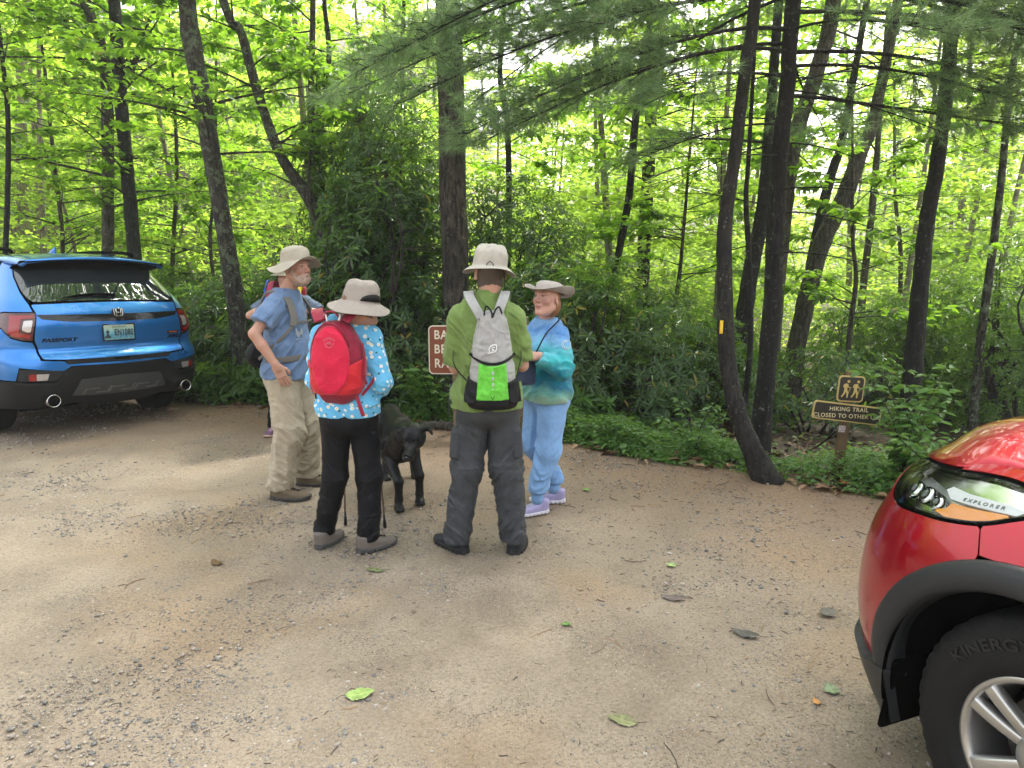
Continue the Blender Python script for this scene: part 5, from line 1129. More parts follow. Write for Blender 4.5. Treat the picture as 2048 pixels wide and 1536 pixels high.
    for a in np.linspace(-.8,.8,6): mb.tube([(sin(a)*.008,-.124,zc_+.118+.004*cos(a)),(sin(a)*.022,-.123,zc_+.118+.024*cos(a))], .0016, 4)
    mb.build('bird_emblem', pink, b, smooth=True)
    # ---- trekking poles
    for k,(tip,topp,lb) in enumerate((((-1.10,4.47,.0),(-1.06,4.36,1.0),'trekking pole seen between the black trousered legs'),((-.83,4.42,.0),(-.845,4.27,1.0),'trekking pole held at the right hip of the flowered top'))):
        tip = np.array(tip); topp = np.array(topp); q = empty('trekking_pole', tip, 0, lb, 'trekking pole', 'trekking poles'); d = topp-tip
        mb = MB(); mb.tube([d*.03,d*.46], .0058, 10); mb.build('lower_shaft', plain('bronze_shaft%d'%k, (.22,.15,.12), .35, .6), q, smooth=True)
        mb = MB(); mb.tube([d*.46,d*.86], .0076, 10); mb.build('upper_shaft', plain('grey_shaft%d'%k, (.32,.30,.28), .35, .6), q, smooth=True)
        mb = MB(); mb.tube([d*.0,d*.012,d*.014,d*.055,d*.057,d*.10], [.010,.011,.011,.009,.007,.006], 10); mb.build('rubber_tip', blk, q, smooth=True)
        mb = MB(); mb.tube([d*.44,d*.445,d*.475,d*.48], [.008,.0105,.0105,.008], 10); mb.build('collar', plain('pole_collar%d'%k, (.35,.33,.3), .4, .5), q, smooth=True)
        mb = MB(); mb.tube(spline([d*.86,d*.90,d*.95,d*1.0,d*1.02],12), np.interp(np.linspace(0,1,12),[0,.1,.5,.9,1],[.012,.016,.014,.018,.012]), 12); mb.build('grip', plain('dark_grip%d'%k, (.06,.045,.04), .8), q, smooth=True)
red_woman()

# ------------------------------------------------------------------ bearded man in blue T-shirt, side on
def bearded_man():
    p = Person('bearded man in blue T-shirt and khaki trousers, hand in pocket', (-1.64,5.14), radians(-99), 1.80); p.setup(w=.98, dp=1.12, bl=1.10, lean=.0, shw=.170, shz=.790)
    p.ab = 1.0
    def hair(Q, near): return near*((Q[:,2] > -.0-.3*Q[:,1])&(Q[:,1] < .0))*.8, (.36,.33,.30)
    p.hairfn = hair; p.hairfn = lambda Q, near: (near*((Q[:,2] > -.03)&(Q[:,1] < -.02))*.75, (.36,.32,.29))
    p.head(p.px(594,538,5.1)+[0,.0,-.0], yaw=radians(-22), pitch=radians(2), beard=1)
    p.neck = p.neck+[0,.015,0]
    shR = p.shR+np.array([-.005,-.0,-.015]); eR = p.px(508,668,4.86); wR = p.px(553,732,4.87); eL = np.array([-.26,-.06,1.14]); wL = np.array([-.22,.16,1.02])
    arms = [(shR,eR,wR,fr_from(p.R.T@np.array([.35,.15,-.92]),p.R.T@np.array([.15,-1,-.1])),.16,1,.2),(p.shL,eL,wL,fr_from((.3,.9,0),(-.5,0,.8)),.5,-1,.5)]
    p.body_mesh(skin_mat('tanned_skin', (.45,.26,.19)), arms, h=.0045)
    m = M('blue_washed_cotton'); co = m.co(); c = m.mix(m.ramp(m.noise(co, 9, 6, .6), [(.3,0),(.7,1)]), (.10,.165,.29), (.155,.235,.38)); m.set(col=c, rough=.9, sheen=.2, spec=.15); m.bump(m.noise(co, 300, 3), .2, .002)
    shirt(p, m.m, [([shR+[-.02,0,0],shR+(eR-shR)*.30,shR+(eR-shR)*.62], [.066,.072,.080], (shR+(eR-shR)*.60,(eR-shR))), ([p.shL,p.shL+(eL-p.shL)*.5], [.072,.078], (p.shL+(eL-p.shL)*.45,(eL-p.shL)))],
          hem=.885, fat=.020, wr=.012, seed=31, name='tshirt', flare=.008, neck_r=.066)
    aR = p.L([-1.70,5.02,0]); aL = p.L([-1.60,5.34,0])
    kh = cloth('khaki_cotton', (.40,.345,.255), .85, .12, scale=8).m
    def pock(P, d): 
        d = d-.003*np.exp(-((P[:,0]-.165-.0*P[:,2])/.006)**2)*(P[:,2] < .8)*(P[:,2]>.55); return smin(d, rbox(P, (.155,.03,.56), (.02,.06,.08), .015), .012)
    trousers(p, kh, [((.088,0,.88),(.115,.045,.50),(aR[0],aR[1],.10)), ((-.088,0,.88),(-.125,.05,.50),(aL[0],aL[1],.10))], top=.95, fat=.034, wr=.012, seed=25, rad=(.096,.080,.068), pants_extra=pock)
    up = plain('brown_boot', (.115,.085,.05), .75, scale=30, bump=.4); so = plain('dark_sole', (.035,.032,.028), .75)
    shoe(p.root, p.L([-1.69,5.00,0]), radians(4), .30, up, so, .03, lace=blk); shoe(p.root, p.L([-1.60,5.33,0]), radians(10), .30, up, so, .03, lace=blk)
    hm = hat_mat('cream_sun_hat', (.43,.39,.32)); hc = p.hc+np.array([0,-.008,.048])
    hat(p.root, hc, radians(-22), (radians(9),radians(2)), hm, crown=(.095,.110,.112), brim=.080, droop=.30, wave=((2,.30,1.57),(3,.16,.6)), seed=5, soft=.007, side_curl=-.15, back=.28)
    white = plain('faded_print', (.42,.46,.52), .9, var=.1)
    mb = MB(); r = np.random.default_rng(3)
    for i in range(9): mb.box((.045+.008*i+r.normal(0,.001),.150-.0022*i,1.215+.012*sin(i)), (.005,.003,.03+.025*r.uniform()))
    mb.box((.085,.146,1.175), (.11,.003,.004)); mb.build('shirt_print', white, p.root)
    # ---- his pack: dark daypack behind, grey straps, waist belt
    b = empty('backpack', p.o, p.rz, 'dark daypack with grey straps worn by the bearded man', 'backpack')
    obj('pack_body', sdf_mesh('pack_body', lambda P: smin(rbox(P, (-.02,-.155,1.22), (.11,.040,.17), .035), ell(P, (.02,-.20,1.05), (.150,.075,.10)), .05)-fold(P,8,(1,1,1),2)*.005, [-.2,-.36,.84], [.2,-.10,1.46], .007), cloth('charcoal_nylon', (.008,.008,.010), .6, .2, sheen=0).m, b)
    gw = plain('olive_grey_strap', (.14,.13,.115), .8, scale=60)
    for s in (1,-1):
        strap(np.array([(s*.095,-.13,1.40),(s*.10,-.08,1.49),(s*.105,.01,1.497),(s*.12,.09,1.44),(s*.135,.133,1.34),(s*.15,.130,1.27)]), .052, .013, lambda P: np.stack([P[:,0]*1.5,P[:,1]*1.2,P[:,2]*0+.6*(P[:,2]>1.4)],1), gw, 'shoulder_strap', b)
        strap(np.array([(s*.15,.130,1.27),(s*.180,.06,1.19),(s*.180,-.06,1.09),(s*.15,-.14,1.03)]), .022, .004, lambda P: np.stack([P[:,0]*0+s,P[:,1]*2,P[:,2]*0],1), gw, 'lower_strap', b)
    strap(np.array([(-.148,.136,1.285),(-.07,.160,1.295),(0,.164,1.29),(.07,.160,1.295),(.148,.136,1.285)]), .018, .004, lambda P: np.stack([P[:,0]*.3,P[:,2]*0+1,P[:,2]*0],1), gw, 'chest_strap', b)
    A = np.linspace(-2.2,2.2,20); strap(np.stack([.192*np.sin(A),.158*np.cos(A)+.008,1.03+.015*np.cos(A)],1), .042, .006, lambda P: np.stack([P[:,0],P[:,1],P[:,2]*0],1), gw, 'waist_belt', b, 50)
bearded_man()

# ------------------------------------------------------------------ woman in the tie-dyed top
def teal_woman():
    p = Person('woman in tie dyed teal top and light blue joggers facing left', (.235,4.84), radians(122), 1.58, fem=1); p.setup(w=.98, dp=1.08, bl=1.08, lean=.0, shw=.148, shz=.785)
    p.ab = .92
    def hair(Q, near): return near*((Q[:,1] < -.015)&(Q[:,2] > -.09))*1.0, (.30,.135,.06)
    p.hairfn = hair
    p.head(p.px(1096,598,4.74)+[0,.01,-.0], yaw=radians(18), pitch=radians(6), roll=radians(0))
    eL = p.px(1128,738,4.62)+[0,0,.0]; wL = p.px(1074,712,4.58); eR = np.array([.235,.03,1.00]); wR = p.px(1062,700,4.86)
    arms = [(p.shR,eR,wR,fr_from(p.R.T@np.array([-1,-.2,.0]),p.R.T@np.array([.1,-.6,.6])),.9,1,.6),(p.shL,eL,wL,fr_from(p.R.T@np.array([-1,.1,-.05]),p.R.T@np.array([0,-.5,.8])),.8,-1,.6)]
    p.body_mesh(skin_mat('fair_skin', (.56,.33,.26)), arms, h=.0045)
    m = M('tie_dye_cotton'); co = m.co(); z = m.sep(co)[2]; f = m.math('ADD', z, m.math('MULTIPLY', m.math('SUBTRACT', m.noise(co, 5, 6, .6, .8), .5), .30))
    mr_ = m.n.new('ShaderNodeMapRange'); m.l.new(f, mr_.inputs[0]); mr_.inputs[1].default_value = .74; mr_.inputs[2].default_value = 1.34
    c = m.ramp(mr_.outputs[0], [(0,(.30,.40,.28)),(.16,(.14,.36,.30)),(.28,(.02,.16,.26)),(.36,(.015,.20,.30)),(.5,(.03,.38,.40)),(.64,(.10,.48,.55)),(.78,(.20,.42,.72)),(.88,(.09,.24,.55)),(1,(.22,.42,.70))])
    c = m.mix(m.math('MULTIPLY', m.ramp(m.noise(co, 13, 6, .7), [(.5,0),(.7,1)]), .2), c, (.35,.52,.62)); m.set(col=c, rough=.85, sheen=.15, spec=.2); m.bump(m.noise(co, 200, 3), .2, .002)
    dL = unit((wL-eL)[None])[0]
    shirt(p, m.m, [([p.shR,p.shR+(eR-p.shR)*.6,eR,wR], [.060,.056,.055,.046], (wR+(eR-wR)*.25,(wR-eR))), ([p.shL,p.shL+(eL-p.shL)*.6,eL,wL], [.064,.062,.062,.050], (wL+(eL-wL)*.12,(wL-eL)))],
          hem=.775, fat=.016, wr=.010, seed=41, name='tie_dye_top', flare=.01, neck_r=.062)
    lb = cloth('light_blue_jersey', (.21,.38,.66), .85, .07, scale=6).m
    a1 = p.L([.175,4.70,0]); a2 = p.L([.305,4.93,0])
    trousers(p, lb, [((-.085,0,.77),(-.10,.045,.44),(a1[0],a1[1],.17)), ((.085,0,.77),(.10,.03,.44),(a2[0],a2[1],.17))], top=.82, fat=.020, wr=.008, seed=35, rad=(.090,.070,.050), cuffz=.02, name='joggers')
    cf = cloth('rib_cuff', (.20,.36,.62), .9, .05).m
    up = plain('lilac_trainer', (.33,.30,.50), .7, scale=40, bump=.3); so = plain('white_foam_sole', (.62,.60,.66), .6, var=.05)
    for a,hd in ((a1,radians(-10)),(a2,radians(60-60))):
        mb = MB(); mb.tube([(a[0],a[1],.155),(a[0],a[1],.10),(a[0],a[1],.072)], [.048,.041,.040], 18); mb.build('cuff', cf, p.root, smooth=True)
    shoe(p.root, p.L([.19,4.70,0]), radians(-8), .255, up, so, .0, lace=plain('white_lace', (.6,.6,.65), .7)); shoe(p.root, p.L([.315,4.93,0]), radians(-30), .255, up, so, .0, lace=plain('white_lace2', (.6,.6,.65), .7))
    hm = hat_mat('pale_straw_hat', (.46,.415,.375)); hc = p.hc+np.array([0,-.022,.040])
    hat(p.root, hc, radians(18), (radians(12),radians(0)), hm, crown=(.092,.104,.080), brim=.078, droop=.10, wave=((2,.10,.2),), seed=9, soft=.004, side_curl=.75, back=-.05, dent=.014)
    mb = MB(); e = p.hc+p.hR@np.array([-.086,-.004,-.038]); mb.tube([e+[0,0,.005],e-[0,0,.014]], .0028, 6); mb.build('earring', plain('gold', (.6,.42,.15), .3, 1), p.root, smooth=True)
    # bob of hair showing under the hat at the nape
    def hs_(P):
        Q = (P-p.hc)@p.hR; d = ell(Q, (0,-.045,-.045), (.078,.062,.075)); d = smax(d, Q[:,1]+.012, .01); return smax(d, Q[:,2]-.05, .01)-.004*vn(Q*[1,1,.3], 90, 3)
    obj('hair', sdf_mesh('hair', hs_, p.hc-.17, p.hc+.17, .005), plain('auburn_hair', (.26,.115,.05), .5, var=.3, scale=60), p.root)
    wp = plain('faded_white_print', (.55,.68,.72), .9, var=.1)
    u = p.R.T@np.array([.25,-1,.05]); q = p.px(1131,689,4.62)+u*.012
    mb = MB(); A = np.linspace(0,2*pi,22); ex = p.R.T@np.array([1,.25,0]); ez = np.array([0,0,1.])
    for i,rr in enumerate((.030,.020)): mb.tube([q+ex*cos(a)*rr+ez*sin(a)*rr+u*(.004) for a in (A if i == 0 else A[4:18])], .0028, 5, cap=False)
    mb.build('sleeve_emblem', wp, p.root, smooth=True)
    # small dark crossbody bag with thin strap
    b = empty('crossbody_bag', p.o, p.rz, 'small dark navy shoulder bag hanging at her front on a thin strap', 'bag'); c = p.px(1050,745,4.62)
    obj('bag_body', sdf_mesh('bag_body', lambda P: rbox(P, c, (.035,.075,.085), .03)-fold(P,9,(1,1,1),2)*.003, c-.14, c+.14, .006), cloth('navy_nylon', (.03,.045,.085), .6, .2).m, b)
    s0 = c+[0,0,.08]; strap(np.array([s0, p.px(1066,715,4.58), p.px(1092,668,4.60), p.px(1118,640,4.66), p.neck+[-.09,-.0,.02], p.neck+[-.06,-.09,-.02]]), .010, .003, lambda P: P-p.chest, blk, 'strap', b)
teal_woman()

# ------------------------------------------------------------------ hiker half hidden behind the bearded man
def back_person():
    p = Person('hiker behind the bearded man gripping pack straps with both hands', (-2.22,7.05), radians(184), 1.70, fem=1); p.setup(w=1.1, dp=1.05, shw=.175)
    p.head(np.array([0,.01,.925*1.69]), yaw=radians(5)); p.hairfn = lambda Q, near: (near*((Q[:,1] < .03)&(Q[:,2] > -.1))*1.0, (.10,.06,.04))
    eR = np.array([.36,.03,1.20]); wR = np.array([.165,.17,1.29]); eL = np.array([-.36,.03,1.20]); wL = np.array([-.175,.175,1.28])
    arms = [(p.shR,eR,wR,fr_from((-.8,.15,.25),(0,1,.1)),1.1,1,.8),(p.shL,eL,wL,fr_from((.8,.15,.25),(0,1,.1)),1.1,-1,.8)]
    p.body_mesh(SK, arms)
    shirt(p, cloth('slate_blue_cotton', (.10,.14,.20), .85, .15).m, [([p.shR,p.shR+(eR-p.shR)*.6,eR], [.066,.066,.062], (p.shR+(eR-p.shR)*.72,(eR-p.shR))), ([p.shL,p.shL+(eL-p.shL)*.6,eL], [.066,.066,.062], (p.shL+(eL-p.shL)*.72,(eL-p.shL)))], hem=.87, fat=.018, wr=.010, seed=51, name='tshirt', h=.008)
    trousers(p, cloth('black_cotton', (.006,.006,.007), .8, .2, sheen=0).m, [((.085,0,.84),(.14,.03,.47),(.19,.0,.09)), ((-.085,0,.84),(-.15,.02,.47),(-.195,.0,.09))], top=.92, fat=.012, wr=.008, seed=45, rad=(.09,.068,.055), h=.008)
    up = plain('plum_shoe', (.13,.07,.12), .7, scale=40, bump=.3); so = plain('pink_sole', (.42,.28,.22), .7)
    shoe(p.root, (.19,.02), radians(-10), .25, up, so, lace=plain('pink_lace', (.5,.3,.4), .7)); shoe(p.root, (-.20,.02), radians(10), .25, up, so, lace=plain('pink_lace2', (.5,.3,.4), .7))
    hat(p.root, p.hc+[0,-.01,.045], 0, (0,0), hat_mat('dull_hat', (.3,.27,.2)), brim=.05, droop=.4, seed=4)
    b = empty('backpack', p.o, p.rz, 'red and blue backpack of the half hidden hiker', 'backpack')
    obj('pack_body', sdf_mesh('pack_body', lambda P: rbox(P, (0,-.22,1.26), (.14,.08,.24), .06)-fold(P,8,(1,1,1),2)*.005, [-.2,-.36,.95], [.2,-.08,1.56], .008), cloth('crimson_pack_cloth', (.35,.02,.05), .6, .2).m, b)
    for s,col in ((1,(.30,.03,.07)),(-1,(.55,.42,.02))):
        strap(np.array([(s*.10,-.12,1.44),(s*.12,-.06,1.515),(s*.13,.04,1.51),(s*.135,.12,1.42),(s*.14,.15,1.30),(s*.15,.14,1.20)]), .060, .014, lambda P: np.stack([P[:,0],P[:,1]*1.2,P[:,2]*0+.6*(P[:,2]>1.38)],1), cloth('strap_cloth%d'%(s+1), col, .7).m, 'shoulder_strap', b)
    mb = MB(); mb.tube(spline([(.155,-.1,1.46),(.175,.0,1.54),(.19,.08,1.44),(.18,.14,1.34),(.16,.16,1.29)],20), .006, 6); mb.build('drinking_tube', plain('blue_tube', (.02,.10,.55), .4), b, smooth=True)
back_person()

# ------------------------------------------------------------------ black dog
def dog():
    o = np.array([-.86,5.12,0]); SC = 1.06; root = empty('dog', o-np.array([-.01,.03,0]), 0, 'black Labrador-like dog standing with lowered head between the hikers', 'dog')
    f = unit(np.array([[.30,-.95,0]]))[0]; r = np.array([f[1],-f[0],0])*-1; up = np.array([0,0,1.])   # f forward, r: dog's left/right axis
    r = np.array([-f[1],f[0],0])                                         # points to +x world side
    def B(a,b,c): return f*a+r*b+up*c
    fp = [np.array([-.805,4.80,0])-o, np.array([-.685,4.93,0])-o]; hp = [np.array([-1.0,5.48,0])-o, np.array([-.80,5.52,0])-o]
    w, c = B(.22,0,.50), B(-.30,0,.47); hd = at(822,880,4.66)-o; hd_f = unit(np.array([[-.12,-.93,-.50]]))[0]; 
    hr = unit(np.cross(np.array([0,0,1.]), hd_f)[None])[0]*-1; hu = np.cross(hr, hd_f); hR = np.stack([hr, hd_f, hu],1)
    if hu[2] < 0: hR = np.stack([-hr, hd_f, -hu],1)
    root.scale = (SC,)*3
    def fn(P):
        d = ell(P, B(.17,0,.435), (.100,.20,.150), np.stack([r,f,up],1)); d = smin(d, ell(P, B(-.06,0,.455), (.085,.24,.110), np.stack([r,f,up],1)), .07)
        d = smin(d, ell(P, B(-.27,0,.475), (.088,.14,.112), np.stack([r,f,up],1)), .06)
        d = smin(d, cap(P, B(-.33,0,.545), B(.2,0,.545), .045, .05), .05)
        d = smin(d, chain(P, [B(.20,0,.47), (B(.24,0,.5)+hd)/2, hd-hd_f*.03], [.105,.082,.070], .05), .05)
        Q = (P-hd)@hR
        q = Q.copy(); q[:,0] = np.abs(q[:,0])
        h = ell(Q, (0,-.01,.0), (.067,.086,.064)); h = smin(h, ell(q, (.04,.01,-.02), (.032,.05,.038)), .02)
        h = smin(h, rbox(Q, (0,.115,-.020), (.033,.065,.032), .026), .035); h = smin(h, ell(Q, (0,.178,-.004), (.022,.016,.017)), .010)
        h = smin(h, cap(q, (.028,.045,.03), (.034,.03,.036), .014), .02); h = smax(h, -ell(q, (.036,.062,.020), (.012,.010,.008)), .008); h = smin(h, ell(q, (.033,.056,.019), (.009,.009,.008)), .003)
        h = smin(h, cap(q, (.02,.16,-.036), (.026,.09,-.045), .012, .014), .012)
        d = smin(d, h, .035)
        # ears: right one (viewer's right) flares outward, the other hangs
        for s in (-1,1):
            b0 = hd+hR@np.array([s*.058,-.022,.046])
            if s*hR[0,0] > 0: e = [b0, b0+[.042,.0,.012], b0+[.068,-.018,-.020]]
            else: e = [b0, b0+[-.022,-.005,-.015], b0+[-.020,-.03,-.078]]
            ea = chain(P, e, [.020,.017,.008], .01); 
            d = smin(d, ea, .010)
        for i,s in enumerate((-1,1)):
            x = fp[i]; el = B(.16,s*.085,.34)
            d = smin(d, chain(P, [B(.19,s*.080,.44), el, x+[0,0.02,.19], x+[0,.012,.07], x+[0,0,.03]], [.056,.044,.030,.025,.026], .02), .03)
            d = smin(d, ell(P, x+f*.018+[0,0,.022], (.034,.046,.024), np.stack([r,f,up],1)), .012)
            for t in (-1.2,-.4,.4,1.2): d = smin(d, ell(P, x+f*(.056-.006*abs(t))+r*t*.0155+[0,0,.015], (.0095,.017,.013), np.stack([r,f,up],1)), .004)
            x = hp[i]; d = smin(d, chain(P, [B(-.27,s*.075,.44), B(-.20,s*.095,.30)+(x-B(-.32,s*.1,0))*.25, x-f*.075+[0,0,.155], x-f*.02+[0,0,.04]], [.080,.052,.029,.024], .02), .03)
            d = smin(d, ell(P, x+f*.014+[0,0,.020], (.030,.042,.022), np.stack([r,f,up],1)), .012)
            for t in (-1.2,-.4,.4,1.2): d = smin(d, ell(P, x+f*(.050-.006*abs(t))+r*t*.014+[0,0,.014], (.009,.015,.012), np.stack([r,f,up],1)), .004)
        d = smin(d, chain(P, [B(-.40,0,.50), B(-.48,.03,.40), B(-.52,.05,.27), B(-.50,.06,.18)], [.032,.026,.018,.010], .02), .03)
        return d-.0012*vn(P*[1,1,1], 60, 2)
    me = sdf_mesh('body', fn, (-.55,-.62,-.01), (.55,.62,.66), .006)
    m = M('black_fur'); co = m.co(); m.set(col=m.mix(m.noise(co, 60, 5, .7), (.002,.002,.0022), (.005,.005,.0055)), rough=.40, spec=.28); m.bump(m.noise(m.co('Object',(1,1,.35)), 260, 3), .35, .003)
    obj('body', me, m.m, root)
    mb = MB(); nose = hd+hR@np.array([0,.188,-.002]); bm = bmesh.new(); bmesh.ops.create_uvsphere(bm, u_segments=14, v_segments=10, radius=1); V = np.array([v.co[:] for v in bm.verts]); F = [[v.index for v in fc.verts] for fc in bm.faces]; bm.free()
    mb.add((V*[.019,.012,.014])@hR.T+nose, F); mb.build('nose', plain('wet_nose', (.02,.02,.022), .2), root, smooth=True)
    for s in (-1,1):
        e = MB(); e.add(V*.0085+hd+hR@np.array([s*.0335,.062,.020]), F); e.build('eye', plain('dog_eye%d'%s, (.008,.005,.003), .08), root, smooth=True)
dog()

# ------------------------------------------------------------------ the two signs
def rrect(w, h, r, n=6):
    out = []
    for cx,cy,a0 in ((w/2-r,h/2-r,0),(-w/2+r,h/2-r,pi/2),(-w/2+r,-h/2+r,pi),(w/2-r,-h/2+r,1.5*pi)):
        for k in range(n+1): a = a0+k/n*pi/2; out.append((cx+r*cos(a), cy+r*sin(a)))
    return out
def plate(name, poly, t, mat, parent, z=0, **k):
    """flat plate in the local XZ plane facing -y, front face at y=-z"""
    n = len(poly); V = [(x,-z,y) for x,y in poly]+[(x,-z+t,y) for x,y in poly]; F = [tuple(range(n)), tuple(range(2*n-1,n-1,-1))]+[(i,i+n,(i+1)%n+n,(i+1)%n) for i in range(n)]
    return obj(name, mesh(name, V, F, smooth=False), mat, parent, **k)
def txt(s, size, mat, parent, x, z, y=-.003, **k):
    me = text_mesh(s, size, .0012, **k); return obj('lettering', me, mat, parent, loc=(x,y,z), rot=(pi/2,0,0))
def brown_sign():
    a = at(856,650,7.05); wdt, hgt = 1.10, .49; r = empty('road_sign', (a[0]+wdt/2, 7.05, 0), radians(-1), 'brown sign with white capitals on two wooden posts behind the green shirted man', 'sign')
    zc = a[2]-hgt/2-.005; bw = plain('sign_brown', (.20,.055,.025), .45, var=.06, scale=6); wh = plain('sign_cream', (.72,.66,.52), .5, var=.05)
    ps = empty('sign_face_frame'); bpy.data.objects.remove(ps)
    plate('border', rrect(wdt,hgt,.045), .004, wh, r, .0, loc=(0,0,zc)); plate('panel', rrect(wdt-.022,hgt-.022,.038), .003, bw, r, .003, loc=(0,0,zc))
    for i,s in enumerate(('BARTRAM TRAIL','BEEGUM GAP','RABUN BALD')):
        txt(s, .125, wh, r, -wdt/2+.055, zc+.148-.143*i, -.0035, align='LEFT', sx=.86, bold=.0022, spacing=1.12)
    wd = plain('weathered_post', (.16,.115,.075), .85, var=.35, scale=18, bump=.6)
    for x in (-.27,.40):
        o = MB().box((x,.052,.53), (.09,.09,1.30)).build('post', wd, r, bevel=.006)
    bo = MB()
    for x in (-.27,.40):
        for z in (-.2,.2): bo.tube([(x,-.007,zc+z),(x,-.003,zc+z)], .009, 8)
    for k_,(x,z) in enumerate(((-.27,-.2),(-.27,.2),(.40,-.2),(.40,.2))): MB().tube([(x,-.008,zc+z),(x,-.003,zc+z)], .009, 8).build('bolt', plain('bolt_steel%d'%k_, (.3,.28,.25), .4, .8), r)
brown_sign()
def trail_sign():
    b = at(1674,952,5.75); b[2] = float(terr(b[0],5.75)); top = at(1702,742,5.75); r = empty('trail_sign', b, 0, 'leaning wooden post with dark hiking trail boards edged in yellow', 'trail sign')
    d = top-b; L = np.linalg.norm(d); ang = math.atan2(d[0], d[2]); R = Matrix.Rotation(ang,3,'Y')
    piv = empty('pivot'); bpy.data.objects.remove(piv)
    wd = plain('brown_post', (.13,.08,.04), .85, var=.35, scale=20, bump=.6); dk = plain('board_black_brown', (.022,.017,.012), .5, var=.1, scale=10); yl = plain('board_yellow', (.52,.38,.13), .6, var=.1, scale=20)
    rot = (0,ang,0)
    def lo(x,y,z): v = R@Vector((x,y,z)); return v
    o = MB().box((0,0,L/2-.15), (.075,.045,L+.3)).build('post', wd, r, bevel=.004); o.rotation_euler = rot
    # hiker panel
    c1 = at(1702,778,5.70)-b; c2 = at(1694,826,5.70)-b
    q1 = plate('panel_border', rrect(.215,.215,.03), .010, yl, r, .0, loc=c1, rot=rot); q2 = plate('hiker_panel', rrect(.193,.193,.024), .004, dk, r, .003, loc=c1, rot=rot)
    mbs = MB()
    for x0 in (-.040,.040):
        def pl(pts, w): 
            P = np.array([(x0+x*.98, -.0055, z) for x,z in pts]); mbs.tube(P, w, 6)
        pl([(.010,.062),(.0101,.0621)], .011)                          # head
        mbs.tube([(x0+.012,-.0055,.062),(x0+.012,-.0045,.062)], .012, 14)
        pl([(.002,.042),(-.006,.012),(-.008,-.005)], [.013,.014,.012])      # torso
        pl([(-.016,.040),(-.022,.012)], [.008,.009])                    # pack
        pl([(.004,.036),(.014,.016),(.028,.012)], [.006,.005,.004])        # arm
        pl([(-.004,-.004),(.012,-.034),(.012,-.072)], [.010,.008,.006])      # front leg
        pl([(-.008,-.004),(-.014,-.036),(-.034,-.068)], [.010,.008,.006])    # rear leg
        pl([(.034,.016),(.010,-.070)], [.0022,.0022])                    # stick
    o = mbs.build('hiker_symbols', yl, r, loc=c1, rot=rot); o.scale = (1,.35,1); o.location = Vector(c1)+Vector((0,-.004,0))
    rot2 = (0,ang+radians(4),0); w2,h2 = .565,.150
    plate('board_border', rrect(w2,h2,.025), .012, yl, r, .0, loc=c2, rot=rot2); plate('trail_board', rrect(w2-.022,h2-.022,.018), .004, dk, r, .003, loc=c2, rot=rot2)
    yt = plain('board_lettering', (.62,.52,.30), .6)
    for s,z,x in (('HIKING TRAIL',.030,.01),('CLOSED TO OTHER USE',-.026,.0)):
        me = text_mesh(s, .047, .0012, sx=.98, bold=.0006, spacing=1.12); v = R@Vector((x,-.0045,z)); obj('lettering', me, yt, r, loc=Vector(c2)+v, rot=(Matrix.Rotation(ang,3,'Y')@Matrix.Rotation(pi/2,3,'X')).to_euler())
    st = at(1684,858,5.70)-b; plate('sticker', rrect(.055,.055,.004), .002, plain('sticker_white', (.45,.40,.40), .6, var=.2, scale=90), r, .0, loc=Vector(st)+Vector((0,.0,0)), rot=rot)
    mb = MB(); 
    for i,(x,z) in enumerate(((-.015,.012),(.012,.014),(0,-.004),(-.014,-.018),(.015,-.015))): mb.tube(spline([(x-.008,0,z),(x,0,z+.006),(x+.008,0,z-.003)],6), .0022, 4)
    mb.build('sticker_mark', plain('sticker_ink', (.22,.10,.10), .6), r, loc=Vector(st)+Vector((0,-.003,0)), rot=rot)
trail_sign()
# bare dead stick propped against the trail sign
mb = MB(); A = at(1612,905,5.95); Bp = at(1672,862,5.72); mb.tube(spline([A,(A+Bp)/2+[0,0,-.02],Bp],10), [.008]*10, 6); tag(mb.build('dead_stick', BK['dark'], smooth=True), 'dark bare stick leaning against the hiking trail post', 'stick')
# log edging the lot behind the dog
def log():
    a = np.array([-.95,7.25,.03]); b = np.array([-.42,7.08,.03]); root_P = spline([a,(a+b)/2+[0,.03,.01],b+[.25,-.12,0]],14)
    me, _, _ = trunk_mesh('edging_log', root_P, [.05,.055,.05], .05, 12, .12, 0, 5); tag(obj('edging_log', me, BK['grey']), 'short brown log lying at the gravel edge right of the dog', 'log')
log()

def spare_pole():
    tip = at(896,851,7.25); tip[2] = 0.0; top = at(905,690,7.2); q = empty('trekking_pole', tip, 0, 'grey trekking pole propped upright beside the left post of the brown sign', 'trekking pole', 'trekking poles'); d = top-tip
    mb = MB(); mb.tube([d*.02,d*.55], .0055, 8); mb.build('lower_shaft', plain('steel_shaft', (.16,.18,.2), .35, .6), q, smooth=True)
    mb = MB(); mb.tube([d*.55,d*.9], .0075, 8); mb.build('upper_shaft', plain('black_shaft', (.03,.03,.04), .35, .3), q, smooth=True)
    mb = MB(); mb.tube([d*.055,d*.058,d*.066,d*.07], [.008,.024,.024,.008], 14); mb.build('basket', blk, q, smooth=True)
    mb = MB(); mb.tube([d*.9,d*.95,d*1.0], [.013,.017,.014], 10); mb.build('grip', blk, q, smooth=True)
spare_pole()

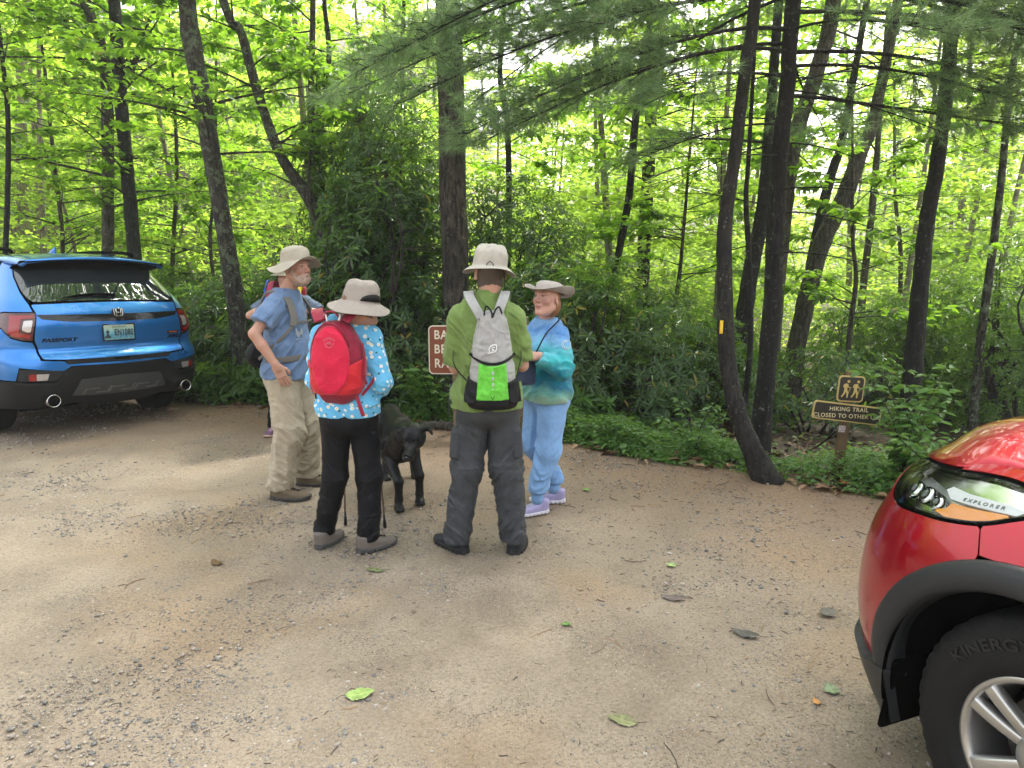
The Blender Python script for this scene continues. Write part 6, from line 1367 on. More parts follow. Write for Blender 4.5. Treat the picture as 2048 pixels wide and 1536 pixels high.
# ================================================================== CAR BODY SHELLS (car-local: x right, y forward, z up)
def _pl(pts, n=400):
    P = spline([(a,b,0) for a,b in pts], n)[:,:2]; d = np.r_[0,np.cumsum(np.linalg.norm(np.diff(P,axis=0),axis=1))]; return P, d
def ci(x, xs, ys):
    """smooth interpolation (monotone-ish cubic)"""
    xs = np.asarray(xs,float); ys = np.asarray(ys,float); x = np.clip(x, xs[0], xs[-1]); m = np.gradient(ys, xs)
    i = np.clip(np.searchsorted(xs, x, side='right')-1, 0, len(xs)-2); h = xs[i+1]-xs[i]; t = (x-xs[i])/h
    return (2*t**3-3*t**2+1)*ys[i]+(t**3-2*t**2+t)*h*m[i]+(-2*t**3+3*t**2)*ys[i+1]+(t**3-t**2)*h*m[i+1]
B_PLAN, B_D = _pl([(0,0),(.3,.012),(.6,.05),(.78,.10),(.88,.17),(.95,.30),(.98,.5),(.985,1.0),(.985,2.2),(.97,3.4),(.93,4.2)])
def blue_shell(s, z, off=0.0):
    s = np.asarray(s,float); z = np.asarray(z,float); a = np.abs(s)
    x = np.interp(a, B_D, B_PLAN[:,0]); y = np.interp(a, B_D, B_PLAN[:,1])
    w = ci(z, [.2,.35,.6,.9,1.05,1.18,1.30,1.5,1.62,1.72,1.78], [.93,.965,.99,.985,.97,.93,.90,.80,.745,.69,.62])/.985
    yr = ci(z, [.2,.3,.45,.6,.72,.80,.84,.95,1.12,1.2,1.28,1.45,1.62,1.72], [.24,.13,.045,.01,0,.02,.07,.075,.06,.075,.12,.27,.43,.53])
    f = np.clip((2.1-a)/1.0, 0, 1); f = f*f*(3-2*f)
    P = np.stack([np.sign(s)*(x*w), y+yr*f, z+0*x], -1)
    if np.any(off):
        e = 1e-3; d1 = blue_shell(s+e,z)-P; d2 = blue_shell(s,z+e)-P; n = np.cross(d1,d2); n /= np.linalg.norm(n,axis=-1,keepdims=True)+1e-12
        P = P+n*np.asarray(off)[...,None] if np.ndim(off) else P+n*off
    return P
R_PLAN, R_D = _pl([(0,0),(.30,.012),(.55,.05),(.72,.11),(.84,.20),(.92,.34),(.965,.52),(.985,.75),(.99,1.0),(.985,1.5),(.98,3.0)])
def red_shell(s, z, off=0.0):
    """s = 0 at the middle of the nose, s > 0 towards the car's left side (x < 0); y measured backwards is negative"""
    s = np.asarray(s,float); z = np.asarray(z,float); a = np.abs(s)
    x = np.interp(a, R_D, R_PLAN[:,0]); y = np.interp(a, R_D, R_PLAN[:,1])
    f = np.clip((1.45-a)/.8, 0, 1); f = f*f*(3-2*f)
    w = ci(z, [.2,.35,.5,.7,.82,.92,1.02,1.12], [.93,.965,.985,.995,.985,.955,.90,.78])/.99
    back = ci(z, [.2,.3,.42,.55,.66,.74,.82,.92,1.02,1.12], [.11,.05,.0,-.02,-.01,.0,.02,.055,.10,.20])
    P = np.stack([-np.sign(s)*x*w, -(y+back*f), z+0*x], -1)
    if np.any(off):
        e = 1e-3; d1 = red_shell(s+e,z)-P; d2 = red_shell(s,z+e)-P; n = np.cross(d1,d2); n /= np.linalg.norm(n,axis=-1,keepdims=True)+1e-12
        P = P+n*np.asarray(off)[...,None] if np.ndim(off) else P+n*off
    return P

# ================================================================== CARS
def fill(poly, res=.03):
    """triangulate a closed 2-D outline with an even inner lattice"""
    P = np.asarray(poly, float); n = len(P); lo, hi = P.min(0), P.max(0)
    g = np.stack(np.meshgrid(np.arange(lo[0]+res/2, hi[0], res), np.arange(lo[1]+res/2, hi[1], res), indexing='ij'), -1).reshape(-1,2)
    A, Bq = P, np.roll(P,-1,0); ins = np.zeros(len(g), bool)
    for a,b in zip(A,Bq):
        c = (a[1] > g[:,1]) != (b[1] > g[:,1]); x = (b[0]-a[0])*(g[:,1]-a[1])/(b[1]-a[1]+1e-15)+a[0]; ins ^= c&(g[:,0] < x)
    dmin = np.full(len(g), 9.)
    for a,b in zip(A,Bq):
        ab = b-a; t = np.clip(((g-a)@ab)/(ab@ab+1e-12),0,1); dmin = np.minimum(dmin, np.linalg.norm(g-a-t[:,None]*ab,axis=1))
    g = g[ins&(dmin > res*.45)]
    V = [Vector(p) for p in np.vstack([P,g])]
    v, e, f, *_ = delaunay_2d_cdt(V, [(i,(i+1)%n) for i in range(n)], [], 1, 1e-6)
    v = np.array([(q[0],q[1]) for q in v]); return v, [tuple(t) for t in f if len(t) == 3]
def dens(poly, step=.02):
    out = []; P = [np.array(p,float) for p in poly]
    for a,b in zip(P, P[1:]+P[:1]):
        k = max(1, int(np.linalg.norm(b-a)/step)); out += [a+(b-a)*i/k for i in range(k)]
    return np.array(out)
def rnd_poly(poly, r=.02, n=4):
    """round the corners of a closed outline"""
    P = [np.array(p,float) for p in poly]; out = []
    for i,p in enumerate(P):
        a = P[i-1]-p; b = P[(i+1)%len(P)]-p; la, lb = np.linalg.norm(a), np.linalg.norm(b); q = min(r, la*.45, lb*.45); a = p+a/la*q; b = p+b/lb*q
        for k in range(n+1): t = k/n; out.append((1-t)**2*a+2*t*(1-t)*p+t*t*b)
    return [tuple(o) for o in out]
def panel(name, poly, shell, off, mat, parent, res=.03, thick=.004, rr=.0, step=.02, edge=.0, inner=None, inset=.003):
    poly = rnd_poly(poly, rr) if rr else poly; v, f = fill(dens(poly, step), res)
    V = shell(v[:,0], v[:,1], off)
    me = mesh(name, V, f); o = obj(name, me, mat, parent)
    out = shell(v[:,0], v[:,1], off+.01)-V; T = np.array(f); nn = np.cross(V[T[:,1]]-V[T[:,0]], V[T[:,2]]-V[T[:,0]])
    if (nn*out[T].mean(1)).sum() < 0: me.flip_normals()
    if thick:
        s = o.modifiers.new('t','SOLIDIFY'); s.thickness = thick; s.offset = -1
        s = o.modifiers.new('e','EDGE_SPLIT'); s.split_angle = radians(40)
    return o
def mirror(poly): return [(-s,z) for s,z in poly][::-1]
def paint(name, col, flake=.25, scale=5):
    m = M(name); co = m.co(); n = m.noise(co, 900, 2, .5); c = m.mix(m.math('MULTIPLY', n, flake), col, tuple(min(1,x*1.7+.002) for x in col)); 
    d = m.noise(co, 2.2, 5, .6)
    m.set(col=c, rough=m.ramp(d, [(.3,.26),(.7,.34)]), metal=.6, spec=.25, coat=1.0, coatr=m.ramp(m.noise(co, 7, 5, .6), [(.35,.02),(.75,.09)])); m.bump(m.noise(co, 5, 2), .02, .01); return m.m
def glassy(name, tint=(.02,.025,.03), clear=.0, rough=.02):
    m = M(name); m.set(col=tint, rough=rough, spec=.6, coat=1.0, coatr=.01)
    if clear:
        t = m.n.new('ShaderNodeBsdfTransparent'); t.inputs[0].default_value = (.93,.95,.95,1); x = m.n.new('ShaderNodeMixShader'); fz = m.n.new('ShaderNodeFresnel'); fz.inputs[0].default_value = 1.28
        gl = m.n.new('ShaderNodeBsdfGlossy'); gl.inputs['Roughness'].default_value = rough; f2 = m.math('ADD', fz.outputs[0], 1-clear, clamp=True)
        m.l.new(f2, x.inputs[0]); m.l.new(t.outputs[0], x.inputs[1]); m.l.new(gl.outputs[0], x.inputs[2]); m.l.new(x.outputs[0], m.n['Material Output'].inputs[0])
    return m.m
CM = dict(ribgrey=plain('rib_grey', (.15,.155,.155), .4, .4), lampgrey=plain('lamp_reflector', (.62,.64,.63), .25, .35, var=.2, scale=40), blue=paint('azure_paint', (.018,.18,.56)), red=paint('metallic_red_paint', (.34,.0012,.012)),
    black=plain('textured_black_plastic', (.008,.0083,.009), .5, var=.15, scale=300, bump=.15, bscale=900, spec=.3), grey=plain('dark_grey_plastic', (.019,.0205,.023), .45, var=.12, scale=300, bump=.1, bscale=900, spec=.35),
    gloss=plain('gloss_black', (.008,.008,.009), .08, var=.02), under=plain('under_black', (.0015,.0015,.0015), .95, spec=.03), skid=plain('skid_grey', (.075,.078,.08), .40, .5), chrome=plain('chrome', (.62,.62,.62), .12, 1.0, var=.03),
    silver=plain('silver_alloy', (.50,.50,.49), .30, .85, var=.05), tyre=plain('tyre_rubber', (.0075,.0075,.008), .7, var=.35, scale=30, bump=.3, bscale=200, spec=.25), glass=glassy('tinted_glass'), lens=glassy('clear_lens', clear=.975),
    redlens=plain('red_lens', (.28,.004,.008), .12, var=.1, scale=90, coat=1.0), dredlens=plain('dark_red_lens', (.06,.002,.006), .10, var=.1, coat=1.0), clearlens=plain('silver_lens', (.55,.52,.52), .15, .5, var=.35, scale=120), amber=plain('amber_reflector', (1.0,.30,.002), .45, var=.2, scale=160, coat=1.0), white=plain('pearl_white', (.80,.81,.80), .3, .0, var=.03), lettering=plain('letter_grey', (.20,.21,.20), .35, .5, var=.02))
def wheel(parent, c, side, mat_rim, r=.392, rr=.235, w=.245, spokes=5, face=True, txtm=None):
    """axis along x; side = -1 for the car's left"""
    root = parent; nA = 120; A = np.arange(nA)*2*pi/nA
    prof = [(.0,rr-.012),(.012,rr+.006),(.020,rr+.03),(.014,rr+.075),(.008,r-.045),(-.004,r-.022),(-.022,r-.006),(-.045,r),(-.12,r+.003),(-.2,r),(-.235,r-.03),(-.24,rr)]
    prof = np.array(prof); Pf = spline(np.c_[prof, np.zeros(len(prof))], 46)[:,:2]; V = []
    for x,q in Pf:
        tread = ((np.floor(A/(2*pi)*96)%2)*.0055*(q > r-.03)*(1-.5*(abs(x+.12) < .05)))+.004*(np.floor(A/(2*pi)*96)%2)*(q > r-.05)*(q < r-.02)
        rq = q-tread; V.append(np.stack([np.full(nA, c[0]+side*x), c[1]+rq*np.cos(A), c[2]+rq*np.sin(A)],1))
    F = grid_faces(len(Pf), nA, True); me = mesh('tyre', np.concatenate(V), F if side > 0 else F[:, ::-1]); ty = obj('tyre', me, CM['tyre'], root)
    mb = MB()
    def ring(x, q, t=0): return np.stack([np.full(nA, c[0]+side*x), c[1]+q*np.cos(A), c[2]+q*np.sin(A)],1)
    rp = [(-.005,rr),(.006,rr-.003),(.006,rr-.016),(-.004,rr-.024),(-.05,rr-.032),(-.17,rr-.035)]
    mb.add(np.concatenate([ring(*p) for p in rp]), [tuple(f) for f in (grid_faces(len(rp), nA, True) if side > 0 else grid_faces(len(rp), nA, True)[:, ::-1])])
    o = mb.build('rim', mat_rim, root, smooth=True)
    if face:
        sp = MB()
        for k in range(spokes):
            a0 = radians(90+12)+k*2*pi/spokes
            for d in (-1,1):
                pts = [];
                for t in np.linspace(0,1,8):
                    q = .055+(rr-.075)*t; a = a0+d*(.20-.02*t); off = d*.022*(1-t)*0
                    wd = .017+.006*t; x = .004-.028*(1-t)**2+.0*t
                    er = np.array([0,cos(a),sin(a)]); et = np.array([0,-sin(a),cos(a)]); ctr = np.array([c[0]+side*x, c[1], c[2]])+er*q
                    pts.append([ctr-et*wd+[-side*.012,0,0], ctr-et*wd*.72+[side*.004,0,0], ctr+et*wd*.72+[side*.004,0,0], ctr+et*wd+[-side*.012,0,0], ctr+et*wd*.8+[-side*.034,0,0], ctr-et*wd*.8+[-side*.034,0,0]])
                V = np.array(pts).reshape(-1,3); F = [tuple(f) for f in grid_faces(8,6,True)]+[(5,4,3,2,1,0),tuple(42+j for j in range(6))]
                sp.add(V, F)
        so = sp.build('spokes', mat_rim, root); bev(so, .004, 2)
        hb = MB(); hb.tube([(c[0]+side*-.05,c[1],c[2]),(c[0]+side*-.012,c[1],c[2]),(c[0]+side*-.004,c[1],c[2])], [.085,.082,.05], 32); hb.build('hub', mat_rim, root, smooth=True)
        db = MB(); db.tube([(c[0]-side*.11,c[1],c[2]),(c[0]-side*.10,c[1],c[2])], [.165,.165], 48); db.build('brake_disc', plain('brake_steel', (.10,.095,.09), .4, .9), root)
    return ty
def emblem_h(parent, c, nrm_rot, s, shell_mat, back):
    pass

def blue_car():
    root = empty('car', (-4.0,7.2,0), .96, 'azure blue SUV parked with its rear towards the viewer at the left', 'car'); root.rotation_euler = (0,.024,.96); B = blue_shell
    def PN(name, poly, off, mat, parent=root, both=False, **k):
        a = panel(name, poly, B, off, mat, parent, **k)
        if both: panel(name, mirror(poly), B, off, mat, parent, **k)
        return a
    # dark inner shell so that gaps read black
    S, Z = np.meshgrid(np.linspace(-4.9,4.9,150), np.linspace(.30,1.66,30), indexing='ij'); obj('inner_body', mesh('inner_body', B(S,Z,-.03).reshape(-1,3), grid_faces(150,30)), CM['under'], root)
    SE = 4.9
    gate = [(-.78,1.30),(-.745,1.22),(-.735,.96),(-.705,.88),(-.70,.79),(-.52,.775),(0,.77),(.52,.775),(.70,.79),(.705,.88),(.735,.96),(.745,1.22),(.78,1.30),(.3,1.315),(0,1.318),(-.3,1.315)]
    tg = PN('tailgate', gate, 0, CM['blue'], rr=.02, res=.025)
    win = [(-.775,1.325),(-.3,1.335),(0,1.338),(.3,1.335),(.775,1.325),(.86,1.42),(.93,1.56),(.95,1.72),(0,1.735),(-.95,1.72),(-.93,1.56),(-.86,1.42)]
    PN('rear_window', win, .002, CM['glass'], tg, rr=.04, res=.04, thick=.006)
    # body quarter: pillar, above the lamp, beside the gate, bumper skin
    q = [(-.80,1.30),(-.775,1.235),(-1.06,1.235),(-1.20,1.20),(-1.20,1.02),(-1.05,1.075),(-.93,.985),(-.83,.955),(-.755,.945),(-.725,.88),(-.72,.775),(-.53,.758),(-.50,.728),(0,.722),(0,.70),(-.47,.71),(-.54,.665),(-.9,.715),(-.935,.59),(-1.25,.60),(-1.40,.85),(-1.85,1.03),(-2.35,.9),(-2.5,.55),(-3.9,.55),(-4.9,.7),(-4.9,1.15),(-3.9,1.22),(-2,1.25),(-1.35,1.30),(-1.24,1.50),(-1.10,1.70),(-1.02,1.74),(-.97,1.72),(-.95,1.56),(-.88,1.42)]
    PN('body_side', q, 0, CM['blue'], root, res=.045, step=.02); PN('body_side', mirror(q), 0, CM['blue'], root, res=.045, step=.02)
    sw = [(-1.40,1.31),(-1.30,1.50),(-1.17,1.68),(-3.3,1.68),(-3.9,1.35),(-3.8,1.24),(-2,1.27)]
    PN('side_window', sw, -.004, CM['glass'], root, both=True, res=.08)
    bar = [(-.745,1.205),(-.3,1.20),(0,1.20),(.3,1.20),(.745,1.205),(.70,1.165),(.45,1.135),(0,1.128),(-.45,1.135),(-.70,1.165)]
    PN('black_strip', bar, .008, CM['gloss'], tg, res=.03, thick=.01, rr=.012)
    tl = [(-.752,1.222),(-1.05,1.222),(-1.19,1.19),(-1.19,1.04),(-1.05,1.09),(-.93,1.0),(-.83,.97),(-.752,.96)]
    for k,fl in enumerate((lambda p: p, mirror)):
        t = PN('tail_light', fl(tl), .006, CM['dredlens'], root, rr=.015, res=.025, thick=.012)
        PN('red_band', fl([(-.80,1.20),(-.98,1.20),(-.96,1.04),(-.90,1.005),(-.775,.985),(-.765,1.02),(-.865,1.04),(-.87,1.165),(-.765,1.175),(-.765,1.20)]), .010, CM['redlens'], t, res=.02, rr=.01)
        PN('white_lens', fl([(-.772,1.155),(-.845,1.150),(-.845,1.065),(-.80,1.045),(-.772,1.045)]), .011, CM['clearlens'], t, res=.02, rr=.012)
    clad = [(0,.695),(-.475,.702),(-.545,.655),(-.60,.565),(-.80,.565),(-.935,.582),(-1.25,.585),(-1.42,.50),(-1.42,.32),(-1.13,.31),(-.75,.31),(-.44,.34),(-.30,.30),(0,.29),(.30,.30),(.44,.34),(.75,.31),(1.13,.31),(1.42,.32),(1.42,.50),(1.25,.585),(.935,.582),(.80,.565),(.60,.565),(.545,.655),(.475,.702)]
    bp = PN('bumper', clad, .012, CM['black'], root, res=.03, rr=.015, thick=.02)
    PN('step_pad', [(-.525,.772),(-.50,.732),(0,.727),(.50,.732),(.525,.772),(.3,.768),(0,.766),(-.3,.768)], .014, CM['black'], bp, res=.03, thick=.01)
    PN('latch_recess', [(-.09,.765),(-.06,.742),(.06,.742),(.09,.765)], .018, CM['under'], bp, res=.03)
    hs_ = [(-.895,.70),(-.53,.668),(-.60,.572),(-.92,.588)]
    rf = [(-.82,.652),(-.655,.648),(-.675,.588),(-.82,.592)]
    for fl in (lambda p: p, mirror):
        h_ = PN('lamp_recess', fl(hs_), .004, CM['grey'], bp, res=.03, rr=.012)
        PN('reflector', fl([(-.822,.652),(-.765,.651),(-.765,.588),(-.822,.590)]), .010, CM['redlens'], h_, res=.02, rr=.006)
        PN('reverse_lamp', fl([(-.762,.651),(-.660,.648),(-.678,.588),(-.762,.588)]), .010, CM['clearlens'], h_, res=.02, rr=.006)
        PN('recess_trim', fl([(-.94,.588),(-.93,.575),(-.61,.556),(-.575,.60),(-.56,.598),(-.60,.54),(-.93,.558)]), .022, CM['grey'], h_, res=.02)
    sk = PN('skid_plate', [(-.395,.572),(0,.585),(.395,.572),(.475,.42),(.30,.405),(0,.40),(-.30,.405),(-.475,.42)], .020, CM['skid'], bp, res=.03, rr=.012, thick=.015)
    for a,b_ in ((-.36,-.20),(-.12,.04),(.14,.30)):
        PN('rib', [(a-.03,.425),(a,.480),(b_-.03,.480),(b_-.03,.468),(a+.012,.468),(a-.012,.425)], .028, CM['ribgrey'], sk, res=.02)
        PN('rib', [(b_-.06,.440),(b_+.04,.440),(b_+.07,.49),(b_+.085,.49),(b_+.055,.428),(b_-.06,.428)], .028, CM['ribgrey'], sk, res=.02)
    for s in (-1,1):
        mb = MB(); ct = np.array([s*.665,.06,.392])
        A_ = np.arange(40)*2*pi/40; pr_ = [(.25,.058),(.0,.060),(-.060,.062),(-.066,.060),(-.066,.056),(-.060,.053),(.10,.051)]
        mb.add(np.concatenate([np.stack([ct[0]+q_*np.sin(A_), ct[1]+y_+0*A_, ct[2]+q_*np.cos(A_)],1) for y_,q_ in pr_]), [tuple(f_) for f_ in grid_faces(len(pr_),40,True)])
        e = mb.build('exhaust_tip', CM['chrome'], root, smooth=True); mb = MB(); mb.tube([ct+[0,.10,0],ct+[0,.11,0]], [.056,.056], 20); mb.build('exhaust_bore', CM['under'], e)
    for s in (-.52,.52): 
        mb = MB(); p = B(np.array([s]), np.array([.615 if abs(s)<.5 else .63]), .014)[0]; mb.tube([p+[0,.004,0],p-[0,.002,0]], .012, 16); mb.build('parking_sensor', CM['grey'], bp)
    # number plate
    pc = B(np.array([.0]), np.array([1.015]), .012)[0]+[.012,0,0]; tilt = radians(-4)
    pl = plate('number_plate', rrect(.325,.172,.014), .008, CM['gloss'], tg, .0, loc=pc, rot=(tilt,0,0))
    m = M('plate_face'); co = m.co(); z = m.sep(co)[2]; f = m.math('ADD', m.math('MULTIPLY', z, 6.6), .5); c = m.ramp(f, [(0,(.12,.30,.36)),(.25,(.03,.18,.30)),(.45,(.10,.34,.46)),(.75,(.32,.48,.42)),(1,(.50,.48,.30))]); c = m.mix(m.ramp(m.noise(co, 40, 4), [(.45,0),(.6,.5)]), c, (.28,.42,.42)); m.set(col=c, rough=.35)
    plate('plate_face', rrect(.300,.148,.010), .004, m.m, pl, .005)
    ink = plain('plate_ink', (.02,.025,.03), .5); grn = plain('plate_script', (.10,.14,.06), .5)
    me = text_mesh('EN1080', .088, .0008, sx=.62, bold=.0022, spacing=1.08); obj('lettering', me, ink, pl, loc=(.045,-.0072,-.005), rot=(pi/2,0,0))
    me = text_mesh('GEORGIA', .027, .0008, sx=1.15, spacing=1.1); obj('lettering', me, grn, pl, loc=(.0,-.0072,.055), rot=(pi/2,0,0))
    mb = MB(); hk = [((-.112,.026),(-.112,.027),.008),((-.113,.018),(-.116,-.006),.009),((-.124,.014),(-.125,-.002),.007),((-.114,-.006),(-.108,-.03),.005),((-.117,-.006),(-.124,-.03),.005),((-.108,.012),(-.098,.002),.004)]
    for a,b_,r_ in hk: mb.tube([(a[0],-.0065,a[1]),(b_[0],-.0065,b_[1])], r_, 8)
    mb.tube([(-.145,-.0065,-.055),(-.13,-.0065,-.042),(-.11,-.0065,-.040),(-.09,-.0065,-.055)], [.006,.014,.014,.006], 8); o = mb.build('hiker_picture', ink, pl, smooth=True); o.scale = (1,.35,1); o.location = (0,-.004,0)
    # emblem: rounded frame with an upright H
    ec = B(np.array([.02]), np.array([1.205]), .016)[0]; em = plate('emblem', rrect(.115,.092,.028), .008, CM['gloss'], tg, 0, loc=ec, rot=(radians(-8),0,0))
    mb = MB(); fr_ = [(-.045,.034),(-.040,-.020),(-.030,-.034),(0,-.036),(.030,-.034),(.040,-.020),(.045,.034),(.038,.038),(0,.040),(-.038,.038),(-.045,.034)]
    mb.tube(spline([(x,-.006,z) for x,z in fr_],44), .0042, 8); 
    for s in (-1,1): mb.tube([(s*.026,-.008,.034),(s*.023,-.008,.006),(s*.018,-.008,-.032)], [.008,.0055,.006], 8)
    mb.tube([(-.022,-.008,.002),(.022,-.008,.002)], .005, 8); mb.build('emblem_bars', CM['chrome'], em, smooth=True)
    def onshell(me, s0, z0, off=.004): return mapped(me, lambda V: B(V[:,0]+s0, V[:,1]+z0, off+V[:,2]))
    me = text_mesh('PASSPORT', .050, .0015, sx=1.28, shear=.25, bold=.0016); obj('model_lettering', onshell(me, -.535, .960), CM['gloss'], tg)
    me = text_mesh('AWD', .050, .0015, sx=1.25, shear=.3, bold=.0016); obj('drive_lettering', onshell(me, .63, .935), CM['gloss'], tg)
    PN('trim_badge', [(.555,.995),(.70,.995),(.70,.968),(.555,.968)], .004, CM['gloss'], tg, res=.02)
    me = text_mesh('TRAILSPORT', .017, .001, sx=1.15, bold=.0006); obj('trim_lettering', onshell(me, .628, .981, .007), plain('orange_letter', (.55,.12,.03), .5), tg)
    # wiper
    wp = [B(np.array([s]), np.array([z]), .02)[0] for s,z in ((-.50,1.345),(-.30,1.372),(-.10,1.378),(.06,1.372))]; mb = MB(); mb.tube(spline(wp,16), np.interp(np.linspace(0,1,16),[0,.4,1],[.006,.014,.018]), 8); mb.build('rear_wiper', CM['under'], tg, smooth=True)
    # roof, spoiler
    X, Y = np.meshgrid(np.linspace(-1,1,31), np.r_[np.linspace(.30,.6,6), np.linspace(.75,3.1,16)], indexing='ij')
    hw = np.interp(Y, [.3,.6,1,2.5,3.1], [.70,.71,.715,.70,.62]); Zr = 1.755+.055*(1-X**2)-.045*np.clip((.7-Y)/.4,0,1)-.03*np.clip(np.abs(X)-.93,0,1)/.07-.10*np.clip(Y-2.4,0,1)**1.5
    o = obj('roof', mesh('roof', np.stack([X*hw,Y+.10*X**2*(Y < .9),Zr],-1).reshape(-1,3), grid_faces(31,22)), CM['blue'], root); s_ = o.modifiers.new('t','SOLIDIFY'); s_.thickness = .03; s_.offset = -1
    if np.array(o.data.polygons[200].normal)[2] < 0: o.data.flip_normals()
    X, T = np.meshgrid(np.linspace(-1,1,41), np.linspace(0,1,8), indexing='ij'); dp_ = .13*(1-.15*np.abs(X)**3)
    V = np.stack([X*.705*(1-.03*T), .302+.10*X**2+.30*T**1.3, 1.705+.035*(1-X**2)-T*dp_*(.55+.45*np.sin(np.clip((1-np.abs(X))*6,0,pi/2)))],-1)
    o = obj('spoiler_underside', mesh('spoiler_underside', V.reshape(-1,3), grid_faces(41,8)), CM['under'], root); s_ = o.modifiers.new('t','SOLIDIFY'); s_.thickness = .02; s_.offset = 0
    f = MB(); A = np.linspace(0,1,8); fin = [(.0,1.20-.17*t, 1.80+.075*t**.8) for t in A]+[(.0,1.03,1.80)]
    V = [(x_,y_,z_) for x_ in (-.012,.012) for (_,y_,z_) in fin]; n = len(fin); F = [tuple(range(n)),tuple(range(2*n-1,n-1,-1))]+[(i,i+n,(i+1)%n+n,(i+1)%n) for i in range(n)]
    f.add(V,F); f.build('roof_fin', CM['blue'], root, bevel=.006, loc=(-.12,0,.0))
    for s in (-1,1):
        mb = MB(); mb.tube(spline([(s*.60,.85,1.80),(s*.60,1.0,1.835),(s*.60,1.8,1.85),(s*.59,2.5,1.82),(s*.59,2.65,1.77)],24), .018, 8); mb.build('roof_rail', CM['under'], root, smooth=True)
    # windscreen end, bonnet: plain closed forms out of this view
    X, Y = np.meshgrid(np.linspace(-1,1,15), np.linspace(0,1,8), indexing='ij'); o = obj('windscreen', mesh('windscreen', np.stack([X*(.60+.14*Y), 3.05+.72*Y+.05*(1-X**2)*0, 1.70-.50*Y+.03*(1-X**2)],-1).reshape(-1,3), grid_faces(15,8)), CM['glass'], root)
    X, Y = np.meshgrid(np.linspace(-1,1,15), np.linspace(0,1,10), indexing='ij'); o = obj('bonnet', mesh('bonnet', np.stack([X*(.86-.06*Y), 3.72+1.12*Y-.18*X**2*Y, 1.20-.14*Y**2+.03*(1-X**2)],-1).reshape(-1,3), grid_faces(15,10)), CM['blue'], root)
    X, Z = np.meshgrid(np.linspace(-1,1,15), np.linspace(0,1,8), indexing='ij'); obj('front_grille', mesh('front_grille', np.stack([X*.88, 4.82-.16*X**2+.05*np.sin(Z*pi), .30+.78*Z],-1).reshape(-1,3), grid_faces(15,8)), CM['black'], root)
    mb = MB(); mb.box((0,2.2,.34), (1.6,3.6,.16)); mb.build('underbody', CM['under'], root)
    mb = MB(); mb.tube([(-.6,.45,.40),(-.45,.5,.36),(.45,.5,.36),(.6,.45,.40)], .035, 10); mb.build('silencer', CM['under'], root, smooth=True)
    for y in (1.02,3.84):
        for s in (-1,1):
            g = empty('wheel', (0,0,0), 0); g.parent = root; wheel(g, (s*.955,y,.380), s, CM['silver'], r=.380)
            if y == 1.02: mb = MB(); mb.tube(spline([(s*.99, y+.46*cos(a), .40+.46*sin(a)) for a in np.linspace(pi*1.05,-.05*pi,16)],30), .035, 8); mb.build('wheel_arch', CM['black'], root, smooth=True)
blue_car()

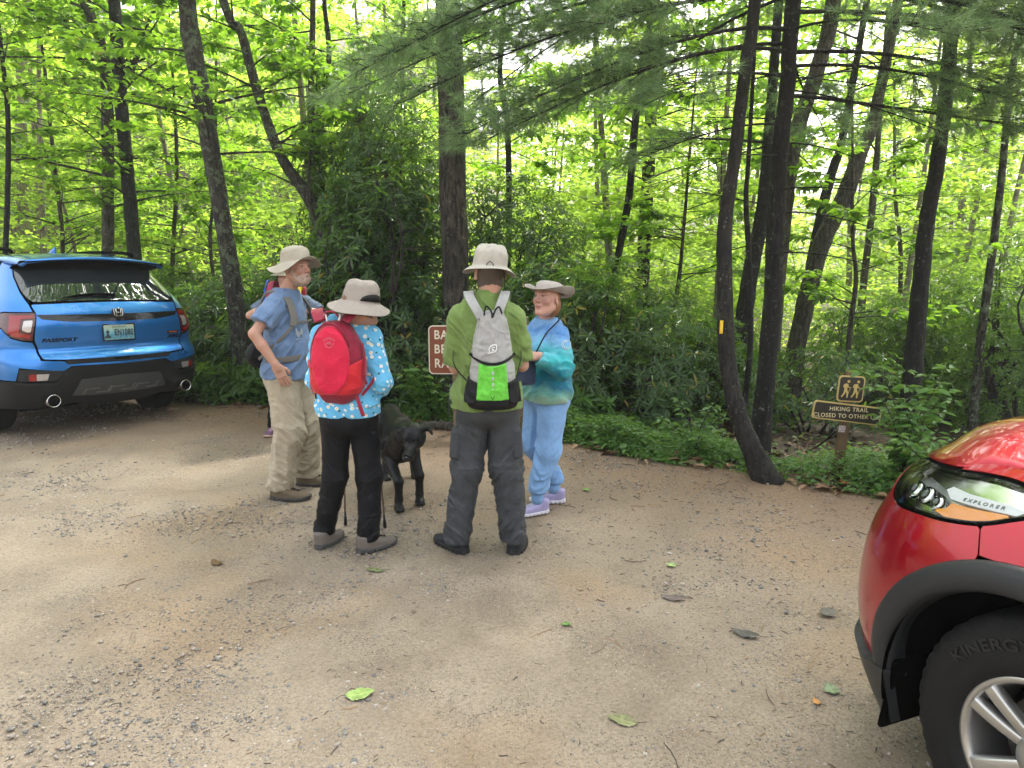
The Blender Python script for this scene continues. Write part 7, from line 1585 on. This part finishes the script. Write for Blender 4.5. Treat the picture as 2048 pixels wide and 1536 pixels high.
def red_car():
    root = empty('car', (1.938,2.824,0), .372, 'metallic red SUV whose front corner fills the lower right corner', 'car'); Sh = red_shell
    def PN(name, poly, off, mat, parent=root, both=False, **k):
        a = panel(name, poly, Sh, off, mat, parent, **k)
        if both: panel(name, mirror(poly), Sh, off, mat, parent, **k)
        return a
    # inner dark shell behind the seams (stops short of the wheel arches)
    cs, cz = 1.545, .41; yc = -float(np.interp(cs, R_D, R_PLAN[:,1]))
    arc = lambda r, a0, a1, n=26: [(cs-r*cos(a), cz+r*sin(a)) for a in np.linspace(radians(a0), radians(a1), n)]
    zr = lambda s: float(np.interp(abs(s), [0,.6,.87,1.1,1.29,1.5,2.2,3.0,4.0], [1.035,1.04,1.068,1.085,1.105,1.125,1.15,1.17,1.18]))
    inn = [(-1.3,.3),(0,.28),(.95,.3),(.98,.55)]+arc(.52,14,166,20)+[(2.1,.35),(4.6,.35),(4.6,1.1)]+[(s,zr(s)-.01) for s in (3.5,2.5,1.8,1.3,1.0,.6,0,-.6,-1.3)]
    PN('inner_body', inn, -.085, CM['under'], root, res=.06, thick=0)
    hl = [(.86,1.060),(1.10,1.074),(1.29,1.088),(1.39,1.086),(1.47,1.072),(1.50,1.055),(1.44,1.028),(1.365,.992),(1.31,.975),(1.21,.957),(1.09,.945),(1.00,.938),(.93,.945),(.86,.965),(.79,1.0),(.76,1.03)]
    hls = [tuple(p) for p in spline([(a,b,0) for a,b in hl+[hl[0]]], 90)[:-1,:2]]
    def gap(poly, g):
        P = np.array(poly); c = P.mean(0); T = np.roll(P,-1,0)-np.roll(P,1,0); N = np.stack([T[:,1],-T[:,0]],1); N /= np.linalg.norm(N,axis=1)[:,None]+1e-9; sg = np.sign((N*(P-c)).sum()); return [tuple(p) for p in P+N*sg*g]
    low = [p for p in gap(hls, .010)]
    # painted bumper skin under the lamp
    lo_pts = sorted([p for p in low if p[1] < 1.03 and .80 < p[0] < 1.348 and p[1] < 1.0], key=lambda p: -p[0])
    bump = [(1.3500,.965)]+[p for p in lo_pts if p[0] < 1.34]+[(.76,1.01),(.73,.98),(.70,.85),(.66,.70),(.55,.60),(0,.58),(-.55,.60),(-.66,.70),(-.70,.85),(-.73,.98),(-.76,1.01),(-.80,.96),(-1.0,.92),(-1.30,.95),(-1.348,.95),(-1.372,.905)]+[(-a,b) for a,b in arc(.512,72,14,14)]+[(-.97,.40),(-.85,.42),(-.6,.44),(0,.44),(.6,.44),(.85,.42),(.985,.385)]+arc(.512,5,70,14)+[(1.372,.905)]
    PN('bumper_skin', bump, 0, CM['red'], root, res=.025, step=.012, thick=.006)
    hi_pts = [p for p in low if p[0] > 1.352 and p[1] < 1.05]; hi_pts = sorted(hi_pts, key=lambda p: p[0])
    fend = [(1.3530,.968)]+[p for p in hi_pts if p[0] < 1.505]+[(1.515,1.06)]+[p for p in sorted([p for p in low if p[0] > 1.30 and p[1] >= 1.06], key=lambda p: -p[0])]+[(1.20,1.092),(1.13,1.084),(1.16,1.103),(1.22,1.115),(1.30,1.122),(1.5,zr(1.5)),(1.8,zr(1.8)),(2.3,1.153),(2.55,1.16),(2.55,.33),(2.08,.33)]+arc(.512,170,76,26)+[(1.378,.905)]
    PN('front_wing', fend, 0, CM['red'], root, res=.025, step=.012, thick=.006)
    PN('front_wing', mirror([(1.354,.95),(1.5,1.0),(1.6,1.125),(2.3,1.153),(2.55,1.16),(2.55,.33),(2.08,.33)]+arc(.512,170,76,16)+[(1.378,.905)]), 0, CM['red'], root, res=.05)
    # arch cladding as a rolled band
    def band(sgn):
        A = np.radians(np.linspace(-4,184,70)); prof = [(.5115,.001),(.508,.012),(.497,.020),(.478,.0215),(.455,.021),(.438,.016),(.430,.006),(.426,-.01),(.424,-.05)]
        V = []
        for r,o in prof: s = cs-r*np.cos(A); z = np.maximum(cz+r*np.sin(A), .30); V.append(Sh(sgn*s, z, np.full(len(A), o)))
        F = grid_faces(len(prof), 70); me = mesh('arch_cladding', np.concatenate(V), F if sgn < 0 else F[:, ::-1]); o = obj('arch_cladding', me, CM['grey'], root); s_ = o.modifiers.new('t','SOLIDIFY'); s_.thickness = .004; s_.offset = -1
    band(1); band(-1)
    lip = [(1.125,.415),(1.12,.33),(1.095,.225),(.98,.20),(.8,.19),(0,.19),(-.8,.19),(-1.09,.22),(-1.12,.41),(-.97,.38),(-.85,.40),(0,.42),(.85,.40),(.985,.375),(1.04,.395)]
    PN('lower_bumper', lip, .026, CM['grey'], root, res=.03, rr=.012, thick=.03)
    PN('air_dam', [(1.02,.33),(1.0,.20),(.9,.165),(.3,.15),(-.3,.15),(-.9,.165),(-1.0,.20),(-1.02,.33)], .0, CM['black'], root, res=.04, thick=.02)
    PN('grille', [(.70,.99),(.67,.84),(.62,.70),(.5,.62),(0,.60),(-.5,.62),(-.62,.70),(-.67,.84),(-.70,.99),(0,1.01)], -.02, CM['gloss'], root, res=.05)
    gb = MB()
    for z in np.linspace(.68,.95,6): P = Sh(np.linspace(-.62,.62,20), np.full(20,z), -.006); gb.tube(P, .012, 6)
    gb.build('grille_bars', CM['silver'], root, smooth=True)
    # wheel-well liner and wheel
    for sg in (1,-1):
        A = np.linspace(radians(-12), radians(192), 40); X0 = -.955 if sg > 0 else .955; V = []
        for k,x in enumerate(np.linspace(0,.45,6)): V.append(np.stack([np.full(40, X0+sg*x), yc+(.432+.0*k)*np.cos(A), .40+.432*np.sin(A)],1))
        V.append(np.stack([np.full(40, X0+sg*.45), yc+.0*A, .40+.0*A],1)); o = obj('wheel_liner', mesh('wheel_liner', np.concatenate(V), grid_faces(7,40)), CM['under'], root)
        mb = MB(); mb.box((X0+sg*.19,yc+.425,.32), (.34,.02,.26), rotm(radians(8),0,0)); mb.build('splash_guard', CM['under'], root, bevel=.01)
        g = empty('wheel', (0,0,0), 0); g.parent = root; wheel(g, (-sg*.925,yc-.05,.392), -sg, CM['silver'])
        g = empty('wheel', (0,0,0), 0); g.parent = root; wheel(g, (-sg*.945,yc-3.02,.392), -sg, CM['silver'])
        if sg > 0:
            for word,a_mid in (('KINERGY',123),('GT',88)):
                me = text_mesh(word, .046, .0012, sx=1.3, bold=.0012, spacing=1.05)
                def wrap(V, a_mid=a_mid):
                    a = radians(a_mid)-V[:,0]/.315; q = .315+V[:,1]*.95; return np.stack([-.945-.0145-V[:,2]-.003, yc-q*np.cos(a)*-1*0+q*np.cos(a)*-1*-1*1.0*0+q*np.cos(pi-a)*-1, .392+q*np.sin(a)],1)
                # front of the car is +y: on the left flank the word runs from the front (image left) backwards
                def wrap(V, a_mid=a_mid):
                    a = radians(a_mid)-V[:,0]/.315; q = .315+V[:,1]*.95; return np.stack([-.925-.0150-V[:,2]-.002, yc-.05-q*np.cos(a), .392+q*np.sin(a)],1)
                obj('tyre_lettering', mapped(me, wrap), plain('raised_rubber_'+word.lower(), (.014,.014,.015), .6, spec=.3), g)
    # headlamp
    for sg in (1,-1):
        fl = (lambda p: p) if sg > 0 else mirror
        g = empty('headlight', (0,0,0), 0); g.parent = root
        PN('housing', fl(gap(hls,.008)), -.055, CM['lampgrey'], g, res=.03, thick=0); PN('dark_mask', fl([(.95,.985),(1.0,.978),(1.12,.980),(1.17,1.0),(1.12,1.022),(1.02,1.03),(.96,1.02)]), -.045, CM['gloss'], g, res=.02, thick=0, rr=.01)
        PN('lamp_seal', fl(gap(hls,.0095)), -.012, CM['under'], g, res=.03, thick=0) if 0 else None
        rimo = gap(hls,.0085); rimi = gap(hls,-.004); V = np.array([tuple(p) for p in rimo]+[tuple(p) for p in rimi]); n = len(rimo)
        Vv = Sh(sg*V[:,0], V[:,1], np.r_[np.full(n,-.004), np.full(n,-.006)]); Vd = Sh(sg*V[n:,0], V[n:,1], -.055)
        F = [(i,(i+1)%n,(i+1)%n+n,i+n) for i in range(n)]+[(i+n,(i+1)%n+n,(i+1)%n+2*n,i+2*n) for i in range(n)]
        o = obj('black_surround', mesh('black_surround', np.vstack([Vv,Vd]), F, smooth=False), CM['under'], g); s_ = o.modifiers.new('t','SOLIDIFY'); s_.thickness = .003; s_.offset = 0
        chro = [(.855,1.050),(.80,1.005),(.86,.972),(.93,.953),(1.0,.947),(1.09,.953),(1.15,.960),(1.14,.972),(1.0,.966),(.93,.973),(.88,.99),(.865,1.01),(.90,1.035),(1.02,1.042),(1.12,1.035),(1.20,1.02),(1.25,1.022),(1.42,1.045),(1.49,1.056),(1.46,1.070),(1.39,1.079),(1.29,1.081),(1.10,1.067)]
        PN('chrome_bezel', fl(chro), -.012, CM['chrome'], g, res=.02, thick=.012, rr=.004)
        PN('white_strip', fl([(1.155,1.030),(1.20,1.012),(1.30,1.017),(1.42,1.027),(1.44,1.042),(1.38,1.045),(1.25,1.040),(1.17,1.042)]), -.006, CM['white'], g, res=.02, thick=.01)
        PN('amber_reflector', fl([(1.17,.967),(1.235,.962),(1.31,.980),(1.36,.996),(1.405,1.018),(1.40,1.022),(1.30,1.010),(1.215,1.004),(1.205,.985),(1.175,.975)]), -.005, CM['amber'], g, res=.015, thick=.008)
        me = text_mesh('EXPLORER', .0115, .0008, sx=1.7, spacing=1.65, bold=.0002)
        if sg > 0: obj('lamp_lettering', mapped(me, lambda V: Sh(1.312+V[:,0]*1.0, 1.0285+V[:,1]+(V[:,0]*.085), -.005+V[:,2])), CM['lettering'], g)
        for (s,z,r_) in ((.97,.995,.026),(1.055,.998,.026),(1.13,.992,.020)):
            p = Sh(np.array([sg*s]), np.array([z]), -.048)[0]; q = Sh(np.array([sg*s]), np.array([z]), -.012)[0]; d = q-p; mb = MB(); mb.tube([p,p+d*.6,p+d*.62,p+d*.75], [r_*1.15,r_*1.15,r_,r_*.8], 20); e = mb.build('lamp_module', CM['chrome'], g, smooth=True)
            mb = MB(); mb.tube([p+d*.7,p+d*.9,p+d*1.0], [r_*.85,r_*.7,r_*.2], 20); mb.build('projector_lens', CM['glass'], e, smooth=True)
        PN('lens', fl(hls), 0, CM['lens'], g, res=.02, thick=0)
    # bonnet
    rim_s = np.r_[np.linspace(-2.3,2.3,150)]
    rp_ = np.array([Sh(np.array([s]), np.array([zr(s)+(.004 if abs(s) > 1.12 else .0)]), .0)[0] for s in rim_s]); inset_ = .012
    rp2 = rp_.copy(); k = np.abs(rim_s) > 1.15; rp2[k,0] -= np.sign(rp_[k,0])*.10*np.clip((np.abs(rim_s[k])-1.15)/.35,0,1)
    poly = dens([(a,b) for a,b in rp2[:,:2]], .03)
    v, f = fill(poly, .05)
    from_ = np.array([(a,b) for a,b in rp2[:,:2]]); D_ = np.linalg.norm(v[:,None]-from_[None], axis=2); d = D_.min(1); W_ = np.exp(-(D_-d[:,None])/.05); W_ /= W_.sum(1)[:,None]
    prof = ci(-v[:,1], [.0,.1,.22,.4,.7,1.1,1.6,2.2], [1.04,1.11,1.165,1.21,1.245,1.27,1.285,1.29]); zz = prof-.085*(np.abs(v[:,0])/.86)**3.2 + .010*np.exp(-((np.abs(v[:,0])-.50)/.05)**2)
    zrm = W_@(rp_[:,2]+np.where(np.abs(rim_s) > 1.15, .012*np.clip((np.abs(rim_s)-1.15)/.35,0,1), 0)); b = np.exp(-(d/.10)**1.6); z = zz*(1-b)+zrm*b
    me = mesh('bonnet', np.c_[v,z], f); 
    if np.mean([p.normal[2] for p in me.polygons]) < 0: me.flip_normals()
    o = obj('bonnet', me, CM['red'], root); s_ = o.modifiers.new('sm','CORRECTIVE_SMOOTH') if 0 else None
    s_ = o.modifiers.new('t','SOLIDIFY'); s_.thickness = .008; s_.offset = -1
    mt = [(s, zr(s)-.006) for s in np.linspace(1.13,2.5,20)]; V = np.array([Sh(np.array([s]), np.array([z_]), .0)[0] for s,z_ in mt]); W = V.copy(); W[:,0] += .12*np.clip((np.array([m_[0] for m_ in mt])-1.10)/.35,.1,1); W[:,2] += .008
    o = obj('wing_shoulder', mesh('wing_shoulder', np.vstack([V,W]), [(i,i+1,i+21,i+20) for i in range(19)]), CM['red'], root)
    # the rest of the body, out of frame: doors, glass, roof, tail
    PN('door', [(2.56,.36),(2.56,1.158),(3.6,1.17),(3.6,.36)], 0, CM['red'], root, both=True, res=.1); PN('door', [(3.61,.36),(3.61,1.17),(4.45,1.18),(4.55,.9),(4.45,.36)], 0, CM['red'], root, both=True, res=.1)
    for sg in (-1,1):
        V = [(sg*.86,-2.0,1.17),(sg*.86,-4.9,1.20),(sg*.68,-4.5,1.68),(sg*.66,-2.75,1.70)]; obj('side_window', mesh('side_window', V, [(0,1,2,3)], False), CM['glass'], root)
        V = [(sg*.96,-3.9,.9),(sg*.97,-4.35,1.18),(sg*.93,-5.0,1.1),(sg*.90,-5.05,.35),(sg*.96,-4.5,.35)]; obj('rear_quarter', mesh('rear_quarter', V, [(0,1,2,3,4)], False), CM['red'], root)
    X, Y = np.meshgrid(np.linspace(-1,1,13), np.linspace(0,1,8), indexing='ij'); obj('windscreen', mesh('windscreen', np.stack([X*(.86-.20*Y), -1.95-.85*Y-.0*X+.12*(1-X**2), 1.20+.50*Y+.03*(1-X**2)],-1).reshape(-1,3), grid_faces(13,8)), CM['glass'], root)
    obj('roof', mesh('roof', np.stack([X*.66, -2.70-2.0*Y, 1.71+.05*(1-X**2)*1-.05*Y],-1).reshape(-1,3), grid_faces(13,8)), CM['red'], root)
    obj('tailgate', mesh('tailgate', np.stack([X*.90, -4.75-.30*np.sin(Y*pi), .35+1.33*(1-Y)],-1).reshape(-1,3), grid_faces(13,8)), CM['red'], root)
    mb = MB(); mb.box((0,-2.5,.33), (1.3,4.4,.16)); mb.build('underbody', CM['under'], root)
red_car()

# ------------------------------------------------------------------ damp air between the trees
def haze():
    mb = MB(); mb.box((0,45,21), (230,110,50)); m = bpy.data.materials.new('damp_air'); m.use_nodes = True; n = m.node_tree.nodes; n.remove(n['Principled BSDF'])
    v = n.new('ShaderNodeVolumePrincipled'); v.inputs['Color'].default_value = (.92,.97,.93,1); v.inputs['Density'].default_value = .0018; v.inputs['Anisotropy'].default_value = .3
    m.node_tree.links.new(v.outputs[0], n['Material Output'].inputs['Volume'])
    tag(mb.build('haze', m), 'thin damp air paling the far trees', 'haze', kind='stuff')
haze()
